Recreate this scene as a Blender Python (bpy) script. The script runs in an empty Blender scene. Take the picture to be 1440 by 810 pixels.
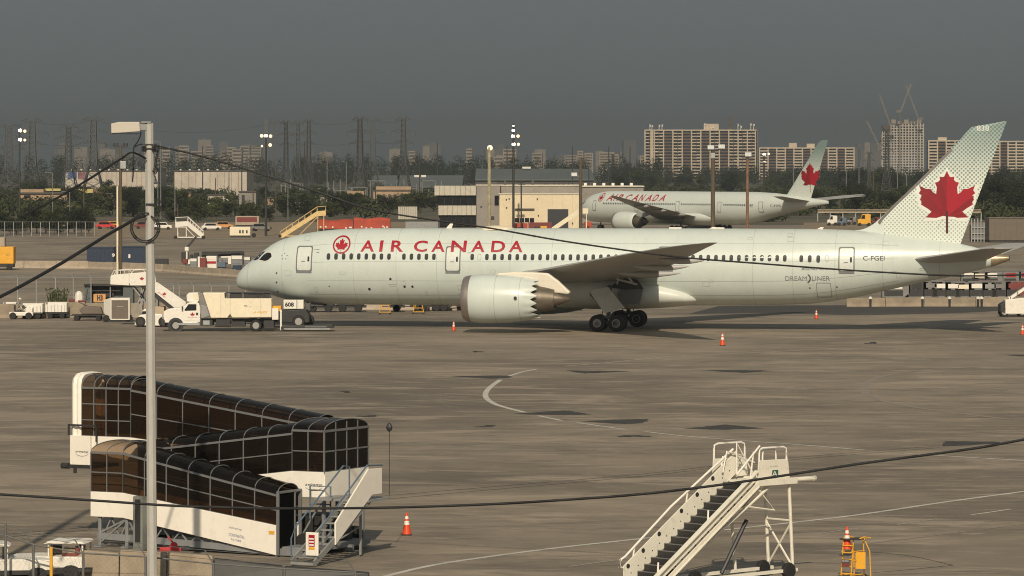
import bpy, bmesh, math, random
from mathutils import Vector, Matrix
R = math.radians
rnd = random.Random(11)
SC = bpy.context.scene
COL = SC.collection

# ------------------------------------------------------------------ camera, sky, sun, exposure
H = 13.1            # eye height above the apron (m)
F = 5825.0          # focal length in photo pixels (1440 wide)
HY = 232.0          # photo row of the horizon
cam = bpy.data.cameras.new('camera')
cam.lens = F / 1440 * 36
cam.sensor_width = 36
cam.shift_y = -(405 - HY) / 1440
cam.clip_start = 1
cam.clip_end = 30000
camo = bpy.data.objects.new('camera', cam)
camo.location = (0, 0, H)
camo.rotation_euler = (R(90), 0, 0)
COL.objects.link(camo)
SC.camera = camo

SUN_EL, SUN_AZ = 33.0, 2.5
W = bpy.data.worlds.new('World')
SC.world = W
W.use_nodes = True
wn = W.node_tree
bg = wn.nodes['Background']
sky = wn.nodes.new('ShaderNodeTexSky')
sky.sky_type = 'NISHITA'
sky.sun_disc = False
sky.sun_elevation = R(SUN_EL)
sky.sun_rotation = R(180 + SUN_AZ)
sky.air_density = 1.0
sky.dust_density = 6.0
sky.ozone_density = 1.0
hs = wn.nodes.new('ShaderNodeHueSaturation')
hs.inputs['Saturation'].default_value = 0.0
hs.inputs['Value'].default_value = 0.86
wn.links.new(sky.outputs[0], hs.inputs['Color'])
tint = wn.nodes.new('ShaderNodeMixRGB')
tint.blend_type = 'MULTIPLY'
tint.inputs['Fac'].default_value = 1
tint.inputs['Color2'].default_value = (.95, 1.0, 1.01, 1)      # smoke-grey sky
wn.links.new(hs.outputs[0], tint.inputs['Color1'])
smoke = wn.nodes.new('ShaderNodeMixRGB')        # even smoke veil over the clear-sky model
smoke.inputs['Fac'].default_value = .82
smoke.inputs['Color2'].default_value = (1.80, 2.01, 2.05, 1)
wn.links.new(tint.outputs[0], smoke.inputs['Color1'])
wn.links.new(smoke.outputs[0], bg.inputs['Color'])
bg.inputs['Strength'].default_value = 0.1

sl = bpy.data.lights.new('sun', 'SUN')
sl.energy = 3.8
sl.angle = R(0.6)
sl.color = (1.0, 0.86, 0.66)
so = bpy.data.objects.new('sun', sl)
so.rotation_euler = (R(90 - SUN_EL), 0, R(-SUN_AZ))
so.location = (0, -50, 120)
COL.objects.link(so)
vs = SC.view_settings
vs.view_transform = 'Standard'
vs.look = 'None'
vs.exposure = 0.0
vs.gamma = 1.0
vs.use_curve_mapping = False
SC.cycles.max_bounces = 6
SC.cycles.transparent_max_bounces = 12
SC.cycles.volume_bounces = 0
SC.cycles.filter_width = 1.05

# ------------------------------------------------------------------ helpers
def P(px, py, D):
    return Vector(((px - 720) * D / F, D, H + (HY - py) * D / F))
def GD(py):
    return F * H / (py - HY)
def G(px, py):
    D = GD(py)
    return Vector(((px - 720) * D / F, D, 0))

class MB:
    def __init__(s):
        s.v, s.f, s.m, s.mi = [], [], [], 0
    def add(s, vs, fs):
        n = len(s.v)
        s.v += [tuple(v) for v in vs]
        s.f += [tuple(i + n for i in f) for f in fs]
        s.m += [s.mi] * len(fs)
        return s
    def box(s, c, d, rz=0, rx=0, ry=0):
        M = Matrix.Translation(c) @ Matrix.Rotation(rz, 4, 'Z') @ Matrix.Rotation(ry, 4, 'Y') @ Matrix.Rotation(rx, 4, 'X')
        v = [M @ Vector((x * d[0] / 2, y * d[1] / 2, z * d[2] / 2)) for z in (-1, 1) for y in (-1, 1) for x in (-1, 1)]
        return s.add(v, [(0, 2, 3, 1), (4, 5, 7, 6), (0, 1, 5, 4), (2, 6, 7, 3), (0, 4, 6, 2), (1, 3, 7, 5)])
    def bb(s, a, b):
        return s.box([(a[i] + b[i]) / 2 for i in range(3)], [abs(b[i] - a[i]) for i in range(3)])
    def frame(s, p, q, up):
        d = (q - p).normalized()
        up = Vector(up)
        if abs(d.dot(up)) > .98:
            up = Vector((1, 0, 0)) if abs(d.x) < .9 else Vector((0, 1, 0))
        a = d.cross(up).normalized()
        return a, a.cross(d)
    def beam(s, p, q, w, h=None, up=(0, 0, 1)):
        p, q = Vector(p), Vector(q)
        h = h or w
        a, b = s.frame(p, q, up)
        v = [c + a * (x * w / 2) + b * (y * h / 2) for c in (p, q) for y in (-1, 1) for x in (-1, 1)]
        return s.add(v, [(0, 1, 3, 2), (4, 6, 7, 5), (0, 4, 5, 1), (2, 3, 7, 6), (0, 2, 6, 4), (1, 5, 7, 3)])
    def tube(s, p, q, r, r2=None, n=8):
        p, q = Vector(p), Vector(q)
        r2 = r if r2 is None else r2
        a, b = s.frame(p, q, (0, 0, 1))
        v = []
        for c, rr in ((p, r), (q, r2)):
            for i in range(n):
                t = 2 * math.pi * (i + .5) / n
                v.append(c + a * (math.cos(t) * rr) + b * (math.sin(t) * rr))
        f = [(i, (i + 1) % n, n + (i + 1) % n, n + i) for i in range(n)]
        f += [tuple(range(n - 1, -1, -1)), tuple(range(n, 2 * n))]
        return s.add(v, f)
    def pipe(s, pts, r, n=6):
        pts = [Vector(p) for p in pts]
        rings = []
        for k, p in enumerate(pts):
            d = (pts[min(k + 1, len(pts) - 1)] - pts[max(k - 1, 0)]).normalized()
            up = Vector((0, 0, 1)) if abs(d.z) < .95 else Vector((0, 1, 0))
            a = d.cross(up).normalized()
            b = a.cross(d)
            rings.append([p + a * (math.cos(2 * math.pi * i / n) * r) + b * (math.sin(2 * math.pi * i / n) * r) for i in range(n)])
        return s.loft(rings)
    def loft(s, rings, cap=True, closed=True):
        n = len(rings[0])
        v = [p for r in rings for p in r]
        f = []
        m = n if closed else n - 1
        for k in range(len(rings) - 1):
            for i in range(m):
                j = (i + 1) % n
                f.append((k * n + i, k * n + j, (k + 1) * n + j, (k + 1) * n + i))
        if cap:
            f += [tuple(range(n - 1, -1, -1)), tuple((len(rings) - 1) * n + i for i in range(n))]
        return s.add(v, f)
    def prism(s, poly, fn, a, b):
        """poly: 2D outline; fn(u, v, w) -> 3D; extruded from w=a to w=b"""
        n = len(poly)
        v = [fn(x, y, a) for x, y in poly] + [fn(x, y, b) for x, y in poly]
        f = [(i, (i + 1) % n, n + (i + 1) % n, n + i) for i in range(n)]
        f += [tuple(range(n - 1, -1, -1)), tuple(range(n, 2 * n))]
        return s.add(v, f)
    def lathe(s, prof, c, axis='z', n=20, cap=True):
        rings = []
        c = Vector(c)
        for r, h in prof:
            ring = []
            for i in range(n):
                t = 2 * math.pi * i / n
                x, y = r * math.cos(t), r * math.sin(t)
                ring.append(c + Vector({'z': (x, y, h), 'y': (x, h, y), 'x': (h, x, y)}[axis]))
            rings.append(ring)
        return s.loft(rings, cap)
    def build(s, name, mat, par=None, smooth=0, bevel=0, kind=None, label=None):
        me = bpy.data.meshes.new(name)
        me.from_pydata([tuple(v) for v in s.v], [], s.f)
        for m in (mat if isinstance(mat, (list, tuple)) else [mat]):
            me.materials.append(m)
        if isinstance(mat, (list, tuple)):
            me.polygons.foreach_set('material_index', s.m)
        bm = bmesh.new()
        bm.from_mesh(me)
        bmesh.ops.recalc_face_normals(bm, faces=bm.faces)
        bm.to_mesh(me)
        bm.free()
        if smooth:
            me.polygons.foreach_set('use_smooth', [True] * len(me.polygons))
            me.set_sharp_from_angle(angle=R(smooth))
        me.update()
        o = bpy.data.objects.new(name, me)
        COL.objects.link(o)
        if par:
            o.parent = par
        if bevel:
            b = o.modifiers.new('bevel', 'BEVEL')
            b.width = bevel
            b.segments = 2
            b.limit_method = 'ANGLE'
        if kind:
            o['kind'] = kind
        if label:
            o['label'] = label
        return o

def tag(o, label, cat, group=None):
    o['label'] = label
    o['category'] = cat
    if group:
        o['group'] = group
    return o
def thing(name, label, cat, loc=(0, 0, 0), rz=0, group=None):
    o = bpy.data.objects.new(name, None)
    o.empty_display_size = .3
    COL.objects.link(o)
    o.location = loc
    o.rotation_euler = (0, 0, rz)
    return tag(o, label, cat, group)
def copy_tree(o, loc=None, rz=None, sc=None, label=None, parent=None):
    c = o.copy()
    COL.objects.link(c)
    if parent:
        c.parent = parent
    if loc is not None:
        c.location = loc
    if rz is not None:
        c.rotation_euler = (0, 0, rz)
    if sc is not None:
        c.scale = sc if hasattr(sc, '__len__') else (sc, sc, sc)
    if label:
        c['label'] = label
    for ch in KIDS(o):
        copy_tree(ch, parent=c)
    return c
def KIDS(o):
    return list(o.children)

def text_poly(body, extra=0.0, shear=0.0, space=1.0, bold=False):
    cu = bpy.data.curves.new('text', 'FONT')
    cu.body = body
    cu.offset = extra
    cu.shear = shear
    cu.space_character = space
    cu.resolution_u = 3
    ob = bpy.data.objects.new('text', cu)
    COL.objects.link(ob)
    bpy.context.view_layer.update()
    me = bpy.data.meshes.new_from_object(ob.evaluated_get(bpy.context.evaluated_depsgraph_get()))
    vs = [(v.co.x, v.co.y) for v in me.vertices]
    fs = [tuple(p.vertices) for p in me.polygons]
    bpy.data.objects.remove(ob)
    bpy.data.curves.remove(cu)
    bpy.data.meshes.remove(me)
    return vs, fs
def fit(vs, x0, x1, y0, y1):
    ax, bx = min(v[0] for v in vs), max(v[0] for v in vs)
    ay, by = min(v[1] for v in vs), max(v[1] for v in vs)
    return [(x0 + (x - ax) / (bx - ax) * (x1 - x0), y0 + (y - ay) / (by - ay) * (y1 - y0)) for x, y in vs]
def decal(name, vs, fs, fn, mat, par, step=0, label=None):
    """flat print laid on a surface: 2D shape -> fn(u, v) -> 3D"""
    bm = bmesh.new()
    bv = [bm.verts.new((x, y, 0)) for x, y in vs]
    for f in fs:
        try:
            bm.faces.new([bv[i] for i in f])
        except ValueError:
            pass
    if step:
        for ax in (0, 1):
            lo, hi = min(v[ax] for v in vs), max(v[ax] for v in vs)
            k = lo + step
            no = Vector((1, 0, 0)) if ax == 0 else Vector((0, 1, 0))
            while k < hi:
                bmesh.ops.bisect_plane(bm, geom=bm.verts[:] + bm.edges[:] + bm.faces[:], plane_co=no * k, plane_no=no)
                k += step
    bmesh.ops.triangulate(bm, faces=bm.faces[:])
    for v in bm.verts:
        v.co = fn(v.co.x, v.co.y)
    me = bpy.data.meshes.new(name)
    bm.to_mesh(me)
    bm.free()
    me.materials.append(mat)
    o = bpy.data.objects.new(name, me)
    COL.objects.link(o)
    o.parent = par
    if label:
        o['label'] = label
    return o
def text_on(par, body, org, xd, yd, w, h, mat, name='lettering', **k):
    vs, fs = text_poly(body, **k)
    vs = fit(vs, 0, w, 0, h)
    o, a, b = Vector(org), Vector(xd).normalized(), Vector(yd).normalized()
    return decal(name, vs, fs, lambda x, y: o + a * x + b * y, mat, par)

def pchip(xs, ys):
    n = len(xs)
    d = [(ys[i + 1] - ys[i]) / (xs[i + 1] - xs[i]) for i in range(n - 1)]
    m = [d[0]] + [0 if d[i - 1] * d[i] <= 0 else 2 * d[i - 1] * d[i] / (d[i - 1] + d[i]) for i in range(1, n - 1)] + [d[-1]]
    def f(x):
        if x <= xs[0]:
            return ys[0]
        if x >= xs[-1]:
            return ys[-1]
        i = max(k for k in range(n - 1) if xs[k] <= x)
        h = xs[i + 1] - xs[i]
        t = (x - xs[i]) / h
        return ((1 + 2 * t) * (1 - t) ** 2 * ys[i] + t * (1 - t) ** 2 * h * m[i] + t * t * (3 - 2 * t) * ys[i + 1] + t * t * (t - 1) * h * m[i + 1])
    return f

# ------------------------------------------------------------------ materials
def nodes(name):
    m = bpy.data.materials.new(name)
    m.use_nodes = True
    return m, m.node_tree.nodes, m.node_tree.links, m.node_tree.nodes['Principled BSDF']
def mat(name, col, rough=.6, metal=0.0, var=.12, scale=1.5, bump=0.0, stretch=(1, 1, 1), dirt=0.0, dcol=(.12, .09, .06), spec=.5):
    m, N, L, b = nodes(name)
    b.inputs['Roughness'].default_value = rough
    b.inputs['Metallic'].default_value = metal
    b.inputs['Specular IOR Level'].default_value = spec
    tc = N.new('ShaderNodeTexCoord')
    mp = N.new('ShaderNodeMapping')
    mp.inputs['Scale'].default_value = stretch
    L.new(tc.outputs['Object'], mp.inputs['Vector'])
    nz = N.new('ShaderNodeTexNoise')
    nz.inputs['Scale'].default_value = scale
    nz.inputs['Detail'].default_value = 6
    nz.inputs['Roughness'].default_value = .62
    L.new(mp.outputs[0], nz.inputs['Vector'])
    rp = N.new('ShaderNodeValToRGB')
    c = Vector(col)
    rp.color_ramp.elements[0].position = .3
    rp.color_ramp.elements[1].position = .7
    rp.color_ramp.elements[0].color = (*(c * (1 - var)), 1)
    rp.color_ramp.elements[1].color = (*[min(1, x) for x in c * (1 + var)], 1)
    L.new(nz.outputs['Fac'], rp.inputs['Fac'])
    out = rp.outputs[0]
    if dirt:
        n2 = N.new('ShaderNodeTexNoise')
        n2.inputs['Scale'].default_value = scale * 2.7
        n2.inputs['Detail'].default_value = 8
        n2.inputs['Roughness'].default_value = .75
        L.new(mp.outputs[0], n2.inputs['Vector'])
        r2 = N.new('ShaderNodeMapRange')
        r2.inputs['From Min'].default_value = .52
        r2.inputs['From Max'].default_value = .78
        r2.inputs['To Max'].default_value = dirt
        L.new(n2.outputs['Fac'], r2.inputs['Value'])
        mx = N.new('ShaderNodeMixRGB')
        mx.inputs['Color2'].default_value = (*dcol, 1)
        L.new(r2.outputs[0], mx.inputs['Fac'])
        L.new(out, mx.inputs['Color1'])
        out = mx.outputs[0]
    L.new(out, b.inputs['Base Color'])
    if bump:
        bp = N.new('ShaderNodeBump')
        bp.inputs['Strength'].default_value = bump
        bp.inputs['Distance'].default_value = .05
        L.new(nz.outputs['Fac'], bp.inputs['Height'])
        L.new(bp.outputs[0], b.inputs['Normal'])
    return m
def emit(name, col, s):
    m, N, L, b = nodes(name)
    b.inputs['Base Color'].default_value = (*col, 1)
    b.inputs['Emission Color'].default_value = (*col, 1)
    b.inputs['Emission Strength'].default_value = s
    return m

M = {}
M['white'] = mat('white_paint', (.78, .74, .66), .5, var=.05, dirt=.35)
M['cream'] = mat('cream_paint', (.80, .71, .53), .55, var=.05, dirt=.25)
M['rampwhite'] = mat('ramp_white', (.82, .77, .68), .5, var=.04, scale=.8, dirt=.18)
M['skin787'] = mat('aircraft_white', (.575, .63, .588), .34, var=.035, scale=.35, stretch=(1.6, 1, .35), dirt=.34, dcol=(.42, .43, .37))
M['skin777'] = mat('aircraft_white_far', (.62, .66, .61), .4, var=.03, scale=.3)
M['wing'] = mat('wing_grey', (.39, .385, .365), .42, var=.06, scale=.4, dirt=.15)
M['belly'] = mat('belly_fairing_white', (.66, .68, .63), .4, var=.06, scale=.5, dirt=.15)
M['metal'] = mat('bare_metal', (.52, .47, .42), .32, .9, var=.08)
M['exh'] = mat('exhaust_metal', (.15, .125, .095), .5, .45, var=.25, scale=2)
M['dark'] = mat('dark_steel', (.035, .034, .033), .55, .2, var=.2)
M['black'] = mat('black_rubber', (.016, .015, .015), .75, var=.25)
M['rim'] = mat('wheel_rim', (.33, .32, .30), .5, .3)
M['glass'] = mat('dark_glass', (.012, .014, .017), .08, var=.1)
M['window'] = mat('cabin_window', (.035, .037, .038), .2, var=.3, scale=4)
M['red'] = mat('logo_red', (.36, .009, .022), .4, var=.05)
M['red2'] = mat('logo_dark_red', (.22, .008, .015), .4, var=.1, scale=.8)
M['print'] = mat('print_black', (.03, .03, .035), .5)
M['printgrey'] = mat('print_grey', (.20, .21, .22), .5)
M['seam'] = mat('panel_seam', (.33, .35, .32), .5)
M['blue'] = mat('print_blue', (.06, .09, .2), .5)
M['concrete'] = mat('barrier_concrete', (.40, .33, .25), .85, var=.18, scale=1.2, bump=.3, dirt=.35)
M['oldconc'] = mat('weathered_concrete', (.29, .235, .17), .9, var=.25, scale=.9, bump=.4, dirt=.5)
M['galv'] = mat('galvanised_steel', (.36, .37, .37), .5, .35, var=.12, scale=3)
M['pole'] = mat('spun_concrete', (.41, .40, .37), .75, var=.1, scale=5, bump=.2, stretch=(1, 1, .3), dirt=.2)
M['wood'] = mat('weathered_wood', (.10, .077, .05), .85, var=.3, scale=4, stretch=(1, 1, .1))
M['cable'] = mat('black_cable', (.012, .012, .013), .6)
M['grey'] = mat('grey_paint', (.27, .27, .26), .55, .1, var=.12)
M['asphaltblack'] = mat('tar_patch', (.040, .036, .033), .8, var=.5, scale=1.6, bump=.3, dirt=.5, dcol=(.09, .078, .064))
M['paint'] = mat('road_white', (.52, .49, .43), .75, var=.25, scale=1.1, dirt=.5, dcol=(.22, .19, .15))
M['paint2'] = mat('road_white_worn', (.35, .31, .26), .8, var=.15, scale=.6, dirt=.8, dcol=(.21, .175, .14))
M['paint3'] = mat('road_white_ghost', (.245, .21, .17), .85, var=.05, scale=.4)
M['orange'] = mat('cone_orange', (.72, .07, .012), .5, var=.08, dirt=.2)
M['orangetarp'] = mat('orange_tarpaulin', (.42, .062, .03), .6, var=.25, scale=.6, bump=.4)
M['yellow'] = mat('safety_yellow', (.75, .38, .03), .5, var=.1, dirt=.3)
M['navy'] = mat('navy_container', (.014, .028, .06), .5, var=.15)
M['bluegrey'] = mat('blue_grey', (.10, .14, .19), .6, var=.15)
M['alum'] = mat('container_aluminium', (.20, .195, .185), .5, .3, var=.2, scale=1.2, dirt=.3)
M['maroon'] = mat('maroon_paint', (.18, .035, .03), .6)
M['brown'] = mat('brown_metal_wall', (.15, .12, .095), .7, var=.1)
M['bark'] = mat('bark', (.09, .07, .05), .9, var=.3)
M['leafdark'] = mat('foliage_dark', (.024, .029, .015), .85, var=.3, scale=.35, spec=.08)
M['leafmid'] = mat('foliage_mid', (.048, .056, .024), .85, var=.3, scale=.35, spec=.08)
M['leafpale'] = mat('foliage_pale', (.085, .092, .040), .85, var=.25, scale=.35, spec=.08)
M['lamp'] = emit('lit_lamp', (1.0, .93, .78), 2.2)
M['lampwarm'] = emit('lit_lamp_warm', (1.0, .74, .46), 1.2)
M['skin'] = mat('skin', (.45, .27, .19), .6)
M['vest'] = mat('work_shirt', (.26, .23, .19), .8, scale=8, var=.2)
M['trouser'] = mat('work_trousers', (.09, .08, .07), .85)

def smoked_glass():
    m, N, L, b = nodes('smoked_canopy')
    N.remove(b)
    out = N['Material Output']
    tr = N.new('ShaderNodeBsdfTransparent')
    tr.inputs['Color'].default_value = (.58, .45, .33, 1)
    gl = N.new('ShaderNodeBsdfGlossy')
    gl.inputs['Roughness'].default_value = .12
    gl.inputs['Color'].default_value = (.55, .55, .55, 1)
    df = N.new('ShaderNodeBsdfDiffuse')
    nz = N.new('ShaderNodeTexNoise')
    nz.inputs['Scale'].default_value = 1.3
    nz.inputs['Detail'].default_value = 5
    tc = N.new('ShaderNodeTexCoord')
    L.new(tc.outputs['Object'], nz.inputs['Vector'])
    rp = N.new('ShaderNodeValToRGB')
    rp.color_ramp.elements[0].color = (.012, .009, .007, 1)
    rp.color_ramp.elements[1].color = (.025, .019, .014, 1)
    L.new(nz.outputs['Fac'], rp.inputs['Fac'])
    L.new(rp.outputs[0], df.inputs['Color'])
    fr = N.new('ShaderNodeFresnel')
    fr.inputs['IOR'].default_value = 1.45
    a = N.new('ShaderNodeMixShader')
    a.inputs[0].default_value = .26
    L.new(tr.outputs[0], a.inputs[1])
    L.new(df.outputs[0], a.inputs[2])
    c = N.new('ShaderNodeMixShader')
    L.new(fr.outputs[0], c.inputs[0])
    L.new(a.outputs[0], c.inputs[1])
    L.new(gl.outputs[0], c.inputs[2])
    L.new(c.outputs[0], out.inputs['Surface'])
    return m
M['smoked'] = smoked_glass()

def fin_print():
    """white fin with a grid of dots that grow into frosty green towards the tip (a flat print)"""
    m, N, L, b = nodes('fin_print')
    b.inputs['Roughness'].default_value = .38
    tc = N.new('ShaderNodeTexCoord')
    sx = N.new('ShaderNodeSeparateXYZ')
    L.new(tc.outputs['Object'], sx.inputs[0])
    def mth(op, a, c=None, c2=None):
        n = N.new('ShaderNodeMath')
        n.operation = op
        for i, x in enumerate((a, c, c2)):
            if x is None:
                continue
            if isinstance(x, (int, float)):
                n.inputs[i].default_value = x
            else:
                L.new(x, n.inputs[i])
        return n.outputs[0]
    x, z = sx.outputs['X'], sx.outputs['Z']
    k = 2 * math.pi / .235
    s1 = mth('SINE', mth('MULTIPLY', x, k * .72))
    s2 = mth('SINE', mth('MULTIPLY', z, k * .72))
    dots = mth('MULTIPLY', s1, s2)
    h = mth('MULTIPLY_ADD', z, 1 / 9.0, -8 / 9.0)          # 0 at root, 1 at tip
    thr = mth('MULTIPLY_ADD', h, -.45, .42)
    d = N.new('ShaderNodeMapRange')
    d.inputs['To Max'].default_value = 1
    L.new(mth('SUBTRACT', dots, thr), d.inputs['Value'])
    d.inputs['From Min'].default_value = -.08
    d.inputs['From Max'].default_value = .12
    cr = N.new('ShaderNodeValToRGB')
    cr.color_ramp.elements[0].color = (.30, .39, .35, 1)
    cr.color_ramp.elements[1].color = (.15, .215, .20, 1)
    cr.color_ramp.elements[1].position = .75
    L.new(h, cr.inputs['Fac'])
    br = N.new('ShaderNodeValToRGB')
    br.color_ramp.elements[0].color = (.70, .73, .66, 1)
    br.color_ramp.elements[0].position = .45
    br.color_ramp.elements[1].color = (.25, .335, .32, 1)
    br.color_ramp.elements[1].position = .93
    L.new(h, br.inputs['Fac'])
    mx = N.new('ShaderNodeMixRGB')
    L.new(d.outputs[0], mx.inputs['Fac'])
    L.new(br.outputs[0], mx.inputs['Color1'])
    L.new(cr.outputs[0], mx.inputs['Color2'])
    L.new(mx.outputs[0], b.inputs['Base Color'])
    return m
M['fin'] = fin_print()
M['doorwhite'] = mat('door_white', (.63, .66, .62), .38, var=.06, scale=3, dirt=.2)
M['seam2'] = mat('door_outline', (.15, .165, .16), .5)
M['lip'] = mat('inlet_lip_metal', (.42, .36, .33), .38, .75, var=.12, scale=1)
M['finwhite'] = mat('fin_white', (.72, .74, .68), .4, var=.05)
M['redmid'] = mat('logo_mid_red', (.25, .008, .015), .4, var=.25, scale=.5)
M['stem'] = mat('leaf_stem_dark', (.07, .012, .014), .5)
M['gear'] = mat('gear_grey', (.10, .10, .10), .5, .3, var=.25, scale=3)
M['gearwhite'] = mat('gear_door_white', (.50, .49, .44), .5, var=.1, dirt=.3)
M['welldoor'] = mat('wheel_well_grey', (.17, .18, .17), .6, var=.15)  # grey puts the door's weaker lighting into its colour
M['pylon'] = mat('pylon_cream', (.72, .66, .55), .45, var=.05, dirt=.15)
M['rampbar'] = mat('ramp_bar_grey', (.17, .172, .175), .5, .2, var=.1)
M['green'] = mat('emblem_green', (.03, .11, .08), .5)
M['panelwall'] = mat('ribbed_wall_panel', (.50, .46, .38), .7, var=.08, dirt=.3)
M['wallgrey'] = mat('grey_concrete_wall', (.27, .245, .215), .85, var=.14, scale=.5, dirt=.3)
M['wallcream'] = mat('cream_metal_wall', (.72, .61, .42), .7, var=.06, scale=.4, dirt=.15)
M['trim'] = mat('pale_trim', (.62, .57, .46), .6)
M['tan'] = mat('tan_wall', (.42, .29, .18), .8, var=.15, scale=.3, dirt=.2)
M['tanroof'] = mat('dark_flat_roof', (.10, .09, .08), .85)
M['greenroof'] = mat('grey_green_roof', (.11, .125, .12), .7, var=.12, scale=.05)
M['apt'] = mat('apartment_wall', (.64, .53, .40), .8, var=.08, scale=.1)
M['aptdark'] = mat('apartment_recess', (.10, .08, .065), .8, var=.2, scale=.2)
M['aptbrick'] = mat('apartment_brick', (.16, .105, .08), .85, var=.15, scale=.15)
M['far'] = mat('distant_tower_wall', (.20, .18, .165), .9, var=.15, scale=.03)
M['farpale'] = mat('distant_pale_wall', (.40, .33, .26), .9, var=.12, scale=.03)
M['mural'] = mat('mural_blue', (.07, .12, .30), .8, var=.6, scale=.35)
M['mural2'] = mat('mural_red', (.22, .10, .12), .8, var=.6, scale=.35)
M['warehouse'] = mat('warehouse_white', (.55, .49, .41), .8, var=.15, scale=.15, dirt=.3)
M['yellowroof'] = mat('yellow_fascia', (.55, .45, .16), .7)
M['pylon_steel'] = mat('pylon_steel', (.08, .08, .078), .6, .3)
M['jack'] = mat('jack_grey_green', (.20, .21, .19), .6, .1)
M['rampgrey'] = mat('ramp_chassis_grey', (.24, .245, .25), .55, .2, var=.15)
M['lampbox'] = mat('lamp_box_beige', (.52, .47, .40), .6, var=.06)
M['redpaint'] = mat('red_paint', (.5, .03, .03), .5)
M['tanpanel'] = mat('tan_panel', (.45, .36, .25), .7)
M['grey2'] = mat('shed_grey', (.10, .11, .11), .7)
M['signorange'] = mat('sign_orange', (.62, .30, .10), .6)
M['yellowsteps'] = mat('yellow_steps', (.70, .50, .22), .55, dirt=.3)
M['lichen'] = mat('mottled_pole', (.34, .30, .19), .8, var=.4, scale=2)
M['rustpole'] = mat('rusty_pole', (.20, .11, .07), .8, var=.3)
M['fencegrey'] = mat('dull_fence_steel', (.13, .13, .125), .7, .2)
M['void'] = mat('opening_shade', (.005, .005, .005), 1, spec=0)  # near-black colour standing in for shade inside an opening
M['mast'] = mat('dull_mast_grey', (.17, .17, .165), .7, .1)
M['dirt'] = mat('dry_verge', (.24, .185, .12), .95, var=.3, scale=.15, dirt=.5, dcol=(.09, .08, .04))
M['stepwhite'] = mat('steps_white_paint', (.76, .72, .61), .5, var=.05, dirt=.35)
M['tailexh'] = mat('apu_exhaust_metal', (.42, .34, .22), .38, .6, var=.15, scale=2)
M['slab'] = mat('raw_floor_slab', (.62, .55, .47), .9)
# ------------------------------------------------------------------ setting
def sheet(name, pts, z, m, kind='structure'):
    b = MB()
    b.add([(x, y, z) for x, y in pts], [tuple(range(len(pts)))])
    return b.build(name, m, kind=kind)

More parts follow.
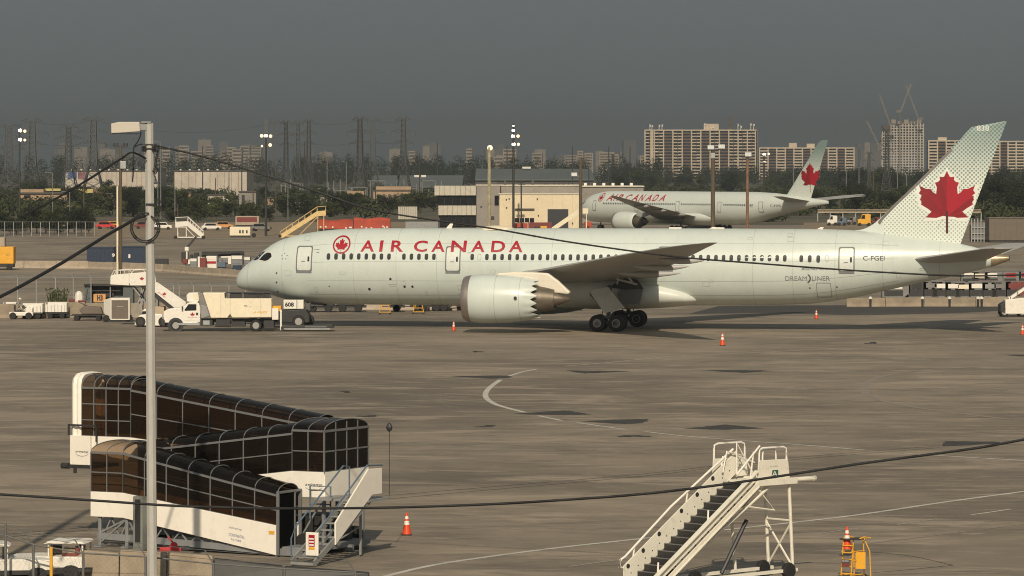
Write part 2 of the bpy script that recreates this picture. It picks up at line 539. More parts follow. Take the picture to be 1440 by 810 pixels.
def ground_mat():
    m, N, L, b = nodes('far_ground')
    b.inputs['Roughness'].default_value = .95
    tc = N.new('ShaderNodeTexCoord')
    nz = N.new('ShaderNodeTexNoise')
    nz.inputs['Scale'].default_value = .012
    nz.inputs['Detail'].default_value = 10
    nz.inputs['Roughness'].default_value = .7
    L.new(tc.outputs['Object'], nz.inputs['Vector'])
    r = N.new('ShaderNodeValToRGB')
    e = r.color_ramp.elements
    e[0].position = .35
    e[0].color = (.045, .047, .024, 1)
    e[1].position = .68
    e[1].color = (.14, .115, .075, 1)
    L.new(nz.outputs['Fac'], r.inputs['Fac'])
    L.new(r.outputs[0], b.inputs['Base Color'])
    return m
def apron_mat():
    m, N, L, b = nodes('apron_concrete')
    b.inputs['Roughness'].default_value = .82
    tc = N.new('ShaderNodeTexCoord')
    def noise(sc, stretch, det=8, ro=.65, rz=0):
        mp = N.new('ShaderNodeMapping')
        mp.inputs['Scale'].default_value = stretch
        mp.inputs['Rotation'].default_value = (0, 0, rz)
        L.new(tc.outputs['Object'], mp.inputs['Vector'])
        n = N.new('ShaderNodeTexNoise')
        n.inputs['Scale'].default_value = sc
        n.inputs['Detail'].default_value = det
        n.inputs['Roughness'].default_value = ro
        n.inputs['Distortion'].default_value = .4
        L.new(mp.outputs[0], n.inputs['Vector'])
        return n.outputs['Fac']
    base = noise(.03, (1, .8, 1), 9, .7)
    r = N.new('ShaderNodeValToRGB')
    e = r.color_ramp.elements
    e[0].position = .36
    e[0].color = (.148, .121, .090, 1)
    e[1].position = .64
    e[1].color = (.312, .255, .188, 1)
    L.new(base, r.inputs['Fac'])
    out = r.outputs[0]
    def layer(fac, lo, hi, amt, col):
        nonlocal out
        mr = N.new('ShaderNodeMapRange')
        mr.inputs['From Min'].default_value = lo
        mr.inputs['From Max'].default_value = hi
        mr.inputs['To Max'].default_value = amt
        L.new(fac, mr.inputs['Value'])
        mx = N.new('ShaderNodeMixRGB')
        mx.inputs['Color2'].default_value = (*col, 1)
        L.new(mr.outputs[0], mx.inputs['Fac'])
        L.new(out, mx.inputs['Color1'])
        out = mx.outputs[0]
    layer(noise(.09, (.45, 1, 1), 10, .74), .48, .61, .68, (.120, .100, .079))        # tyre-darkened sweeps
    layer(noise(.20, (.5, 1, 1), 9, .74, R(7)), .52, .62, .8, (.355, .29, .217))      # paler scuffs
    layer(noise(.45, (.35, 1, 1), 9, .75, R(-8)), .53, .63, .62, (.112, .092, .072))
    layer(noise(.9, (.3, 1, 1), 8, .75, R(4)), .54, .64, .6, (.36, .295, .22))
    layer(noise(1.6, (.5, 1, 1), 8, .75), .57, .75, .42, (.10, .084, .067))
    vo = N.new('ShaderNodeTexVoronoi')                                            # oil drips
    vo.inputs['Scale'].default_value = .22
    vo.inputs['Randomness'].default_value = 1
    L.new(tc.outputs['Object'], vo.inputs['Vector'])
    iv = N.new('ShaderNodeMath')
    iv.operation = 'SUBTRACT'
    iv.inputs[0].default_value = 1
    L.new(vo.outputs['Distance'], iv.inputs[1])
    layer(iv.outputs[0], .90, .98, .5, (.07, .06, .05))
    # slab joints
    def joint(rz, w, jw):
        mp = N.new('ShaderNodeMapping')
        mp.inputs['Rotation'].default_value = (0, 0, rz)
        L.new(tc.outputs['Object'], mp.inputs['Vector'])
        sp = N.new('ShaderNodeSeparateXYZ')
        L.new(mp.outputs[0], sp.inputs[0])
        pp = N.new('ShaderNodeMath')
        pp.operation = 'PINGPONG'
        pp.inputs[1].default_value = w
        L.new(sp.outputs['Y'], pp.inputs[0])
        lt = N.new('ShaderNodeMath')
        lt.operation = 'LESS_THAN'
        lt.inputs[1].default_value = jw
        L.new(pp.outputs[0], lt.inputs[0])
        return lt.outputs[0]
    layer(joint(R(-12), 7.6, .035), 0, 1, .30, (.09, .077, .064))
    layer(joint(R(78), 7.6, .02), 0, 1, .22, (.09, .077, .064))
    L.new(out, b.inputs['Base Color'])
    bp = N.new('ShaderNodeBump')
    bp.inputs['Strength'].default_value = .15
    bp.inputs['Distance'].default_value = .02
    L.new(noise(6, (1, 1, 1), 6), bp.inputs['Height'])
    L.new(bp.outputs[0], b.inputs['Normal'])
    return m
M['apron'] = apron_mat()
M['ground'] = ground_mat()
M['road'] = mat('dark_asphalt', (.052, .048, .044), .85, var=.3, scale=.08, stretch=(.3, 1, 1))

sheet('ground', [(-2900, -400), (2900, -400), (2900, 9300), (-2900, 9300)], -.03, M['ground'])
sheet('apron', [(-420, 60), (420, 60), (420, 905), (-420, 905)], 0, M['apron'])
gp = lambda l: [tuple(G(x, y)[:2]) for x, y in l]
sheet('service_road', gp([(968, 441.5), (1010, 430.5), (1120, 429.3), (1408, 429.3), (1412, 437), (1340, 440.5), (1200, 443.5), (1080, 440)]), .004, M['road'])

sheet('dirt_verge', gp([(120, 333), (250, 335), (480, 333), (620, 330), (620, 312), (120, 312)]), .006, M['dirt'])
sheet('dirt_verge', gp([(1130, 326), (1460, 330), (1460, 313), (1130, 313)]), .006, M['dirt'])
def ribbon(name, pts, w, m, z=.008):
    """painted line on the apron through photo ground points"""
    P3 = [G(x, y) for x, y in pts]
    Q = []
    for i in range(len(P3) - 1):                # Catmull-Rom
        p0, p1, p2, p3 = P3[max(i - 1, 0)], P3[i], P3[i + 1], P3[min(i + 2, len(P3) - 1)]
        for k in range(8):
            t = k / 8
            Q.append(.5 * ((2 * p1) + (p2 - p0) * t + (2 * p0 - 5 * p1 + 4 * p2 - p3) * t * t + (3 * p1 - p0 - 3 * p2 + p3) * t ** 3))
    Q.append(P3[-1])
    v, f = [], []
    for i, p in enumerate(Q):
        d = (Q[min(i + 1, len(Q) - 1)] - Q[max(i - 1, 0)])
        d.normalize()
        n = Vector((-d.y, d.x, 0)) * w / 2
        v += [(p + n)[:2] + (z,), (p - n)[:2] + (z,)]
    for i in range(len(Q) - 1):
        f.append((2 * i, 2 * i + 1, 2 * i + 3, 2 * i + 2))
    b = MB()
    b.add(v, f)
    return b.build(name, m, kind='structure')

ribbon('painted_line', [(755, 519), (733, 523.5), (716, 529)], .25, M['paint'])
ribbon('painted_line', [(704, 534), (690, 544), (683, 553), (685, 561), (698, 569), (720, 575.5), (738, 580)], .32, M['paint'])
ribbon('painted_line', [(757, 584.5), (770, 587.5), (790, 591.5)], .25, M['paint'])
ribbon('painted_line', [(812, 594.5), (850, 600), (880, 604)], .22, M['paint'])
ribbon('painted_line', [(907, 607), (960, 613), (1040, 619.5), (1130, 626), (1215, 633)], .22, M['paint'])
ribbon('painted_line', [(1270, 637.5), (1340, 642), (1445, 648)], .22, M['paint'])
ribbon('painted_line', [(795, 515), (860, 509.5), (950, 501), (1040, 497), (1175, 490)], .32, M['paint2'])
ribbon('painted_line', [(540, 811), (620, 793), (760, 773.5), (880, 760), (1050, 742), (1200, 725), (1330, 706), (1442, 691)], .26, M['paint'])
ribbon('painted_line', [(1366, 724), (1392, 720.5), (1422, 716)], .16, M['paint'])
ribbon('painted_line', [(1262, 738), (1290, 734), (1318, 729.5)], .13, M['paint2'])
ribbon('painted_line', [(1150, 751), (1180, 746.5), (1212, 743)], .13, M['paint2'])
ribbon('painted_line', [(800, 797), (850, 790), (900, 784)], .12, M['paint2'])
ribbon('painted_line', [(1225, 764), (1300, 755), (1440, 737)], .14, M['paint3'])
ribbon('painted_line', [(1380, 516), (1290, 521), (1235, 531), (1215, 545), (1225, 558), (1270, 570), (1340, 580), (1420, 590)], .45, M['paint3'])
for pts in ([(520, 699), (700, 684), (900, 667), (1100, 645), (1322, 627)], [(520, 704), (700, 688), (900, 670), (1100, 648), (1322, 629.5)]):
    ribbon('sealed_joint', pts, .06, M['asphaltblack'], .006)
ribbon('sealed_joint', [(1222, 776), (1280, 782), (1340, 795)], .05, M['asphaltblack'], .006)
ribbon('sealed_joint', [(1222, 806), (1280, 801), (1340, 795)], .05, M['asphaltblack'], .006)
ribbon('sealed_joint', [(0, 752), (60, 747), (130, 741)], .06, M['asphaltblack'], .006)
ribbon('sealed_joint', [(0, 756), (60, 751), (130, 745)], .06, M['asphaltblack'], .006)
PZ = [.004]
def patch(poly):
    PZ[0] += .00015
    q = gp(poly)
    out = []
    for i in range(len(q)):                     # ragged edge
        (x0, y0), (x1, y1) = q[i], q[(i + 1) % len(q)]
        for k in range(7):
            t = k / 7
            j = 0 if k == 0 else .045
            out.append((x0 + (x1 - x0) * t + rnd.gauss(0, j), y0 + (y1 - y0) * t + rnd.gauss(0, j * 2.2)))
    sheet('tar_patch', out, PZ[0], M['asphaltblack'])
patch([(633, 529), (700, 528), (722, 528.5), (716, 531.5), (690, 532.5)])
patch([(795, 521), (850, 521.5), (890, 522), (850, 524), (822, 525.5)])
patch([(985, 520.5), (1050, 520.5), (1085, 521.5), (1045, 524.5)])
patch([(720, 582), (790, 577.5), (800, 577.5), (832, 583), (790, 584)])
patch([(812, 592.5), (870, 590), (913, 589), (905, 595), (880, 596.5)])
patch([(960, 603), (1020, 597), (1076, 602.5), (1015, 604.5)])
patch([(1328, 620.5), (1400, 621), (1412, 623.5), (1325, 628)])
patch([(1412, 499), (1440, 498.5), (1450, 501), (1430, 501)])
for i, (x, y, w) in enumerate(((674, 494.5, 12), (685, 599.5, 28), (893, 613, 30), (1225, 482.5, 13), (485, 551, 12), (1226, 482, 9), (515, 585, 22))):
    for k in range(3):
        xx = x + rnd.uniform(-.5, .5) * w
        ww = w * rnd.uniform(.25, .5)
        yy = y + rnd.uniform(-1.2, 1.2)
        patch([(xx - ww, yy), (xx - ww * .3, yy - .7), (xx + ww, yy - .2), (xx + ww * .5, yy + .8), (xx - ww * .6, yy + .7)])

# haze: smoke-filled air round the whole place
def haze():
    b = MB()
    b.bb((-2950, -450, -2), (2950, 9400, 112))
    m = bpy.data.materials.new('smoky_air')
    m.use_nodes = True
    N, L = m.node_tree.nodes, m.node_tree.links
    N.remove(N['Principled BSDF'])
    pv = N.new('ShaderNodeVolumePrincipled')
    pv.inputs['Color'].default_value = (.24, .275, .30, 1)
    pv.inputs['Density'].default_value = 0.00019
    pv.inputs['Anisotropy'].default_value = 0.0
    L.new(pv.outputs[0], N['Material Output'].inputs['Volume'])
    o = b.build('haze', m, kind='stuff')
    return o
haze()
# ------------------------------------------------------------------ airliners
LEAF = [(0, 1), (.085, .835), (.11, .825), (.19, .87), (.145, .60), (.165, .585), (.30, .735), (.325, .665), (.345, .66),
        (.475, .69), (.43, .56), (.44, .545), (.49, .51), (.27, .32), (.265, .305), (.285, .235), (.02, .285), (.02, 0)]
FINLEAF = [(0, 350), (8, 368), (18, 388), (30, 390), (45, 386), (43, 408), (56, 420), (74, 423), (62, 452), (66, 494),
           (84, 484), (100, 463), (128, 462), (171, 443), (161, 470), (173, 489), (156, 502), (166, 530), (152, 542), (160, 558),
           (118, 584), (94, 602), (108, 615), (130, 638), (64, 641), (24, 628), (4, 632), (4, 730)]

def yt(c, t):
    return 5 * t * (.2969 * math.sqrt(max(c, 0)) - .126 * c - .3516 * c * c + .2843 * c ** 3 - .1036 * c ** 4)

class Airliner:
    def __init__(s, name, label, nose, psi, prof, fus_mat):
        s.root = thing(name, label, 'airliner', (nose[0], nose[1], 0), -psi)
        s.nose, s.psi = Vector((nose[0], nose[1])), psi
        s.ca, s.sa = math.cos(psi), math.sin(psi)
        t = [math.sqrt(p[0]) for p in prof]
        s.ztop, s.zbot, s.hw = pchip(t, [p[1] for p in prof]), pchip(t, [p[2] for p in prof]), pchip(t, [p[3] for p in prof])
        s.len = prof[-1][0]
        s.fus_mat = fus_mat
        b = MB()
        N, K = 110, 48
        rings = []
        for i in range(N + 1):
            q = math.sqrt(s.len) * (i / N) ** .85
            rings.append([s.sect(q, 2 * math.pi * k / K) for k in range(K)])
        b.loft(rings)
        s.fus = b.build('fuselage', fus_mat, s.root, smooth=60)
    def sect(s, q, a):
        zt, zb, w = s.ztop(q), s.zbot(q), s.hw(q)
        return Vector((q * q, -w * math.sin(a), (zt + zb) / 2 + (zt - zb) / 2 * math.cos(a)))
    def side(s, x, z, off=.012):
        """point on the port side of the skin at station x and height z"""
        q = math.sqrt(max(x, 0))
        zt, zb, w = s.ztop(q), s.zbot(q), s.hw(q)
        u = max(-1, min(1, (z - (zt + zb) / 2) / max((zt - zb) / 2, .01)))
        c = math.sqrt(max(0, 1 - u * u))
        return Vector((x, -w * c - off, z + u * off * .6))
    def at(s, px, py, y):
        """photo pixel -> (station, height) in the vertical plane at lateral offset y"""
        k = (px - 720) / F
        x = (k * (s.nose.y + s.ca * y) - s.nose.x - s.sa * y) / (s.ca + k * s.sa)
        D = s.nose.y + s.ca * y - s.sa * x
        return x, H + (HY - py) * D / F
    def skin(s, px, py):
        y = -2.0
        for _ in range(8):
            x, z = s.at(px, py, y)
            y = s.side(x, z, 0).y
        return x, z
    def pt(s, px, py, y):
        x, z = s.at(px, py, y)
        return Vector((x, y, z))
    # --- parts
    def surface(s, name, secs, m, vertical=False, n=14, parent=None, label=None):
        """secs: (span, LE, TE, lift, t, tw) lofted airfoil; span is y (wing) or z (fin)"""
        b = MB()
        rings = []
        for sp, le, te, zz, t in secs:
            ch = te - le
            up = [((1 - math.cos(math.pi * i / n)) / 2) for i in range(n + 1)]
            ring = [(le + c * ch, yt(c, t) * ch) for c in up] + [(le + c * ch, -yt(c, t) * ch * .85) for c in up[-2:0:-1]]
            if vertical:
                rings.append([Vector((x, zz + h, sp)) for x, h in ring])
            else:
                rings.append([Vector((x, sp, zz + h)) for x, h in ring])
        b.loft(rings)
        return b.build(name, m, parent or s.root, smooth=50, label=label)
    def rrect(s, cx, cz, w, h, r, n=4):
        p = []
        for sx, sz, a0 in ((1, 1, 0), (-1, 1, 90), (-1, -1, 180), (1, -1, 270)):
            for k in range(n + 1):
                a = R(a0 + 90 * k / n)
                p.append((cx + sx * (w / 2 - r) + r * math.cos(a), cz + sz * (h / 2 - r) + r * math.sin(a)))
        return p
    def patchpoly(s, name, poly, m, off=.012, par=None, step=.25, label=None):
        return decal(name, poly, [tuple(range(len(poly)))], lambda x, z: s.side(x, z, off), m, par or s.root, step, label)
    def band(s, name, poly, inset, m, off=.014, par=None):
        cx = sum(p[0] for p in poly) / len(poly)
        cz = sum(p[1] for p in poly) / len(poly)
        hx = max(p[0] for p in poly) - cx
        hz = max(p[1] for p in poly) - cz
        inn = [(cx + (x - cx) * (hx - inset) / hx, cz + (z - cz) * (hz - inset) / hz) for x, z in poly]
        n = len(poly)
        return decal(name, poly + inn, [(i, (i + 1) % n, n + (i + 1) % n, n + i) for i in range(n)],
                     lambda x, z: s.side(x, z, off), m, par or s.root, .3)
    def door(s, cx, cz, w, h, frame=.10, detail=True):
        poly = s.rrect(cx, cz, w, h, .16)
        d = s.patchpoly('door', poly, M['doorwhite'], .03)
        s.band('door_frame', s.rrect(cx, cz, w + .03, h + .03, .17), frame, M['seam2'], .036, d)
        if detail:
            s.patchpoly('handle', s.rrect(cx + w * .28, cz - .02, .16, .42, .07), M['window'], .04, d)
            s.patchpoly('handle', s.rrect(cx - .05, cz - .22, .34, .07, .03), M['printgrey'], .04, d)
            s.patchpoly('sill', s.rrect(cx, cz - h / 2 - .05, w * .98, .14, .03), M['printgrey'], .045, d)
        return d
    def lettering(s, name, body, x0, x1, z0, z1, m, off=.016, **k):
        vs, fs = text_poly(body, **k)
        return decal(name, fit(vs, x0, x1, z0, z1), fs, lambda x, z: s.side(x, z, off), m, s.root, .22)
    def seam(s, x, a0=0, a1=math.pi, w=.022):
        b = MB()
        q = math.sqrt(x)
        v, f = [], []
        n = 26
        for i in range(n + 1):
            a = a0 + (a1 - a0) * i / n
            for dx in (-w / 2, w / 2):
                p = s.sect(math.sqrt(x + dx), a)
                c = Vector((x, 0, (s.ztop(q) + s.zbot(q)) / 2))
                p = p + (p - c).normalized() * .008
                v.append(p)
        f = [(2 * i, 2 * i + 1, 2 * i + 3, 2 * i + 2) for i in range(n)]
        b.add(v, f)
        return b.build('panel_seam', M['seam'], s.root)
    def roundel(s, cx, cz, r):
        n = 40
        ring = [(cx + math.cos(2 * math.pi * i / n) * rr, cz + math.sin(2 * math.pi * i / n) * rr) for rr in (r, r * .83) for i in range(n)]
        o = decal('emblem_ring', ring, [(i, (i + 1) % n, n + (i + 1) % n, n + i) for i in range(n)], lambda x, z: s.side(x, z, .016), M['red'], s.root, .3)
        lf = LEAF + [(-x, y) for x, y in LEAF[::-1][:-1]]
        poly = [(cx + x * r * 1.45, cz - r * .98 + y * r * 1.72) for x, y in lf]
        s.patchpoly('emblem_leaf', poly, M['red'], .017, o, .3)
    def wheel(s, c, r, w, parent, n=20):
        b = MB()
        b.lathe([(r * .55, -w / 2), (r * .8, -w / 2), (r * .97, -w * .36), (r, -w * .15), (r, w * .15), (r * .97, w * .36), (r * .8, w / 2), (r * .55, w / 2)], c, 'y', n)
        o = b.build('wheel', M['black'], parent, smooth=40)
        return o
    def wheelrim(s, c, r, w, parent):
        b = MB()
        for sg in (-1, 1):
            b.lathe([(r * .5, sg * w * .5), (r * .5, sg * w * .53), (r * .40, sg * w * .53), (r * .36, sg * w * .44), (r * .1, sg * w * .44)], c, 'y', 16)
        return b.build('wheel_rim', M['rim'], parent, smooth=30)


def engine(A, y, x0, x1, zc, r, chev=True, simple=False):
    """turbofan: nacelle > lip, core nozzle, plug, fan, pylon"""
    L_ = x1 - x0
    n = 64
    prof = [(0.02, .885), (.10, .955), (.22, .995), (.36, 1.0), (.55, .975), (.75, .905), (.85, .845)]
    c = (0, y, zc)
    b = MB()
    rings = []
    lip = .095
    def ring(f, k, saw=0):
        out = []
        for i in range(n):
            t = 2 * math.pi * i / n
            ff = f
            if saw:
                ph = (i % 4) / 4
                ff = f + saw * (1 - abs(2 * ph - 1)) * 1.0
            out.append(Vector((x0 + L_ * ff, y + r * k * math.cos(t), zc + r * k * math.sin(t))))
        return out
    rings.append(ring(.30, .70))
    rings.append(ring(.10, .80))
    rings.append(ring(lip, 1.0 * .948))
    for f, k in [(lip + .003, .953)] + prof[2:]:
        rings.append(ring(f, k))
    rings.append(ring(.875, .765, .085 if chev else 0))
    rings.append(ring(.87, .745, .085 if chev else 0))
    rings.append(ring(.80, .80))
    b.loft(rings, cap=False)
    nac = b.build('engine', A.fus_mat if not simple else M['skin777'], A.root, smooth=55)
    b = MB()
    b.lathe([(r * .80, x0 + L_ * .12), (r * .805, x0 + L_ * .03), (r * .84, x0 + L_ * .006), (r * .875, x0), (r * .91, x0 + L_ * .018), (r * .936, x0 + L_ * .05), (r * .951, x0 + L_ * .095)], c, 'x', n, cap=False)
    b.build('inlet_lip', M['lip'], nac, smooth=60)
    b = MB()
    b.lathe([(.01, x0 + L_ * .14), (r * .1, x0 + L_ * .16), (r * .25, x0 + L_ * .24), (r * .79, x0 + L_ * .25), (r * .79, x0 + L_ * .27)], c, 'x', 24)
    b.build('fan', M['dark'], nac, smooth=40)
    b = MB()
    b.lathe([(r * .40, x0 + L_ * .60), (r * .60, x0 + L_ * .80), (r * .56, x0 + L_ * .92), (r * .48, x0 + L_ * 1.06), (r * .41, x0 + L_ * 1.15), (r * .38, x0 + L_ * 1.15), (r * .36, x0 + L_ * 1.05)], c, 'x', 32)
    b.build('core_nozzle', M['exh'], nac, smooth=50)
    b = MB()
    b.lathe([(r * .33, x0 + L_ * 1.05), (r * .29, x0 + L_ * 1.15), (r * .18, x0 + L_ * 1.25), (r * .05, x0 + L_ * 1.34), (.01, x0 + L_ * 1.35)], c, 'x', 24)
    b.build('exhaust_plug', M['exh'], nac, smooth=50)
    if not simple:
        for f in (.43, .74):
            b = MB()
            k = pchip([p[0] for p in prof], [p[1] for p in prof])(f)
            b.lathe([(r * k + .008, x0 + L_ * f - .014), (r * k + .008, x0 + L_ * f + .014)], c, 'x', n, cap=False)
            b.build('panel_seam', M['seam'], nac)
        def skin(px, py):
            x, z = A.at(px, py, y - r * .9)
            yy = y - math.sqrt(max(.01, (r * .98) ** 2 - (z - zc) ** 2)) - .012
            return Vector((x, yy, z))
        b = MB()
        p = skin(725, 419)
        b.lathe([(.13, -.01), (.13, .0)], p, 'y', 14)
        b.build('drain_port', M['print'], nac)
    return nac


# ---- the big one in front
PSI = R(11)
GS = 31.5
NOSE = (8.52 - GS * math.cos(PSI), 330.8 + GS * math.sin(PSI))
class _T:
    pass
_t = _T()
_t.nose, _t.psi, _t.ca, _t.sa = Vector(NOSE), PSI, math.cos(PSI), math.sin(PSI)
at0 = lambda px, py: Airliner.at(_t, px, py, 0)
tops = [(336, 384), (344, 374.5), (354.6, 366), (368, 355), (387, 341.5), (399, 336), (420, 330.3), (451, 324.9), (485, 322), (540, 320.9), (700, 320.9), (1000, 321.3), (1150, 322), (1199.5, 323.7), (1259, 330), (1298, 335.2), (1350, 342.5), (1369, 347), (1393, 354), (1419, 359.5)]
bots = [(334, 402), (340, 406.2), (354.6, 409.8), (381, 414.2), (396, 419), (421, 423.6), (458, 427), (520, 428.3), (700, 429), (1000, 429.5), (1083, 429), (1140, 427), (1160, 424.8), (1199.5, 418.6), (1239, 410.2), (1298, 396.8), (1357, 384.5), (1393, 375.6), (1419, 366.5)]
tp = [at0(*p) for p in tops]
bp_ = [at0(*p) for p in bots]
Z0 = at0(331, 394.5)[1]
ft = pchip([0] + [math.sqrt(max(p[0], .001)) for p in tp], [Z0] + [p[1] for p in tp])
fb = pchip([0] + [math.sqrt(max(p[0], .001)) for p in bp_], [Z0] + [p[1] for p in bp_])
LEN = tp[-1][0]
WS = [0, .3, 1, 2, 3.5, 5.5, 8, 10.5, 44, 48, 52, 56, 59, 61, LEN]
fw = pchip([math.sqrt(x) for x in WS], [.0, .62, 1.2, 1.72, 2.25, 2.62, 2.83, 2.885, 2.885, 2.68, 2.2, 1.5, .95, .6, .3])
prof = []
k = 0.0
while k < LEN:
    q = math.sqrt(k)
    prof.append((k, ft(q), fb(q), max(fw(q), .001)))
    k += .08 if k < .4 else .3 if k < 4 else .8 if k < 12 else 2.0 if k < 44 else 1.0
prof.append((LEN, ft(9), fb(9), .28))
A = Airliner('airliner', 'large white twin-engine airliner in the middle with AIR CANADA titles and 838 on its fin', NOSE, PSI, prof, M['skin787'])

# exhaust end of the tail
def tail_end():
    b = MB()
    rings = []
    x1 = A.at(1394, 365, 0)[0]
    for i in range(9):
        q = math.sqrt(x1 + (A.len - x1) * i / 8)
        rings.append([A.sect(q, 2 * math.pi * k / 24) for k in range(24)])
        c = sum(rings[-1], Vector()) / 24
        rings[-1] = [c + (p - c) * 1.012 for p in rings[-1]]
    b.loft(rings)
    o = b.build('tail_exhaust', M['tailexh'], A.root, smooth=60)
    b = MB()
    c = A.sect(math.sqrt(A.len), 0)
    zc = (A.ztop(9) + A.zbot(9)) / 2
    b.lathe([(.22, A.len + .004), (.22, A.len + .03)], (0, 0, zc), 'x', 16)
    b.build('exhaust_opening', M['print'], o)
tail_end()

# cabin windows
wx = [462 + 10.62 * i for i in range(9)] + [568 + 10.55 * i for i in range(5)] + [664]
wx += [684.7 + 10.68 * i for i in range(23)]
wx += [953 + 10.76 * i for i in range(15)] + [1127, 1139, 1151]
w0 = None
xs0, zs0 = A.skin(700, 361.6)
zw = zs0
for p in wx:
    x = A.skin(p, 361.8)[0]
    if w0 is None:
        poly = A.rrect(xs0, zw, .29, .50, .14)
        w0 = A.patchpoly('window', [(a - xs0, b) for a, b in poly], M['window'], .012)
        for v in w0.data.vertices:
            v.co = A.side(v.co.x + xs0, v.co.z, .014) - Vector((xs0, 0, 0))
        w0.location.x = x
    else:
        o = w0.copy()
        COL.objects.link(o)
        o.location.x = x
for p in (674, 1163):
    x = A.skin(p, 361.8)[0]
    A.band('blanked_window', A.rrect(x, zw, .30, .50, .14), .03, M['seam'], .012)

# flight deck glazing
Z = lambda pts: [A.skin(325 + x / 6.75, 310 + y / 6.75) for x, y in pts]
A.patchpoly('cockpit_window', Z([(265, 374), (310, 326), (342, 305), (372, 306), (383, 318), (385, 345), (352, 376), (322, 385)]), M['glass'], .02, step=.2)
A.band('cockpit_window_frame', Z([(255, 380), (303, 322), (338, 299), (374, 300), (388, 314), (390, 348), (355, 382), (322, 391)]), .07, M['white'], .014)
A.patchpoly('cockpit_window', Z([(208, 378), (240, 345), (280, 310), (315, 293), (322, 298), (290, 328), (258, 366), (235, 377)]), M['glass'], .02, step=.2)

# doors
for px0, px1, py0, py1 in ((417.5, 439.5, 346, 381.5), (627, 648, 346.5, 382), (926, 947, 347, 381.5), (1179.5, 1202, 347.5, 382.5)):
    a, b_ = A.skin((px0 + px1) / 2, py0), A.skin((px0 + px1) / 2, py1)
    w = A.skin(px1, 364)[0] - A.skin(px0, 364)[0]
    A.door((a[0] + b_[0]) / 2, (a[1] + b_[1]) / 2, w, a[1] - b_[1])
a, b_ = A.skin(1158, 397.5), A.skin(1158, 418)
A.band('cargo_hatch', A.rrect(a[0], (a[1] + b_[1]) / 2, 1.15, a[1] - b_[1], .1), .04, M['printgrey'], .014)
# titles
tx = lambda px: A.skin(px, 347)[0]
zt1, zt0 = A.skin(620, 338.4)[1], A.skin(620, 354.3)[1]
LET = [('A', 507.5, 526.5), ('I', 533.8, 538.4), ('R', 550, 567.5), ('C', 582, 601), ('A', 607, 626), ('N', 634.5, 656), ('A', 663, 682), ('D', 691, 710.5), ('A', 716, 735.5)]
for ch, p0, p1 in LET:
    A.lettering('title_letter', ch, tx(p0), tx(p1), zt0, zt1, M['red'], off=.045 if ch == 'N' else .016, extra=.022)
rx, rz = A.skin(480.3, 345.2)
A.roundel(rx, rz + .07, 12.7 / 17.4)
def label_px(name, body, p0, p1, y0, y1, m, **k):
    a, b_ = A.skin(p0, y1), A.skin(p1, y0)
    A.lettering(name, body, a[0], b_[0], a[1], b_[1], m, **k)
label_px('registration', 'C-FGEI', 1213.5, 1244, 360, 366.3, M['print'], extra=.005)
label_px('type_name', 'DREAM', 1104.5, 1134.5, 388.4, 394.6, M['printgrey'])
label_px('type_name', 'LINER', 1142, 1167, 388.4, 394.6, M['printgrey'])
label_px('type_number', 'BOEING 787-9', 1127, 1165, 376.8, 379.8, M['print'], shear=.3)
def stringers():
    for zf in (.62, .15, -.35, -.72):
        b = MB()
        v = []
        n = 90
        for i in range(n + 1):
            x = 6.5 + (54 - 6.5) * i / n
            q = math.sqrt(x)
            zc, hh = (A.ztop(q) + A.zbot(q)) / 2, (A.ztop(q) - A.zbot(q)) / 2
            v += [A.side(x, zc + zf * hh - .009, .007), A.side(x, zc + zf * hh + .009, .007)]
        b.add(v, [(2 * i, 2 * i + 1, 2 * i + 3, 2 * i + 2) for i in range(n)])
        b.build('panel_seam', M['seam'], A.root)
    r_ = random.Random(4)
    for k in range(26):                       # small access panels
        x, zf = r_.uniform(4, 56), r_.choice((r_.uniform(-.75, -.1), r_.uniform(-.75, -.1), r_.uniform(.6, .85)))
        q = math.sqrt(x)
        z = (A.ztop(q) + A.zbot(q)) / 2 + zf * (A.ztop(q) - A.zbot(q)) / 2
        w, h = r_.uniform(.18, .6), r_.uniform(.15, .4)
        A.band('access_panel', A.rrect(x, z, w, h, .05), .018, M['seam'], .009)
stringers()
def swoosh():
    pts = []
    for r_, off, rev in ((1, 0, 0), (.86, -.16, 1)):
        arc = [(math.cos(R(a)) * r_ + off, math.sin(R(a)) * r_) for a in range(-75, 66, 10)]
        pts += arc[::-1] if rev else arc
    cx, cz = A.skin(1134.5, 391.5)
    A.patchpoly('type_swoosh', [(cx + x * .32, cz + y * .36) for x, y in pts], M['print'], .018)
swoosh()
# little markings and ports
for px, py, r_ in ((519.5, 406.5, .11), (549, 392.3, .10), (569, 403, .10), (580, 403, .10), (389, 384, .07), (389, 397, .07), (390.5, 410, .07), (1139, 405, .06), (1177, 403.5, .06), (463, 402.5, .05)):
    x, z = A.skin(px, py)
    A.patchpoly('port', [(x + r_ * math.cos(R(a)), z + r_ * math.sin(R(a))) for a in range(0, 360, 36)], M['print'], .014, step=0)
for k in range(5):
    x, z = A.skin(400, 360.5)
    a = R(90 + 72 * k)
    x, z = x + .24 * math.cos(a), z + .24 * math.sin(a)
    A.patchpoly('star_marking', [(x + .07 * math.cos(R(t)) * (1 if (t // 36) % 2 else .5), z + .07 * math.sin(R(t)) * (1 if (t // 36) % 2 else .5)) for t in range(0, 360, 36)], M['printgrey'], .014, step=0)
for px, py, w in ((447, 351, .25), (447, 355, .25), (660, 355.5, .3), (443, 351, .1)):
    x, z = A.skin(px, py)
    A.patchpoly('stencil', A.rrect(x, z, w, .05, .02), M['printgrey'], .014)
for px in (345, 398, 500, 560, 617, 720, 778, 1060, 1116, 1175, 1241, 1320):
    A.seam(A.at(px, 380, -2)[0])

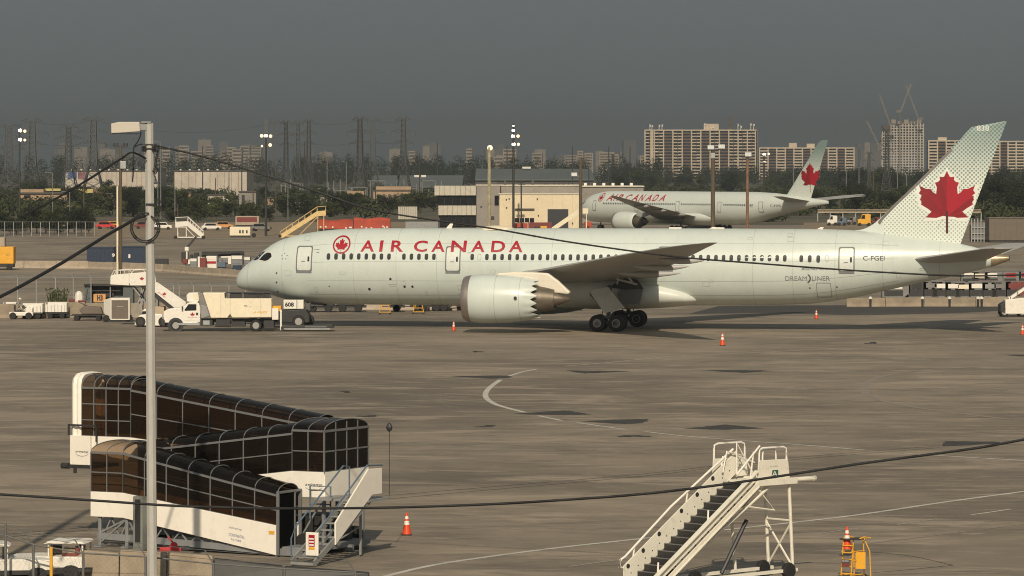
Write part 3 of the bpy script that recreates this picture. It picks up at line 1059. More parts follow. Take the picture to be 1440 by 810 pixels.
# wings
def chordline(y):
    y = abs(y)
    le = pchip([0, 2.9, 10, 20.5, 26, 28.6, 30.05], [21.3, 23.4, 28.4, 35.6, 39.4, 41.7, 43.3])(y)
    te = pchip([0, 2.9, 9.8, 18, 26, 30.05], [35.0, 35.1, 36.2, 39.7, 42.4, 43.8])(y)
    z = pchip([0, 2.9, 10, 20.5, 30.05], [4.0, 4.25, 5.15, 6.42, 7.5])(y)
    t = pchip([0, 10, 30], [.11, .085, .07])(y)
    return le, te, z, t
for sg in (-1, 1):
    secs = []
    for y in (1.5, 2.9, 5, 7.5, 10, 13, 16, 19, 22, 25, 26.5, 28, 29.2, 29.8, 30.05):
        le, te, z, t = chordline(y)
        secs.append((sg * y, le, te, z, t))
    w = A.surface('wing', secs, M['wing'])
    for y, l in ((8.2, 5.2), (13.4, 4.4), (18.6, 3.6)):
        le, te, z, t = chordline(y)
        b = MB()
        rings = []
        for i in range(13):
            u = i / 12
            rr = .24 * math.sin(math.pi * min(1, u * .97 + .03)) ** .6
            c = Vector((te - l * .62 + l * u, sg * y, z - .20 - .12 * math.sin(math.pi * u)))
            rings.append([c + Vector((0, math.cos(2 * math.pi * k / 10) * rr * .75, math.sin(2 * math.pi * k / 10) * rr)) for k in range(10)])
        b.loft(rings)
        b.build('flap_track_fairing', M['wing'], w, smooth=60)
    # lowered inboard flap edge and aileron gap
    b = MB()
    for y0, y1 in ((3.4, 9.4), (10.6, 17.2)):
        q = []
        for y in (y0, y1):
            le, te, z, t = chordline(y)
            q.append([Vector((te - 1.5, sg * y, z - .10)), Vector((te - .6, sg * y, z - .05)), Vector((te + .12, sg * y, z - .12)), Vector((te - .6, sg * y, z - .12))])
        b.loft(q)
    b.build('flap', M['wing'], w)

# belly fairing
def belly():
    b = MB()
    x0, x1 = A.at(676, 400, -2)[0], A.at(986, 420, -2)[0]
    rings = []
    for i in range(31):
        u = i / 30
        x = x0 + (x1 - x0) * u
        k = max(.02, min(1, math.sin(math.pi * min(1, u / .55) / 2) ** .8 if u < .5 else 1 - max(0, (u - .52) / .48) ** 2.3))
        hw = 2.2 + 1.12 * k if k > .3 else 3.3 * (k / .3) ** .5 * .765
        zc = 3.05 - .65 * (1 - k) * (1 if u > .5 else .2)
        hh = 1.46 * k ** .7
        ring = []
        for j in range(32):
            t = 2 * math.pi * j / 32
            ct, st = math.cos(t), math.sin(t)
            ring.append(Vector((x, hw * math.copysign(abs(ct) ** .85, ct), zc + hh * math.copysign(abs(st) ** .85, st))))
        rings.append(ring)
    b.loft(rings)
    return b.build('belly_fairing', M['belly'], A.root, smooth=60)
belly()

# tail surfaces
for sg in (-1, 1):
    pr = A.at(1285, 365, -1.5)
    ptip = A.at(1391, 349, -9.8)
    xr, xt = pr[0], ptip[0]
    zr, ztp = pr[1], ptip[1]
    A.surface('horizontal_stabilizer', [(sg * .4, xr - .7, xr + 5.6, zr - .08, .11), (sg * 1.5, xr, xr + 5.7, zr, .10), (sg * 6, xr + (xt - xr) * .54, xr + (xt - xr) * .54 + 3.6, zr + (ztp - zr) * .54, .09), (sg * 9.3, xt - .4, xt + 1.75, ztp - .05, .08), (sg * 9.85, xt + .3, xt + 1.95, ztp, .06)], M['tailgrey'] if False else M['wing'])
A0 = lambda px, py: A.at(px, py, 0)
def fin():
    zs = [A0(1240, 345)[1], A0(1250, 325)[1], A0(1262, 290)[1], A0(1300, 245)[1], A0(1340, 205)[1], A0(1366, 181)[1], A0(1385, 175)[1], A0(1415, 170.5)[1]]
    le_pts = [(1228, 345), (1233, 315), (1245, 300), (1284, 262), (1322, 224), (1353, 193), (1367, 178), (1385, 173.6), (1412, 170.4)]
    le = sorted([(A0(*p)[1], A0(*p)[0]) for p in le_pts])
    fle = pchip([p[0] for p in le], [p[1] for p in le])
    ta, tb = A0(1351, 342), A0(1416, 170)
    fte = lambda z: ta[0] + (tb[0] - ta[0]) * (z - ta[1]) / (tb[1] - ta[1])
    zz = [le[0][0] + (le[-1][0] - le[0][0]) * i / 22 for i in range(23)]
    secs = []
    for z in zz:
        ch = max(fte(z) - fle(z), .08)
        secs.append((z, fte(z) - ch, fte(z), 0, .085 + .03 * (z - zz[0]) / (zz[-1] - zz[0])))
    f = A.surface('tail_fin', secs, M['fin'], vertical=True, n=18)
    def side(x, z, off=.012):
        ch = fte(z) - fle(z)
        c = min(1, max(0, (x - fle(z)) / ch))
        t = .085 + .03 * (z - zz[0]) / (zz[-1] - zz[0])
        return Vector((x, -yt(c, t) * ch * .88 - off - .01, z))
    cx = 1200 + 578 / 4.379
    def px(dx, y):
        return A0(cx + dx / 4.379, 160 + y / 4.379)
    # white glow around the leaf, then the leaf: dark half, bright half
    clampx = lambda p_: (min(p_[0], fte(p_[1]) - .08), p_[1])
    big = [clampx(px(x * 1.16 * sg_, 500 + (y - 500) * 1.16)) for sg_ in (1, -1) for x, y in (FINLEAF[:-2] if sg_ == 1 else FINLEAF[:-2][::-1])]
    decal('leaf_border', big, [tuple(range(len(big)))], lambda x, z: side(x, z, .004), M['finwhite'], f, .4)
    def half(sg_, m, off, pts=FINLEAF):
        pl = [clampx(px(x * sg_, y)) for x, y in pts] + [px(0, pts[-1][1])]
        decal('maple_leaf', pl, [tuple(range(len(pl)))], lambda x, z: side(x, z, off), m, f, .4)
    half(1, M['red'], .014, FINLEAF[:-1])
    half(-1, M['redmid'], .014, FINLEAF[:-1])
    for pts in ([(0, 632), (-150, 470), (-158, 548), (-94, 603)], [(0, 632), (165, 505), (156, 545), (92, 602)], [(0, 632), (-62, 500), (-40, 405), (-10, 480)], [(0, 632), (90, 610), (120, 636), (40, 634)]):
        pl = [px(*p) for p in pts]
        decal('leaf_facet', pl, [tuple(range(4))], lambda x, z: side(x, z, .02), M['red2'], f, .4)
    st = [px(-7, 600), px(7, 600), px(7, 736), px(-7, 736)]
    decal('leaf_stem', st, [(0, 1, 2, 3)], lambda x, z: side(x, z, .026), M['stem'], f, .4)
    vs_, fs_ = text_poly('838', extra=.004)
    a, b_ = A0(1374, 184), A0(1391, 176.5)
    decal('fleet_number', fit(vs_, a[0], b_[0], a[1], b_[1]), fs_, lambda x, z: side(x, z, .016), M['finwhite'], f, .3)
    # rudder hinge line and leading-edge strip
    b = MB()
    b.prism([(0, 0), (1, 0), (1, 1), (0, 1)], lambda u, v, w: side(fte(zz[3] + v * (zz[-2] - zz[3])) - .32 * (fte(zz[3] + v * (zz[-2] - zz[3])) - fle(zz[3] + v * (zz[-2] - zz[3]))) + u * .03, zz[3] + v * (zz[-2] - zz[3]), w), .0, .006)
    b.build('rudder_gap', M['seam'], f)
    b = MB()
    n = 24
    v = []
    for i in range(n + 1):
        z = zz[2] + (zz[17] - zz[2]) * i / n
        v += [side(fle(z) + .02, z, .01), side(fle(z) + .30, z, .012)]
    b.add(v, [(2 * i, 2 * i + 1, 2 * i + 3, 2 * i + 2) for i in range(n)])
    b.build('leading_edge_strip', M['lip'], f)
    # dorsal fillet
    b = MB()
    rings = []
    xa, xb = A0(1203, 323)[0], A0(1242, 308)[0]
    for i in range(9):
        u = i / 8
        x = xa + (xb - xa) * u
        zt_ = A.ztop(math.sqrt(x))
        h = (A0(1240, 303)[1] - A.ztop(math.sqrt(xb))) * u ** 1.9
        w = .12 + .22 * u
        rings.append([Vector((x, -w, zt_ - .25)), Vector((x, -w * .5, zt_ + h * .6)), Vector((x, 0, zt_ + h + .02)), Vector((x, w * .5, zt_ + h * .6)), Vector((x, w, zt_ - .25))])
    b.loft(rings)
    b.build('dorsal_fillet', A.fus_mat, f, smooth=50)
fin()

# engines with pylons
ex0, ex1 = A.at(653.5, 420, -9.73)[0], A.at(764, 420, -9.73)[0]
ez = A.at(690, 420, -9.73)[1]
for sg in (-1, 1):
    e = engine(A, sg * 9.73, ex0, ex1, ez, 1.92)
    b = MB()
    pl = [A.at(p, q, -9.73) for p, q in ((690, 388), (703, 383.6), (722, 382.2), (748, 382.6), (771, 384), (786, 395), (803, 411), (800, 414), (768, 410.5), (757, 402))]
    b.prism(pl, lambda x, z, w: Vector((x, sg * 9.73 + w, z)), -.27, .27)
    b.build('pylon', M['pylon'], e, bevel=.12)

# landing gear
def main_gear(sg):
    y = sg * 4.9
    b = MB()
    b.tube((GS, y * .86, 3.6), (GS, y, 1.0), .2, .17, 10)
    b.tube((GS - 1.7, y * .7, 2.9), (GS, y, 1.5), .09, n=8)
    b.tube((GS + .3, y * .3, 2.6), (GS, y, 1.4), .09, n=8)
    b.beam((GS - .9, y, .68), (GS + .9, y, .68), .26, .30)
    for dx in (-.76, .76):
        b.tube((GS + dx, y - .95, .68), (GS + dx, y + .95, .68), .11, n=8)
    for dx in (-.5, .1, .5):
        b.tube((GS + dx, y - .3, 1.15), (GS + dx * .5, y - .28, 2.3), .035, n=5)
    b.box((GS, y - .3, 1.15), (1.3, .3, .22))
    g = b.build('main_landing_gear', M['gear'], A.root)
    for dx in (-.76, .76):
        for dy in (-.62, .62):
            w = A.wheel((GS + dx, y + dy, .67), .67, .50, g)
            A.wheelrim((GS + dx, y + dy, .67), .67, .50, g)
    return g
for sg in (-1, 1):
    g = main_gear(sg)
    b = MB()
    q = lambda px, py: A.at(px, py, -6.0)
    b.prism([q(830, 412.5), q(832, 407), q(855, 403.6), q(879, 433), q(851, 440.5)], lambda x, z, w: Vector((x, sg * (6.05 - .14 * (z - 2.2)) + w, z)), -.05, .05)
    b.build('gear_door', M['gearwhite'], g, bevel=.03)
    b = MB()
    b.prism([q(846, 408), q(853, 406.6), q(858, 413.5), q(847, 415)], lambda x, z, w: Vector((x, sg * (6.13 - .14 * (z - 2.2)) + w, z)), -.03, .03)
    b.build('hinge_plate', M['gearwhite'], g)
    b = MB()
    q2 = lambda px, py: A.at(px, py, -3.4)
    b.prism([q2(868, 414), q2(877, 404), q2(905, 406), q2(900, 428), q2(874, 428)], lambda x, z, w: Vector((x, sg * 3.62 + w, z)), -.04, .04)
    b.build('wheel_well_door', M['welldoor'], g)
    b = MB()
    b.prism([q2(856, 404), q2(880, 391), q2(897, 393), q2(906, 406), q2(880, 407)], lambda x, z, w: Vector((x, sg * 3.72 + w, z)), -.04, .04)
    b.build('wheel_well', M['dark'], g)
    b = MB()
    b.tube(A.pt(866, 392, -4.6) * 1, A.pt(896, 400, -4.6), .09, n=6)
    b.tube(A.pt(880, 384, -4.6), A.pt(890, 398, -4.6), .09, n=6)
    b.tube(A.pt(870, 384, -4.6), A.pt(868, 400, -4.6), .06, n=6)
    if sg < 0:
        b.build('brace', M['gearwhite'], g)
def nose_gear():
    b = MB()
    b.tube((5.9, 0, 2.6), (5.9, 0, .55), .14, n=10)
    b.tube((5.9, -.5, .52), (5.9, .5, .52), .09, n=8)
    b.tube((7.4, 0, 2.3), (5.9, 0, 1.2), .07, n=6)
    g = b.build('nose_landing_gear', M['gear'], A.root)
    for dy in (-.4, .4):
        A.wheel((5.9, dy, .5), .5, .34, g)
        A.wheelrim((5.9, dy, .5), .5, .34, g)
    for sg in (-1, 1):
        b = MB()
        b.box((6.9, sg * .6, 1.95), (1.0, .05, .5))
        b.build('gear_door', M['gear'], g)
nose_gear()
# satcom radome, aerials
b = MB()
rx0, rx1 = A0(676, 320)[0], A0(727, 320)[0]
rings = []
for i in range(13):
    u = i / 12
    w = max(.02, math.sin(math.pi * min(1, u ** .8)) ** .55)
    x = rx0 + (rx1 - rx0) * u
    rings.append([Vector((x, -1.0 * w * math.cos(a), A.ztop(math.sqrt(x)) - .14 + .36 * w * math.sin(a))) for a in [math.pi * j / 10 for j in range(11)]])
b.loft(rings)
b.build('satcom_radome', M['cream'], A.root, smooth=60)
for px, hpx in ((631, 6.5), (1152, 2.5), (1000, 2)):
    x = A0(px, 320)[0]
    z = A.ztop(math.sqrt(x))
    hh = hpx / 17.5
    b = MB()
    b.prism([(x - .25, z - .05), (x + .22, z - .05), (x + .38, z + hh), (x + .12, z + hh)], lambda u, v, w: Vector((u, w, v)), -.04, .04)
    b.build('blade_aerial', M['white'], A.root)
for px in (950, 1010):
    x = A0(px, 320)[0]
    b = MB()
    b.box((x, 0, A.ztop(math.sqrt(x)) + .03), (1.0, .4, .12))
    b.build('roof_antenna', M['white'], A.root, bevel=.04)

# ---- the second airliner, parked nose-away behind
PS2 = R(52)
TAIL = (59.7, 782.0)
L2 = 73.9
N2 = (TAIL[0] - L2 * math.cos(PS2), TAIL[1] + L2 * math.sin(PS2))
pr2 = [(0, 3.7, 3.69, .001), (.3, 4.55, 2.85, .75), (1, 5.3, 2.3, 1.35), (2, 6.0, 1.95, 1.85), (4, 7.05, 1.65, 2.45), (6, 7.5, 1.55, 2.8), (9, 7.85, 1.5, 3.05), (12, 7.9, 1.5, 3.1),
       (48, 7.9, 1.5, 3.1), (52, 7.9, 1.75, 3.05), (58, 7.75, 2.9, 2.5), (64, 7.3, 4.1, 1.75), (69, 6.85, 5.0, 1.0), (72.5, 6.5, 5.55, .4), (L2, 6.35, 5.75, .12)]
B = Airliner('airliner', 'smaller distant white airliner angled away behind the cream hangar and the big airliner', N2, PS2, pr2, M['skin777'])
AA = A
b = MB()
w1 = None
for x in [10.5 + .55 * i for i in range(96)]:
    if any(abs(x - d) < .9 for d in (21, 33.5, 46, 57.5)):
        continue
    if w1 is None:
        poly = B.rrect(20, 5.4, .27, .42, .13, 2)
        w1 = B.patchpoly('window', [(a - 20, z) for a, z in poly], M['window'], .012)
        for v in w1.data.vertices:
            v.co = B.side(v.co.x + 20, v.co.z, .016) - Vector((20, 0, 0))
        w1.location.x = x
    elif x < 56:
        o = w1.copy()
        COL.objects.link(o)
        o.location.x = x
for x in (7.5, 21, 33.5, 46, 57.5):
    B.door(x, 4.95 + (.1 if x > 50 else 0), 1.15, 2.0, .1, False)
xt = 11.2
for ch, w in (('A', 1.75), ('I', .6), ('R', 1.5), (' ', .3), ('C', 1.6), ('A', 1.75), ('N', 1.6), ('A', 1.75), ('D', 1.55), ('A', 1.75)):
    if ch != ' ':
        B.lettering('title_letter', ch, xt, xt + w, 5.95, 7.25, M['red'], off=.02, extra=.02, shear=.25)
    xt += w + .42
B.roundel(9.2, 6.6, .85)
B.lettering('registration', 'C-FIVS', 60, 62.6, 5.05, 5.55, M['print'])
B.patchpoly('cockpit_window', [(1.6, 5.05), (2.9, 5.3), (3.3, 5.9), (2.6, 5.9), (2.0, 5.55)], M['glass'], .02)
for sg in (-1, 1):
    secs = []
    for y, le, te, z, t in ((1.5, 25, 39.5, 2.9, .12), (3.1, 26.2, 39.3, 3.0, .12), (10, 31.5, 41, 4.1, .11), (20, 38.6, 44.2, 5.6, .10), (29, 45, 47.8, 6.9, .09), (32.2, 48.4, 49.6, 7.3, .07)):
        secs.append((sg * y, le, te, z, t))
    w = B.surface('wing', secs, M['wing'])
    for y, te, z in ((8, 41, 3.5), (14, 42, 4.3), (20, 44, 5.2)):
        bb_ = MB()
        bb_.lathe([(.02, te - 3.6), (.32, te - 2.4), (.38, te - 1), (.25, te + .4), (.02, te + 1.2)], (0, sg * y, z), 'x', 8)
        bb_.build('flap_track_fairing', M['wing'], w, smooth=60)
    B.surface('horizontal_stabilizer', [(sg * .5, 62.2, 69.6, 6.25, .11), (sg * 1.6, 63.2, 69.6, 6.35, .1), (sg * 10.75, 70.4, 73.0, 7.2, .08)], M['wing'])
    e = engine(B, sg * 9.8, 23.2, 30.4, 2.05, 1.95, chev=False, simple=True)
    bb_ = MB()
    bb_.prism([(25, 3.8), (30, 3.9), (34, 3.6), (31, 2.9), (27, 3.0)], lambda x, z, w_: Vector((x, sg * 9.8 + w_, z)), -.25, .25)
    bb_.build('pylon', M['wing'], e)
    g = MB()
    y = sg * 5.5
    g.tube((37, y * .8, 3), (37, y, .7), .2, n=8)
    g.beam((35.4, y, .65), (38.6, y, .65), .25)
    g = g.build('main_landing_gear', M['gear'], B.root)
    for dx in (-1.5, 0, 1.5):
        for dy in (-.6, .6):
            B.wheel((37 + dx, y + dy, .66), .66, .5, g, 14)
bb_ = MB()
bb_.lathe([(.02, 28), (2.0, 30), (3.3, 33), (3.3, 40), (2.4, 43.5), (.02, 47)], (0, 0, 2.9), 'x', 24)
bf = bb_.build('belly_fairing', M['skin777'], B.root, smooth=60)
for v in bf.data.vertices:
    v.co.z = 2.9 + (v.co.z - 2.9) * .5
g = MB()
g.tube((6, 0, 2.2), (6, 0, .5), .15, n=8)
g = g.build('nose_landing_gear', M['gear'], B.root)
for dy in (-.4, .4):
    B.wheel((6, dy, .52), .52, .35, g, 14)
def fin2():
    secs = [(6.6, 61.0, 69.0, 0, .09), (7.6, 62.4, 69.4, 0, .09), (9.0, 63.7, 70.0, 0, .09), (17.2, 71.0, 73.6, 0, .09), (17.7, 71.9, 73.8, 0, .08), (17.8, 72.6, 73.8, 0, .06)]
    f = B.surface('tail_fin', secs, M['fin'], vertical=True)
    fle = pchip([q[0] for q in secs], [q[1] for q in secs])
    fte = pchip([q[0] for q in secs], [q[2] for q in secs])
    def side(x, z, off):
        ch = fte(z) - fle(z)
        return Vector((x, -yt(min(1, max(0, (x - fle(z)) / ch)), .09) * ch * .9 - off - .02, z))
    for sg, m in ((1, M['red']), (-1, M['redmid'])):
        pl = [(69.0 + sg * x * .0145, 13.6 - (y - 350) * .0150) for x, y in FINLEAF]
        pl.append((69.0, pl[-1][1]))
        decal('maple_leaf', pl, [tuple(range(len(pl)))], lambda x, z: side(x, z, .03), m, f, .4)
fin2()
# ------------------------------------------------------------------ foreground: switchback boarding ramp
RX, RD = -7.85, 138.5
RZ = math.atan2(-.47, .88)
ramp = thing('boarding_ramp', 'large white switchback boarding ramp with smoked canopy behind the concrete pole', 'boarding ramp', (RX, RD, 0), RZ)
RC, RS = math.cos(RZ), math.sin(RZ)
def rl(px, py, v):
    """photo pixel -> (u, z) in the ramp's vertical plane at local depth v"""
    k = (px - 720) / F
    u = (k * (RD + RC * v) - RX + RS * v) / (RC - k * RS)
    D = RD + RS * u + RC * v
    return u, H + (HY - py) * D / F
def lerp(a, b, t):
    return a + (b - a) * t
def ramp_seg(u0, u1, zb, zg, ze, rise, v0, v1, bays, rows, near=True, far=True, endcap=(False, False)):
    """one canopied length: white base panel, smoked panes with grey bars, arched roof panes"""
    fr = MB()
    us = [lerp(u0, u1, i / bays) for i in range(bays + 1)]
    at = lambda pair, u: lerp(pair[0], pair[1], (u - u0) / (u1 - u0))
    for v, on in ((v0, near), (v1, far)):
        if not on:
            continue
        b = MB()
        vo = v
        pts = [(u0, zb[0]), (u1, zb[1]), (u1, zg[1]), (u0, zg[0])]
        b.prism(pts, lambda x, z, w: Vector((x, vo + w, z)), -.035, .035)
        b.build('base_panel', M['rampwhite'], ramp, bevel=.012)
        for u in us:
            fr.beam((u, v, at(zg, u) - .06), (u, v, at(ze, u)), .038)
        for k in range(rows + 1):
            zz = lambda u: lerp(at(zg, u), at(ze, u), k / rows)
            fr.beam((u0, v, zz(u0)), (u1, v, zz(u1)), .036 if k < rows else .07)
        for i in range(bays):
            for k in range(rows):
                a, c = us[i], us[i + 1]
                z = [lerp(at(zg, a), at(ze, a), k / rows), lerp(at(zg, c), at(ze, c), k / rows), lerp(at(zg, c), at(ze, c), (k + 1) / rows), lerp(at(zg, a), at(ze, a), (k + 1) / rows)]
                if v == v0:
                    b = MB()
                    b.prism([(a + .022, z[0]), (c - .022, z[1]), (c - .022, z[2]), (a + .022, z[3])], lambda x, zz_, w: Vector((x, v + w, zz_)), -.004, .004)
                    b.build('glass_pane', M['smoked'], ramp)
        if v == v1:
            b = MB()
            b.prism([(u0, zg[0]), (u1, zg[1]), (u1, ze[1]), (u0, ze[0])], lambda x, zz_, w: Vector((x, v + w, zz_)), -.004, .004)
            b.build('back_glazing', M['smoked'], ramp)
    # roof arch
    na = 10
    def arch(u, j, dz=0):
        t = math.pi * j / na
        return Vector((u, (v0 + v1) / 2 - math.cos(t) * (v1 - v0) / 2, at(ze, u) + (rise + dz) * math.sin(t) ** .85))
    for u in us:
        fr.pipe([arch(u, j, .008) for j in range(na + 1)], .018, 5)
    for i in range(bays):
        b = MB()
        b.loft([[arch(us[i] + .02, j) for j in range(na + 1)], [arch(us[i + 1] - .02, j) for j in range(na + 1)]], cap=False, closed=False)
        b.build('roof_pane', M['smoked'], ramp, smooth=40)
    # handrails, floor
    for hh in (.25, .55):
        for v in (v0 + .1, v1 - .1):
            fr.beam((u0, v, zg[0] + hh), (u1, v, zg[1] + hh), .035)
    fr.build('frame', M['rampbar'], ramp)
    b = MB()
    b.prism([(u0, zb[0] + .25), (u1, zb[1] + .25), (u1, zb[1] + .32), (u0, zb[0] + .32)], lambda x, z, w: Vector((x, w, z)), v0 + .05, v1 - .05)
    b.build('floor', M['dark'], ramp)
    for e, u, i in ((endcap[0], u0, 0), (endcap[1], u1, 1)):
        if e:
            b = MB()
            b.bb((u - .03, v0, zb[i]), (u + .03, v1, zg[i]))
            b.build('base_panel', M['rampwhite'], ramp, bevel=.012)
            fr = MB()
            n = max(2, int((v1 - v0) / .62))
            for k in range(n + 1):
                v = lerp(v0, v1, k / n)
                fr.beam((u, v, zg[i] - .06), (u, v, ze[i] + (.0 if k in (0, n) else rise * .8)), .05)
                if k < n:
                    for q in range(rows):
                        b = MB()
                        b.bb((u - .004, v + .03, lerp(zg[i], ze[i], q / rows) + .02), (u + .004, lerp(v0, v1, (k + 1) / n) - .03, lerp(zg[i], ze[i], (q + 1) / rows) - .02))
                        b.build('glass_pane', M['smoked'], ramp)
            for q in range(rows + 1):
                fr.beam((u, v0, lerp(zg[i], ze[i], q / rows)), (u, v1, lerp(zg[i], ze[i], q / rows)), .05 if q < rows else .08)
            fr.build('frame', M['rampbar'], ramp)
            b = MB()
            b.loft([[arch(u - .004, j) for j in range(na + 1)], [arch(u + .004, j) for j in range(na + 1)]])
            b.build('end_pane', M['smoked'], ramp)
# heights read from the photo
zz = lambda px, py, v: rl(px, py, v)[1]
lt = dict(b=zz(150, 727, 0), g=zz(150, 692, 0), e=zz(150, 637, 0))
rt = dict(b=zz(457, 700, 1.6), g=zz(457, 664, 1.6), e=zz(457, 606.5, 1.6))
tt = dict(g=zz(150, 614, 3.1), e=zz(150, 546, 3.1))
tt['b'] = tt['g'] - .84
uL0, uL1 = rl(128, 700, 0)[0], rl(173, 700, 0)[0]
uR0, uR1 = rl(412, 640, 1.6)[0], rl(457, 640, 1.6)[0]
uT0, uT1 = rl(115, 600, 3.1)[0], rl(184, 600, 3.1)[0]
dr = dict(b=zz(390, 781, 0), g=zz(390, 739, 0), e=zz(390, 697, 0))
ramp_seg(uL0, uL1, (lt['b'],) * 2, (lt['g'],) * 2, (lt['e'],) * 2, .33, 0, 2.95, 2, 2)                      # lower left landing
ramp_seg(uL1, 0, (lt['b'], dr['b']), (lt['g'], dr['g']), (lt['e'], dr['e']), .36, 0, 1.4, 7, 2)             # lower flight
ramp_seg(uL1, uR0, (lt['b'] + .1, rt['b']), (lt['g'] + .1, rt['g']), (lt['e'] + .02, rt['e'] - .12), .36, 1.55, 2.95, 6, 2)   # middle flight
ramp_seg(uR0, uR1, (rt['b'],) * 2, (rt['g'],) * 2, (rt['e'],) * 2, .34, 1.55, 4.5, 2, 2, endcap=(False, True))                 # right landing
ramp_seg(uT1, uR0, (tt['b'], rt['b'] + .1), (tt['g'], rt['g'] + .1), (tt['e'] - .05, rt['e'] + .02), .38, 3.1, 4.5, 7, 2)      # upper flight
ramp_seg(uT0, uT1, (tt['b'] + .35, tt['b']), (tt['g'],) * 2, (tt['e'],) * 2, .42, 3.1, 4.6, 4, 3)                                # cab
# white bellows hood round the cab mouth
b = MB()
def hood(k, u):
    v0, v1 = 3.1 - k, 4.6 + k
    z0, z1 = tt['g'] - .1, tt['e'] + .1
    pts = [Vector((u, v0, z0)), Vector((u, v0, z1))]
    for j in range(1, 8):
        t = math.pi * j / 8
        pts.append(Vector((u, (v0 + v1) / 2 - math.cos(t) * (v1 - v0) / 2, z1 + (.36 + k * .5) * min(1, math.sin(t) * 1.25) ** .8)))
    return pts + [Vector((u, v1, z1)), Vector((u, v1, z0))]
rings = []
for i, (u, k) in enumerate(((.0, .03), (-.10, .10), (-.18, .06), (-.28, .12), (-.36, .07), (-.42, .0))):
    rings.append(hood(k, uT0 + u))
b.loft(rings, cap=False, closed=False)
b.build('bellows_hood', M['rampwhite'], ramp, smooth=30)
# cab apron with maker's mark
b = MB()
p0, p1 = rl(100, 653, 3.0), rl(128, 613, 3.0)
b.bb((p0[0], 2.92, p0[1]), (p1[0], 3.02, p1[1]))
b.build('cab_panel', M['rampwhite'], ramp, bevel=.015)
b = MB()
b.bb((p0[0] - .15, 2.9, p0[1] - .12), (p1[0] + .1, 4.6, p0[1] - .01))
b.bb((p0[0] - .05, 2.86, p1[1] - .0), (p0[0], 2.92, p1[1] + .4))
b.bb((p1[0] + .25, 2.9, p1[1] - .2), (p1[0] + .3, 2.95, p1[1] + .4))
b.bb((p0[0], 2.86, p1[1] + .34), (p1[0] + .3, 2.92, p1[1] + .4))
b.tube((p0[0] - .35, 2.95, p0[1] - .05), (p0[0] - .05, 2.95, p0[1] - .05), .11)
b.tube((p0[0] + .2, 2.95, p0[1] - .3), (p0[0] + .2, 2.95, p0[1] - .1), .06)
b.build('cab_hinge', M['dark'], ramp)
def swoosh_on(u, v, z, w, par, txt='aviramp', facing='v'):
    ax = Vector((1, 0, 0)) if facing == 'v' else Vector((0, 1, 0))
    o = Vector((u, v, z))
    text_on(par, txt, o, ax, (0, 0, 1), w, w * .17, M['print'], name='maker_mark', shear=.35, extra=.01)
    arc = [(w * (.5 + .52 * math.cos(R(a))), w * (.06 + .26 * math.sin(R(a)))) for a in range(200, 341, 14)]
    arc += [(w * (.5 + .50 * math.cos(R(a))), w * (.05 + .225 * math.sin(R(a)))) for a in range(340, 199, -14)]
    decal('maker_swoosh', arc, [tuple(range(len(arc)))], lambda x, y: o + ax * x + Vector((0, 0, y)), M['print'], par)
a_ = rl(105, 637, 2.915)
swoosh_on(a_[0] + .03, 2.915, a_[1], .55, ramp)
a_ = rl(429, 684, 1.51)
swoosh_on(a_[0], 1.51, a_[1], .68, ramp)
for (px, py, txt, w, h) in ((322, 743.5, 'aviramp', .5, .09), (322, 753.5, 'CONTINENTAL', .62, .10), (325, 760.5, 'NJ1382', .4, .09)):
    u, z = rl(px, py, -.04)
    sl_ = (dr['g'] - lt['g']) / (0 - uL1)
    text_on(ramp, txt, (u, -.042, z), (1, 0, sl_), (0, 0, 1), w, h, M['blue'])
u, z = rl(378, 751, -.04)
b = MB()
b.bb((u, -.05, z), (u + .22, -.04, z + .11))
b.build('warning_label', M['yellow'], ramp)
# street-level door: black slab as the opening's painted shade, in a grey frame
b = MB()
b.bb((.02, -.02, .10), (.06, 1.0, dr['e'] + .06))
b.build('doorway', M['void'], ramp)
b = MB()
for v in (-.04, 1.02, 1.42):
    b.bb((0, v - .035, .05), (.1, v + .035, dr['e'] + .12))
b.bb((0, -.07, dr['e'] + .06), (.1, 1.45, dr['e'] + .14))
b.build('door_frame', M['rampbar'], ramp, bevel=.01)
# chassis, lattice, legs, jack column
b = MB()
for v in (.15, 2.8):
    b.beam((uL0 + .2, v, .40), (1.3, v, .12), .14, .22)
for v in (.15, 2.8):
    for i in range(9):
        u = lerp(uL0 + .4, -.8, i / 9)
        u2 = lerp(uL0 + .4, -.8, (i + .5) / 9)
        u3 = lerp(uL0 + .4, -.8, (i + 1) / 9)
        zt = lambda q: lerp(lt['b'], dr['b'], max(0, min(1, (q - uL1) / -uL1))) - .03
        zl = lambda q: lerp(.38, .16, (q - uL0) / (1.3 - uL0))
        if zt(u2) - zl(u2) > .1:
            b.beam((u, v, zl(u)), (u2, v, zt(u2)), .05)
            b.beam((u2, v, zt(u2)), (u3, v, zl(u3)), .05)
for u in (uL0 + .3, uL0 + 1.4):
    for v in (.1, 2.8):
        b.tube((u, v, .02), (u, v, lt['b']), .07, n=8)
        b.box((u, v, .05), (.3, .3, .08))
b.beam((uL0 + .3, .1, .15), (uL0 + 1.4, .1, lt['b'] - .05), .06)
b.beam((uL0 + .3, .1, .5), (uL0 + 1.4, .1, lt['b'] - .05), .06)
for u in (uR1 - .1, uR1 - 1.1):
    for v in (1.7, 4.3):
        b.beam((u, v, .1), (u, v, rt['b']), .11)
b.beam((uR1 - 1.1, 1.7, .35), (uR1 - .1, 1.7, rt['b']), .06)
b.beam((uR1 - .1, 1.7, .4), (uR1 - .1, 4.3, rt['b']), .07)
b.bb((-1.5, .2, .15), (uR1 + .2, 4.3, .32))
b.build('chassis', M['rampgrey'] if 'rampgrey' in M else M['grey'], ramp)
b = MB()
b.box((uR1 - 1.0, 3.2, .75), (1.5, 1.4, .9))
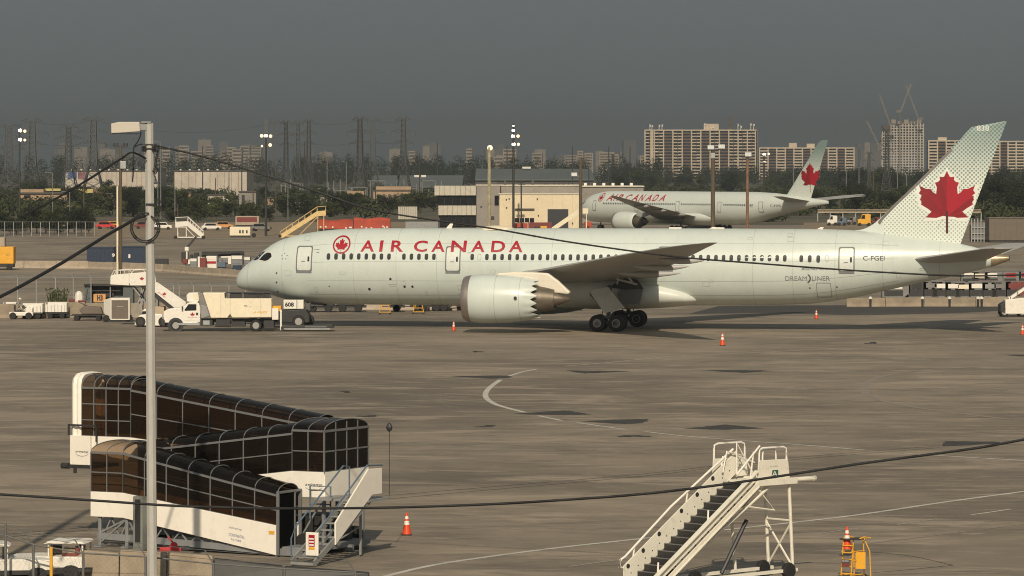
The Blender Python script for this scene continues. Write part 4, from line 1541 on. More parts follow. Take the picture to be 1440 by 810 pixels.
b.box((uR1 - 2.8, 3.2, .6), (1.5, 1.6, .6))
b.build('power_pack', M['dark'], ramp, bevel=.05)
b = MB()
for (u, v) in ((uR1 - .6, 4.6), (uR1 - .6, 1.3), (uL0 + .9, 3.0)):
    b.tube((u, v - .12, .35), (u, v + .12, .35), .35, n=16)
b.build('wheel', M['black'], ramp)
b = MB()
u, z = rl(190, 781, -.35)
u2, z2 = rl(203.5, 698, -.35)
b.bb((u, -.5, max(z, .02)), (u2, -.2, z2))
b.build('jack_column', M['jack'] if 'jack' in M else M['grey'], ramp, bevel=.03)
b = MB()
b.bb((u + .1, -.512, .3), (u2 - .08, -.498, z2 - .1))
b.build('jack_slot', M['dark'], ramp)
# emergency stair on the right
su = 2.05
top, bot = rl(526, 680, 1.4), rl(447, 797, -2.4)
b = MB()
cor = [(1.85, 2.10), (1.85, 2.95), (.95, 2.98), (-1.2, 1.35), (-1.2, .62), (1.2, 2.10)]
b.prism(cor, lambda v, z, w: Vector((su + .9 + w, v, z)), -.03, .03)
b.build('stair_side_panel', M['rampwhite'], ramp, bevel=.01)
b = MB()
for uu in (su, su + .86):
    b.beam((uu, 1.2, 1.95), (uu, -2.45, .12), .06, .2)
for i in range(9):
    t = (i + .5) / 9
    b.box((su + .43, lerp(1.1, -2.3, t), lerp(1.9, .18, t)), (.84, .26, .04))
b.bb((uR1, .9, 1.86), (su + .95, 2.4, 1.94))
b.beam((su + .86, -2.5, .1), (su, -2.5, .1), .08)
b.beam((su + .3, 1.5, 1.9), (su + .3, 1.5, .05), .07)
b.beam((su + .3, 1.5, 1.0), (uR1 - .1, 1.9, .2), .05)
b.build('stair', M['grey'], ramp)
b = MB()
b.pipe([(su - .02, 1.3, 2.0), (su - .02, 1.3, 3.0), (su - .02, .9, 3.05), (su - .02, -2.2, 1.25), (su - .02, -2.45, .9), (su - .02, -2.45, .2)], .03)
b.build('handrail', M['bluegrey'], ramp)
b = MB()
b.pipe([(su + .9, 1.9, 3.05), (su + .9, .9, 3.1), (su + .9, -2.1, 1.25), (su + .9, -2.3, 1.05), (su + .9, -2.3, .3)], .03)
b.build('handrail', M['bluegrey'], ramp)
b = MB()
b.pipe([(.5, 1.3, 1.2), (.5, 1.3, 2.3), (1.3, 1.3, 2.3), (1.3, 1.3, .3)], .03)
b.build('handrail', M['bluegrey'], ramp)
b = MB()
b.pipe([(.5, 1.3, 1.7), (1.3, 1.3, 1.7)], .025)
b.build('handrail', M['bluegrey'], ramp)
b = MB()
u, z = rl(430.5, 781, -2.3)
u2, z2 = rl(448, 749, -2.3)
z = max(.1, z)
b.bb((u, -2.34, z), (u2, -2.26, z2))
sp = b.build('control_cabinet', M['rampwhite'], ramp, bevel=.02)
b = MB()
cu, cw = (u + u2) / 2, (u2 - u)
b.bb((cu - cw * .24, -2.352, z + .3), (cu + cw * .24, -2.342, z2 - .08))
b.build('warning_sign', M['red'], sp)
for i in range(3):
    b = MB()
    b.bb((cu - cw * .19, -2.357, z + .33 + .1 * i), (cu + cw * .19, -2.353, z + .38 + .1 * i))
    b.build('sign_line', M['white'], sp)
b = MB()
b.bb((cu - cw * .24, -2.352, z + .2), (cu + cw * .24, -2.342, z + .28))
b.build('warning_sign', M['yellow'], sp)
b = MB()
pl = Vector((uR1 + 1.35, 3.6, 0))
b.tube(pl + Vector((0, 0, rt['b'])), pl + Vector((0, 0, 4.15)), .012)
b.lathe([(.02, 4.05), (.09, 4.1), (.11, 4.2), (.06, 4.32), (.01, 4.36)], pl, 'z', 10)
b.build('beacon_rod', M['print'], ramp)

# ------------------------------------------------------------------ white passenger steps, lower right
SD = 130.0
sx = (1062 - 720) / F * SD
stairs = thing('passenger_steps', 'white wheeled passenger steps with handrails and no canopy, beside the small yellow ladder', 'passenger steps', (sx, SD, 0), math.atan2(-.66, -.75))
# local x: down the flight, local y: towards the camera-right side (negative = far side)
LV = Vector
ZP = 3.16
WID = 1.18
run = 4.55
def stl(px, py, y):
    a = math.atan2(-.66, -.75)
    c, s_ = math.cos(a), math.sin(a)
    k = (px - 720) / F
    x = (k * (SD + c * y) - sx + s_ * y) / (c - k * s_)
    return x, H + (HY - py) * (SD + s_ * x + c * y) / F
b = MB()
# near side trough stringer (y=0) and far panel with round holes (y=-WID)
for o0, o1, y0, y1 in ((.02, .30, -.02, .04), (.30, .36, -.02, .16), (-.18, -.12, -.02, .20), (-.12, .02, .13, .17)):
    b.prism([(0, ZP + o0), (run, o0), (run, o1), (0, ZP + o1)], lambda x, z, w: LV((x, w, z)), y0, y1)
b.build('side_stringer', M['stepwhite'], stairs, bevel=.008)
b = MB()
b.prism([(-.35, ZP + .22), (run, -.02), (run, .72), (-.35, ZP + .92)], lambda x, z, w: LV((x, -WID + w, z)), -.02, .02)
fs = b.build('side_panel', M['stepwhite'], stairs, bevel=.008)
for t in (.16, .31, .46, .67, .82, .96):
    b = MB()
    b.lathe([(.075, 0), (.075, .004)], (run * t, -WID + .022, lerp(ZP, 0, t) + .58), 'y', 14)
    b.build('round_hole', M['print'], fs)
for t in [i / 15 for i in range(16)]:
    b = MB()
    b.lathe([(.022, 0), (.022, .004)], (run * t, -WID + .022, lerp(ZP, 0, t) + .28), 'y', 8)
    b.build('bolt', M['print'], fs)
for i in range(16):
    t = (i + .5) / 16
    b = MB()
    b.box((run * t, -WID / 2, lerp(ZP, 0, t) + .02), (.27, WID - .06, .035))
    b.box((run * t + .135, -WID / 2, lerp(ZP, 0, t) - .08), (.012, WID - .06, .2))
    b.build('tread', M['dark'], stairs)
    b = MB()
    b.box((run * t + .135, -WID / 2, lerp(ZP, 0, t) + .035), (.02, WID - .06, .03))
    b.build('tread_nosing', M['mast'], stairs)
# platform
b = MB()
b.bb((-1.75, -WID - .3, ZP - .10), (0, .05, ZP))
b.bb((-1.75, .04, ZP - .14), (-.02, .14, ZP + .06))
b.build('platform', M['stepwhite'], stairs, bevel=.01)
b = MB()
b.tube((-.9, .02, ZP - .02), (-2.55, .02, ZP - .02), .075, n=10)
b.tube((-.9, -WID - .2, ZP - .02), (-2.3, -WID - .2, ZP - .02), .075, n=10)
b.tube((-2.54, .02, ZP - .02), (-2.66, .02, ZP - .02), .085, n=10)
b.build('bumper', M['stepwhite'], stairs)
for y, x0, x1, lab in ((.02, -1.42, -.12, 1), (-WID - .3, -1.05, .40, 0)):
    b = MB()
    b.prism([(x0 - .08, ZP + .06), (x1 + .04, ZP + .06), (x1, ZP + .66), (x0, ZP + .66)], lambda x, z, w: LV((x, y + w, z)), -.02, .02)
    pn = b.build('guard_panel', M['stepwhite'], stairs, bevel=.008)
    b = MB()
    rr = .06
    def hoop(xa, xb, zt, q=y):
        return [(xa, q, ZP + .6), (xa, q, zt - .16), (xa - .03 if xa > xb else xa + .03, q, zt - .05), (lerp(xa, xb, .12), q, zt), (lerp(xa, xb, .88), q, zt), (xb + .03 if xa > xb else xb - .03, q, zt - .05), (xb, q, zt - .16), (xb, q, ZP + .6)]
    b.pipe(hoop(x1 - .03, x0 + .05, ZP + (1.04 if lab else 1.13)), .035, 8)
    if lab:
        b.pipe(hoop(x1 - .28, x0 + .42, ZP + .97, y - .1), .03, 8)
    b.build('guard_rail', M['white'], stairs, smooth=50)
    if lab:
        text_on(pn, 'DAS AVIATION', (-.62, .043, ZP + .42), (-1, 0, 0), (0, 0, 1), .34, .05, M['printgrey'])
        d_ = [(-.68, .10), (-.98, .10), (-.98, .33), (-.72, .33)]
        decal('emblem', d_, [(0, 1, 2, 3)], lambda x, z: LV((x, .044, ZP + z)), M['green'] if 'green' in M else M['bluegrey'], pn)
        text_on(pn, 'A', (-.70, .046, ZP + .13), (-1, 0, 0), (0, 0, 1), .24, .17, M['white'])
# handrails along the flight
b = MB()
for y in (-WID - .02,):
    b.pipe([(-.2, y, ZP + .95), (run * .55, y, ZP * .45 + 1.02), (run * .98, y, 1.0), (run * 1.02, y, .92), (run * 1.03, y, .70), (run * .98, y, .62), (run * .92, y, .66)], .04, 8)
    for t in (.08, .42, .92):
        b.tube((run * t, y, lerp(ZP, 0, t) + .4), (run * t - .12, y, lerp(ZP, 0, t) + 1.0), .03, n=6)
y = .08
b.pipe([(-.12, y, ZP + 1.12), (.9, y, lerp(ZP, 0, .9 / run) + .88)], .035, 8)
b.pipe([(.3, y, lerp(ZP, 0, .3 / run) + .3), (.15, y, ZP + .95)], .03, 6)
for t in (.45, .92):
    b.tube((run * t, -.02, lerp(ZP, 0, t) + .3), (run * t - .1, -.1, lerp(ZP, 0, t) + .62), .03, n=6)
b.pipe([(-.5, -WID - .28, ZP + .1), (-.45, -WID + .1, ZP + .75), (.2, -WID + .12, ZP + .9), (.4, -WID + .12, ZP + .25)], .03, 6)
b.pipe([(-.9, -WID + .15, ZP + .2), (-.2, -WID + .15, ZP + 1.15), (-.2, -WID + .15, ZP + .1)], .03, 6)
b.pipe([(-1.0, -WID + .15, ZP + .5), (-.2, -WID + .15, ZP + .75)], .025, 6)
b.build('handrail', M['white'], stairs, smooth=50)
# trestle
b = MB()
for yy in (-.05, -WID + .05):
    b.tube((-1.55, yy, ZP - .1), (-1.72, yy, .25), .055, n=8)
    b.tube((.05, yy, ZP - .2), (-.25, yy, .25), .05, n=8) if yy < -.1 else None
    b.tube((-.75, yy, ZP - .15), (run * .93, yy, .05), .05, n=8)
    b.beam((-1.9, yy, .28), (run * .8, yy, .22), .10)
    b.pipe([(-.2, yy, ZP - .25), (.45, yy, ZP - .75), (-.9, yy, ZP - .95), (-.2, yy, ZP - .25)], .045, 6)
b.tube((-1.62, -.05, 1.75), (-1.70, -WID + .05, .4), .035, n=6)
b.tube((-1.62, -WID + .05, 1.75), (-1.70, -.05, .4), .035, n=6)
b.tube((-1.60, -.05, 1.85), (-1.60, -WID + .05, 1.85), .035, n=6)
b.build('trestle', M['stepwhite'], stairs)
b = MB()
b.tube((-.2, -WID / 2, 1.9), (.9, -WID / 2, .3), .07, n=8)
b.build('hydraulic_ram', M['print'], stairs)
for xx in (-1.5, 2.6):
    for yy in (-.02, -WID + .02):
        b = MB()
        b.lathe([(.05, -.09), (.24, -.09), (.27, 0), (.24, .09), (.05, .09)], (xx, yy, .27), 'y', 16)
        b.build('wheel', M['black'], stairs, smooth=40)

# ------------------------------------------------------------------ small yellow ladder
LD = 131.0
lx = (1199 - 720) / F * LD
lad = thing('service_ladder', 'small yellow wheeled service ladder carrying a traffic cone, right of the white steps', 'ladder', (lx, LD, 0), R(-20))
lad.scale = (.86, .9, 1)
b = MB()
zt_ = H + (HY - 757) * LD / F
zm = H + (HY - 775) * LD / F
for xx in (-.36, .02):
    b.tube((xx, -.3, .08), (xx + .08, -.22, zt_), .025, n=6)
    b.tube((xx + .32, .35, .08), (xx + .3, .3, zt_ + .02), .025, n=6)
for xx in (-.28, .34):
    b.pipe([(xx - .03, -.22, zt_), (xx + .1, 0, zt_ + .05), (xx + .26, .3, zt_)], .025)
b.pipe([(.34, .3, zt_), (.62, .1, zm), (.72, -.1, .1)], .022)
for i in range(5):
    z = .2 + i * .22
    b.tube((-.34 + i * .012, -.29, z), (.05 + i * .012, -.29, z), .02, n=6)
for z in (.15, .6, zm):
    b.tube((-.34, -.28, z), (.02, .34, z), .018, n=6)
    b.tube((.04, -.28, z), (.36, .34, z), .018, n=6)
b.build('frame', M['yellow'], lad)
b = MB()
b.bb((.12, -.04, zm - .55), (.5, -.02, zm - .02))
b.build('guard_plate', M['yellow'], lad)
b = MB()
b.bb((-.32, -.35, zm - .34), (-.02, -.33, zm - .24))
b.build('sign', M['navy'], lad)
b = MB()
b.bb((-.32, -.35, zm - .47), (-.02, -.33, zm - .35))
b.build('sign', M['maroon'], lad)
text_on(lad, 'CAUTION', (-.30, -.352, zm - .315), (1, 0, 0), (0, 0, 1), .26, .05, M['white'])
b = MB()
b.bb((-.4, -.35, zt_ - .03), (.35, .3, zt_ + .01))
b.bb((-.42, -.36, zm - .12), (-.05, .1, zm - .1))
b.build('top_tray', M['dark'], lad)
for xx, yy in ((-.36, -.3), (.05, -.3), (.0, .36), (.38, .36)):
    b = MB()
    b.tube((xx, yy - .03, .07), (xx, yy + .03, .07), .07, n=10)
    b.build('castor', M['black'], lad)

# ------------------------------------------------------------------ traffic cones
def make_cone(hh, base=True):
    b = MB()
    if base:
        b.mi = 2
        b.box((0, 0, .02), (.36 * hh / .9 * 1.05, .36 * hh / .9 * 1.05, .04))
    b.mi = 0
    r = lambda z: .15 * hh / .9 * (1 - z / hh) + .03
    for z0, z1, m in ((.04, .45, 0), (.45, .62, 1), (.62, .70, 0), (.70, .83, 1), (.83, .98, 0)):
        b.mi = m
        b.tube((0, 0, z0 * hh), (0, 0, z1 * hh), r(z0 * hh), r(z1 * hh), 16)
    return b
cone_m = [M['orange'], M['white'], M['black']]
c0 = make_cone(.82).build('traffic_cone', cone_m)
tag(c0, 'orange and white traffic cone nearest the camera, right of the boarding ramp', 'traffic cone', 'orange cones on the apron')
c0.location = G(572, 752.5)
for px, py, hh, lab in ((638, 465.5, .82, 'orange and white traffic cone in front of the left engine inlet'), (1016, 486, .98, 'orange and white traffic cone below the rear wing tip on open concrete'),
                   (1148, 448.5, .82, 'orange and white traffic cone under the rear fuselage'), (1438, 471, .85, 'orange and white traffic cone cut by the right edge of the photo')):
    c = copy_tree(c0, G(px, py), 0, hh / .82, lab)
c = make_cone(.75, False).build('traffic_cone', cone_m)
tag(c, 'slim red and white traffic cone standing in the yellow ladder', 'traffic cone')
c.location = (lx - .18, LD - .05, zt_ - .36)

# ------------------------------------------------------------------ concrete lamp post, cables
PD = 128.0
px_ = (210 - 720) / F * PD
post = thing('lamp_post', 'grey concrete post with boxy floodlight, nearest the camera on the left', 'lamp post', (px_, PD, 0))
ztop = H + (HY - 173) * PD / F
b = MB()
n = 8
b.tube((.09, 0, -.0), (0, 0, ztop), .165, .135, n)
b.build('post', M['pole'], post, smooth=20)
s_ = F / PD
def pz(py):
    return H + (HY - py) * PD / F
def pxx(px):
    return (px - 210) / s_
b = MB()
b.prism([(pxx(157), pz(174)), (pxx(168), pz(171.5)), (pxx(197), pz(171.5)), (pxx(198), pz(185)), (pxx(168), pz(187)), (pxx(157.5), pz(187.5))], lambda x, z, w: LV((x, w, z)), -.24, .24)
b.build('floodlight', M['lampbox'] if 'lampbox' in M else M['cream'], post, bevel=.02)
b = MB()
b.bb((pxx(158), -.22, pz(187.8) - .02), (pxx(197), .22, pz(187.8)))
b.build('lens', M['glass'], post)
b = MB()
b.bb((pxx(197), -.10, pz(183)), (pxx(207), .10, pz(174)))
b.bb((pxx(199), -.16, pz(173)), (pxx(213), .16, pz(171)))
b.build('bracket', M['grey'], post, bevel=.01)
b = MB()
for dx in (-.16, .17):
    for k in range(3):
        b.lathe([(.02, -.02), (.07, -.01), (.08, .02), (.02, .04)], (dx, -.12, pz(208) + k * .06 - .1), 'z', 8)
b.beam((-.25, -.14, pz(209)), (.25, -.14, pz(209)), .04)
b.beam((-.25, -.14, pz(203)), (.25, -.14, pz(203)), .03)
b.build('insulator', M['dark'], post)
b = MB()
b.lathe([(.162, pz(289)), (.17, pz(289)), (.17, pz(286)), (.162, pz(286))], (.04, 0, 0), 'z', 8)
b.build('strap', M['print'], post)
b = MB()
b.pipe([(pxx(199), -.18, pz(186)), (pxx(198), -.18, pz(192)), (pxx(194), -.18, pz(200)), (pxx(190), -.18, pz(205)), (pxx(188.5), -.18, pz(210)), (pxx(188.2), -.18, pz(225)), (pxx(188), -.18, pz(245)), (pxx(187), -.18, pz(256))], .022, 6)
b.pipe([(pxx(190), -.18, pz(207)), (pxx(193), -.2, pz(205)), (pxx(200), -.2, pz(202))], .02, 6)
b.pipe([(pxx(224), -.15, pz(207)), (pxx(222), -.15, pz(215)), (pxx(220), -.15, pz(225)), (pxx(219), -.15, pz(233)), (pxx(216), -.2, pz(241)), (pxx(220), -.2, pz(244)), (pxx(223), -.2, pz(238)), (pxx(219), -.2, pz(232))], .03, 6)
for rr, ph in ((18, 0), (20.5, .5)):
    b.pipe([(pxx(205 + rr * math.cos(a)), -.2, pz(320 + rr * 1.02 * math.sin(a))) for a in [ph + i * .28 for i in range(-4, 17)]], .024, 6)
b.build('cable_loop', M['cable'], post, smooth=40)

def cable(label, pts, r, D0=None, D1=None, group='cables strung from the concrete post'):
    """pts: photo pixels; depth runs from D0 to D1"""
    n = len(pts)
    tot = pts[-1][0] - pts[0][0]
    Q = [P(x, y, lerp(D0, D1, (x - pts[0][0]) / tot)) for x, y in pts]
    S = []
    for i in range(n - 1):
        p0, p1, p2, p3 = Q[max(i - 1, 0)], Q[i], Q[i + 1], Q[min(i + 2, n - 1)]
        for k in range(6):
            t = k / 6
            S.append(.5 * ((2 * p1) + (p2 - p0) * t + (2 * p0 - 5 * p1 + 4 * p2 - p3) * t * t + (3 * p1 - p0 - 3 * p2 + p3) * t ** 3))
    S.append(Q[-1])
    b = MB()
    b.pipe(S, r, 6)
    o = b.build('cable', M['cable'], smooth=60)
    tag(o, label, 'cable', group)
    return o
cable('thick black cable rising from the left edge to the concrete post', [(-15, 425), (30, 402), (90, 368), (150, 331), (178, 315), (192, 307), (204, 304)], .05, 118, 127.8)
cable('thin black cable hanging across the distant trees left of the concrete post', [(30, 305), (70, 284), (110, 261), (150, 236), (172, 222), (184, 214.5), (194, 217), (205, 223)], .032, 122, 127.8)
cable('thin black cable sagging right from the post top across the airliner', [(217, 204), (260, 214), (310, 227), (370, 246), (440, 268), (520, 294), (600, 308), (690, 321), (780, 337), (870, 350.5), (960, 362), (1060, 370), (1180, 379), (1280, 385), (1360, 388), (1450, 386)], .028, 127.8, 119)
cable('thin black wire spliced beside the post top cable', [(216, 205), (228, 209), (238, 209.5), (250, 213)], .016, 127.6, 127.5)
cable('black cable sagging across the whole foreground ramp and steps', [(-20, 694), (60, 699), (150, 705), (240, 711), (330, 714), (430, 715), (560, 713.5), (700, 708.5), (800, 702.5), (900, 695), (1000, 683.5), (1100, 669), (1200, 653.5), (1300, 640), (1380, 629), (1460, 614)], .036, 108, 100)

# ------------------------------------------------------------------ concrete barrier, fence and parked gear at the bottom left
bw = thing('barrier_wall', 'tan concrete blast wall along the bottom edge below the ramp', 'barrier')
segs = [((88, 771), (168, 779)), ((168, 774), (235, 778)), ((235, 778), (300, 782)), ((300, 786), (400, 797)), ((400, 797), (520, 806))]
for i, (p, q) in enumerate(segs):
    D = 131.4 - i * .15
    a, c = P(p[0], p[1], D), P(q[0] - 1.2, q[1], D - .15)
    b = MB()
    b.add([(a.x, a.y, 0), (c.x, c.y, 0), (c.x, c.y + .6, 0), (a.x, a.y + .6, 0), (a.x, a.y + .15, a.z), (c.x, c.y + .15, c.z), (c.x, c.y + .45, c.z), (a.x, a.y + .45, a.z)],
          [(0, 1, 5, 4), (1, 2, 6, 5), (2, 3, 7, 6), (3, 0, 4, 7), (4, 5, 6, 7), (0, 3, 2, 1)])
    b.build('concrete_block', M['oldconc'] if i < 3 else M['dark'], bw, bevel=.04)  # end blocks coloured dark to stand for the shade under the ramp
FD = 129.4
fence = thing('security_fence', 'chain link fence with angled barbed wire arms at the bottom left', 'fence')
fp = [(-30, 750), (8, 753), (47, 766), (117, 778), (205, 783), (300, 793), (400, 800), (500, 805)]
tops_ = []
for px, py in fp:
    D = FD
    p = P(px, py, D)
    tops_.append(p)
    b = MB()
    b.tube((p.x, p.y, 0), p, .045, n=8)
    if px != 8:
        b.tube(p, (p.x - .28, p.y + .1, p.z + .42), .022, n=6)
    else:
        b.tube(p, (p.x, p.y, p.z + .38), .03, n=6)
    b.build('fence_post', M['fencegrey'], fence)
b = MB()
b.pipe(tops_, .028, 6)
b.build('top_rail', M['fencegrey'], fence)
for k in range(3):
    b = MB()
    b.pipe([(p.x - .09 * (k + 1), p.y + .03 * (k + 1), p.z + .14 * (k + 1)) for p in tops_], .008, 4)
    b.build('barbed_wire', M['fencegrey'], fence)
b = MB()
for i in range(len(tops_) - 1):          # chain-link wires
    p, q = tops_[i], tops_[i + 1]
    n = int((q - p).length / .16)
    for k in range(n):
        a = p.lerp(q, k / n)
        c = p.lerp(q, min(1, (k + 6) / n)) if k + 6 <= n else q
        b.beam((a.x, a.y, a.z), (c.x, c.y, c.z - .95), .0035)
        b.beam((c.x, c.y, c.z), (a.x, a.y, a.z - .95), .0035)
b.build('chain_link', M['fencegrey'], fence, kind='stuff')
yp = thing('bollard_post', 'yellow steel post in front of the white tractor at the bottom left', 'post', tuple(P(72, 790, 129)[:2]) + (0,))
b = MB()
zt2 = H + (HY - 769) * 129 / F
b.tube((0, 0, 0), (0, 0, zt2), .05, n=10)
b.tube((.05, 0, .3), (-.12, 0, .05), .05, n=8)
b.build('post', M['yellow'], yp)
b = MB()
b.tube((0, 0, zt2), (0, 0, zt2 + .08), .02, n=8)
b.build('cap', M['dark'], yp)

def gse_tractor(px, label, D, flip=1, w=1.9):
    p = P(px, 800, D)
    t = thing('baggage_tractor', label, 'tractor', (p.x, D, 0), R(8) * flip)
    b = MB()
    b.prism([(-1.3, .35), (1.3, .35), (1.3, .95), (.5, 1.02), (-1.25, 1.0)], lambda x, z, w_: LV((x * flip, w_, z)), -.65, .65)
    b.build('body', M['white'], t, bevel=.06)
    for x in (-1.2, -.1):
        for y in (-.55, .55):
            b = MB()
            b.tube((x * flip, y, .95), (x * flip, y, 1.62), .03, n=6)
            b.build('cab_pillar', M['white'], t)
    b = MB()
    b.prism([(-1.3, 1.6), (-1.2, 1.72), (-.1, 1.72), (.05, 1.6)], lambda x, z, w_: LV((x * flip, w_, z)), -.68, .68)
    b.build('roof', M['white'], t, bevel=.03)
    b = MB()
    b.bb((-.25 * flip, -.6, 1.02), (-.2 * flip, .6, 1.55))
    b.build('windscreen', M['glass'], t)
    b = MB()
    b.box((-.75 * flip, 0, 1.05), (.5, .9, .18))
    b.box((-1.0 * flip, 0, 1.28), (.14, .9, .4))
    b.build('seat', M['maroon'], t, bevel=.04)
    for x in (-.85, .85):
        for y in (-.6, .6):
            b = MB()
            b.lathe([(.08, -.11), (.28, -.11), (.32, 0), (.28, .11), (.08, .11)], (x * flip, y, .32), 'y', 16)
            b.build('wheel', M['black'], t, smooth=40)
    b = MB()
    b.bb((-1.5 * flip, -.7, .3), (1.4 * flip, .7, .5))
    b.build('bumper', M['dark'], t)
    return t
gse_tractor(14, 'white baggage tractor with red seat cut by the left edge at the bottom', 131.0).scale = (1, 1, .68)
gse_tractor(70, 'white baggage tractor just left of the concrete wall behind the yellow post', 132.0, -1).scale = (1, 1, .68)
# red hose reel on the wall
b = MB()
p = P(240, 773, 134)
hr = thing('hydraulic_trolley', 'small red trolley lying by the wall under the ramp', 'trolley', tuple(p))
b.box((0, 0, .02), (.7, .3, .12))
b.tube((.25, 0, .05), (-.1, 0, .42), .03, n=6)
b.lathe([(.02, -.12), (.13, -.12), (.13, .12), (.02, .12)], (.1, 0, .12), 'y', 12)
b.build('body', M['redpaint'] if 'redpaint' in M else M['maroon'], hr, bevel=.02)
b = MB()
b.box((.42, .05, .05), (.35, .2, .12))
b.build('motor', M['print'], hr)
# the shadow-casting neighbour of the post stands just outside the left edge
op = thing('lamp_post', 'grey concrete post standing just outside the left edge whose shadow crosses the apron', 'lamp post', (-17.4, 126.0, 0))
b = MB()
b.tube((0, 0, 0), (0, 0, 20.5), .19, .14, 8)
b.build('post', M['pole'], op, smooth=20)
# ------------------------------------------------------------------ vehicles round the nose of the airliner
def wheel_part(t, x, y, r, w, rim=True, m=None):
    b = MB()
    b.lathe([(r * .5, -w / 2), (r * .9, -w / 2), (r, -w * .3), (r, w * .3), (r * .9, w / 2), (r * .5, w / 2)], (x, y, r), 'y', 18)
    o = b.build('wheel', M['black'], t, smooth=40)
    if rim:
        b = MB()
        for sg in (-1, 1):
            b.lathe([(.01, sg * w * .42), (r * .2, sg * w * .46), (r * .25, sg * w * .3), (r * .5, sg * w * .44), (r * .56, sg * w * .51)], (x, y, r), 'y', 16)
        b.build('wheel_rim', m or M['rim'], o, smooth=30)
    return o
TD = 327.0
sT = F / TD
tx0 = (231 - 720) / sT
truck = thing('service_truck', 'white lavatory service truck parked in front of the airliner nose', 'truck', (tx0, TD, 0))
X = lambda px: (px - 231) / sT
Zt = lambda py: H + (HY - py) / sT
WH = .95                                   # half width
def side_prism(t, name, pts, m, y0=-WH, y1=WH, bevel=.03, par=None):
    b = MB()
    b.prism([(X(x), Zt(y)) for x, y in pts], lambda x, z, w: Vector((x, w, z)), y0, y1)
    return b.build(name, m, par or t, bevel=bevel)
body = side_prism(truck, 'cab', [(231, 441), (232, 437), (238, 434), (257, 431.5), (266, 425), (276, 424), (281, 425.5), (283, 432), (283, 452), (275, 455), (258, 455), (232, 453)], M['white'], bevel=.06)
side_prism(truck, 'bumper', [(227, 449), (233, 449), (234, 458), (228, 457)], M['dark'], -1.0, 1.0)
side_prism(truck, 'grille', [(228.5, 441), (231.5, 440), (231.8, 448), (229, 448)], M['galv'], -.7, .7)
d = side_prism(truck, 'door', [(259.5, 434), (263, 431), (281.5, 431.5), (281.5, 450.5), (260, 450.5)], M['white'], -WH - .02, -WH + .03, .01)
side_prism(truck, 'window', [(260.5, 435.5), (266.5, 427.2), (277.5, 427.2), (277.5, 436), (262, 436.5)], M['glass'], -WH - .035, -WH + .02, .01, d)
side_prism(truck, 'door_handle', [(277, 439), (280, 439), (280, 442.5), (277, 442.5)], M['print'], -WH - .05, -WH, 0, d)
x, z = X(272), Zt(441.5)
decal('door_emblem', [(x + a * .38 , z - .2 + b_ * .38) for a, b_ in LEAF + [(-p, q) for p, q in LEAF[::-1][:-1]]], [tuple(range(len(LEAF) * 2 - 1))], lambda u, v: Vector((u, -WH - .024, v)), M['red'], d)
text_on(d, 'AIR CANADA', (X(265), -WH - .024, Zt(446.5)), (1, 0, 0), (0, 0, 1), .75, .07, M['red'])
side_prism(truck, 'windscreen', [(257.2, 431), (265.6, 424.9), (267, 426), (259, 432)], M['glass'], -.8, .8, 0)
b = MB()
b.box((X(258), -WH - .18, Zt(432.5)), (.1, .12, .3))
b.beam((X(259), -WH, Zt(433)), (X(258), -WH - .18, Zt(433)), .03)
b.build('mirror', M['print'], truck, bevel=.02)
for y in (-.7, .7):
    b = MB()
    b.lathe([(.12, -.02), (.12, .04), (.02, .05)], (X(230.8), y, Zt(444.5)), 'x', 12)
    b.build('headlight', M['galv'], truck)
wa = MB()
wa.lathe([(.56, -.02), (.62, -.02), (.62, .05), (.56, .05)], (X(248.5), -WH - .0, .46), 'y', 20)
wa.build('wheel_arch', M['print'], truck)
side_prism(truck, 'roof_box', [(264, 424), (263, 415), (266, 411.5), (279, 411), (282.5, 421), (279, 424.5)], M['white'], -.7, .7, .05)
side_prism(truck, 'roof_box_panel', [(272.5, 412.6), (278.5, 412.2), (281, 420.5), (273, 421.5)], M['cream'], -.72, -.69, .01)
side_prism(truck, 'lift_frame', [(280, 411), (286, 411.5), (300, 446), (292, 447), (283, 441)], M['alum'], -.9, .9)
side_prism(truck, 'pump_unit', [(284, 428), (292, 430), (296, 444), (284, 447)], M['grey'], -.98, -.8)
tank = side_prism(truck, 'tank_body', [(286.5, 411), (317, 411.3), (317.5, 419), (383, 419), (383, 445.5), (328, 446), (325, 441), (321, 446.5), (298, 446.3)], M['cream'], -1.12, 1.12, .05)
b = MB()
for px, y0, y1 in ((312, 412, 446), (325, 419, 441), (368, 419.5, 445)):
    b.bb((X(px) - .012, -1.135, Zt(y1)), (X(px) + .012, -1.118, Zt(y0)))
b.build('panel_gap', M['seam'], tank)
text_on(tank, 'AVREPS', (X(357), -1.132, Zt(440)), (1, 0, 0), (0, 0, 1), 1.15, .17, M['yellow'], shear=.5)
text_on(tank, 'TD', (X(344.5), -1.132, Zt(431)), (1, 0, 0), (0, 0, 1), .26, .13, M['print'], extra=.03)
text_on(tank, 'DEF', (X(351.5), -1.132, Zt(431)), (1, 0, 0), (0, 0, 1), .18, .05, M['printgrey'])
side_prism(truck, 'deck_rail', [(318, 411.8), (318, 411), (382, 411), (382, 411.8)], M['print'], -1.05, 1.05, 0)
b = MB()
for px in (318, 325, 341, 349, 364, 372, 381):
    b.bb((X(px) - .04, -1.02, Zt(419)), (X(px) + .04, -.96, Zt(411)))
for a_, c_ in ((325, 341), (344, 349), (372, 380)):
    b.bb((X(a_), -.95, Zt(418.5)), (X(c_), -.9, Zt(411.5)))
b.bb((X(349), -.9, Zt(418.5)), (X(372), -.88, Zt(412)))
b.build('deck_equipment', M['dark'], truck)
b = MB()
b.bb((X(283), -.5, Zt(453)), (X(392), .5, Zt(448)))
b.bb((X(283), -.98, Zt(457.5)), (X(300), .9, Zt(449)))
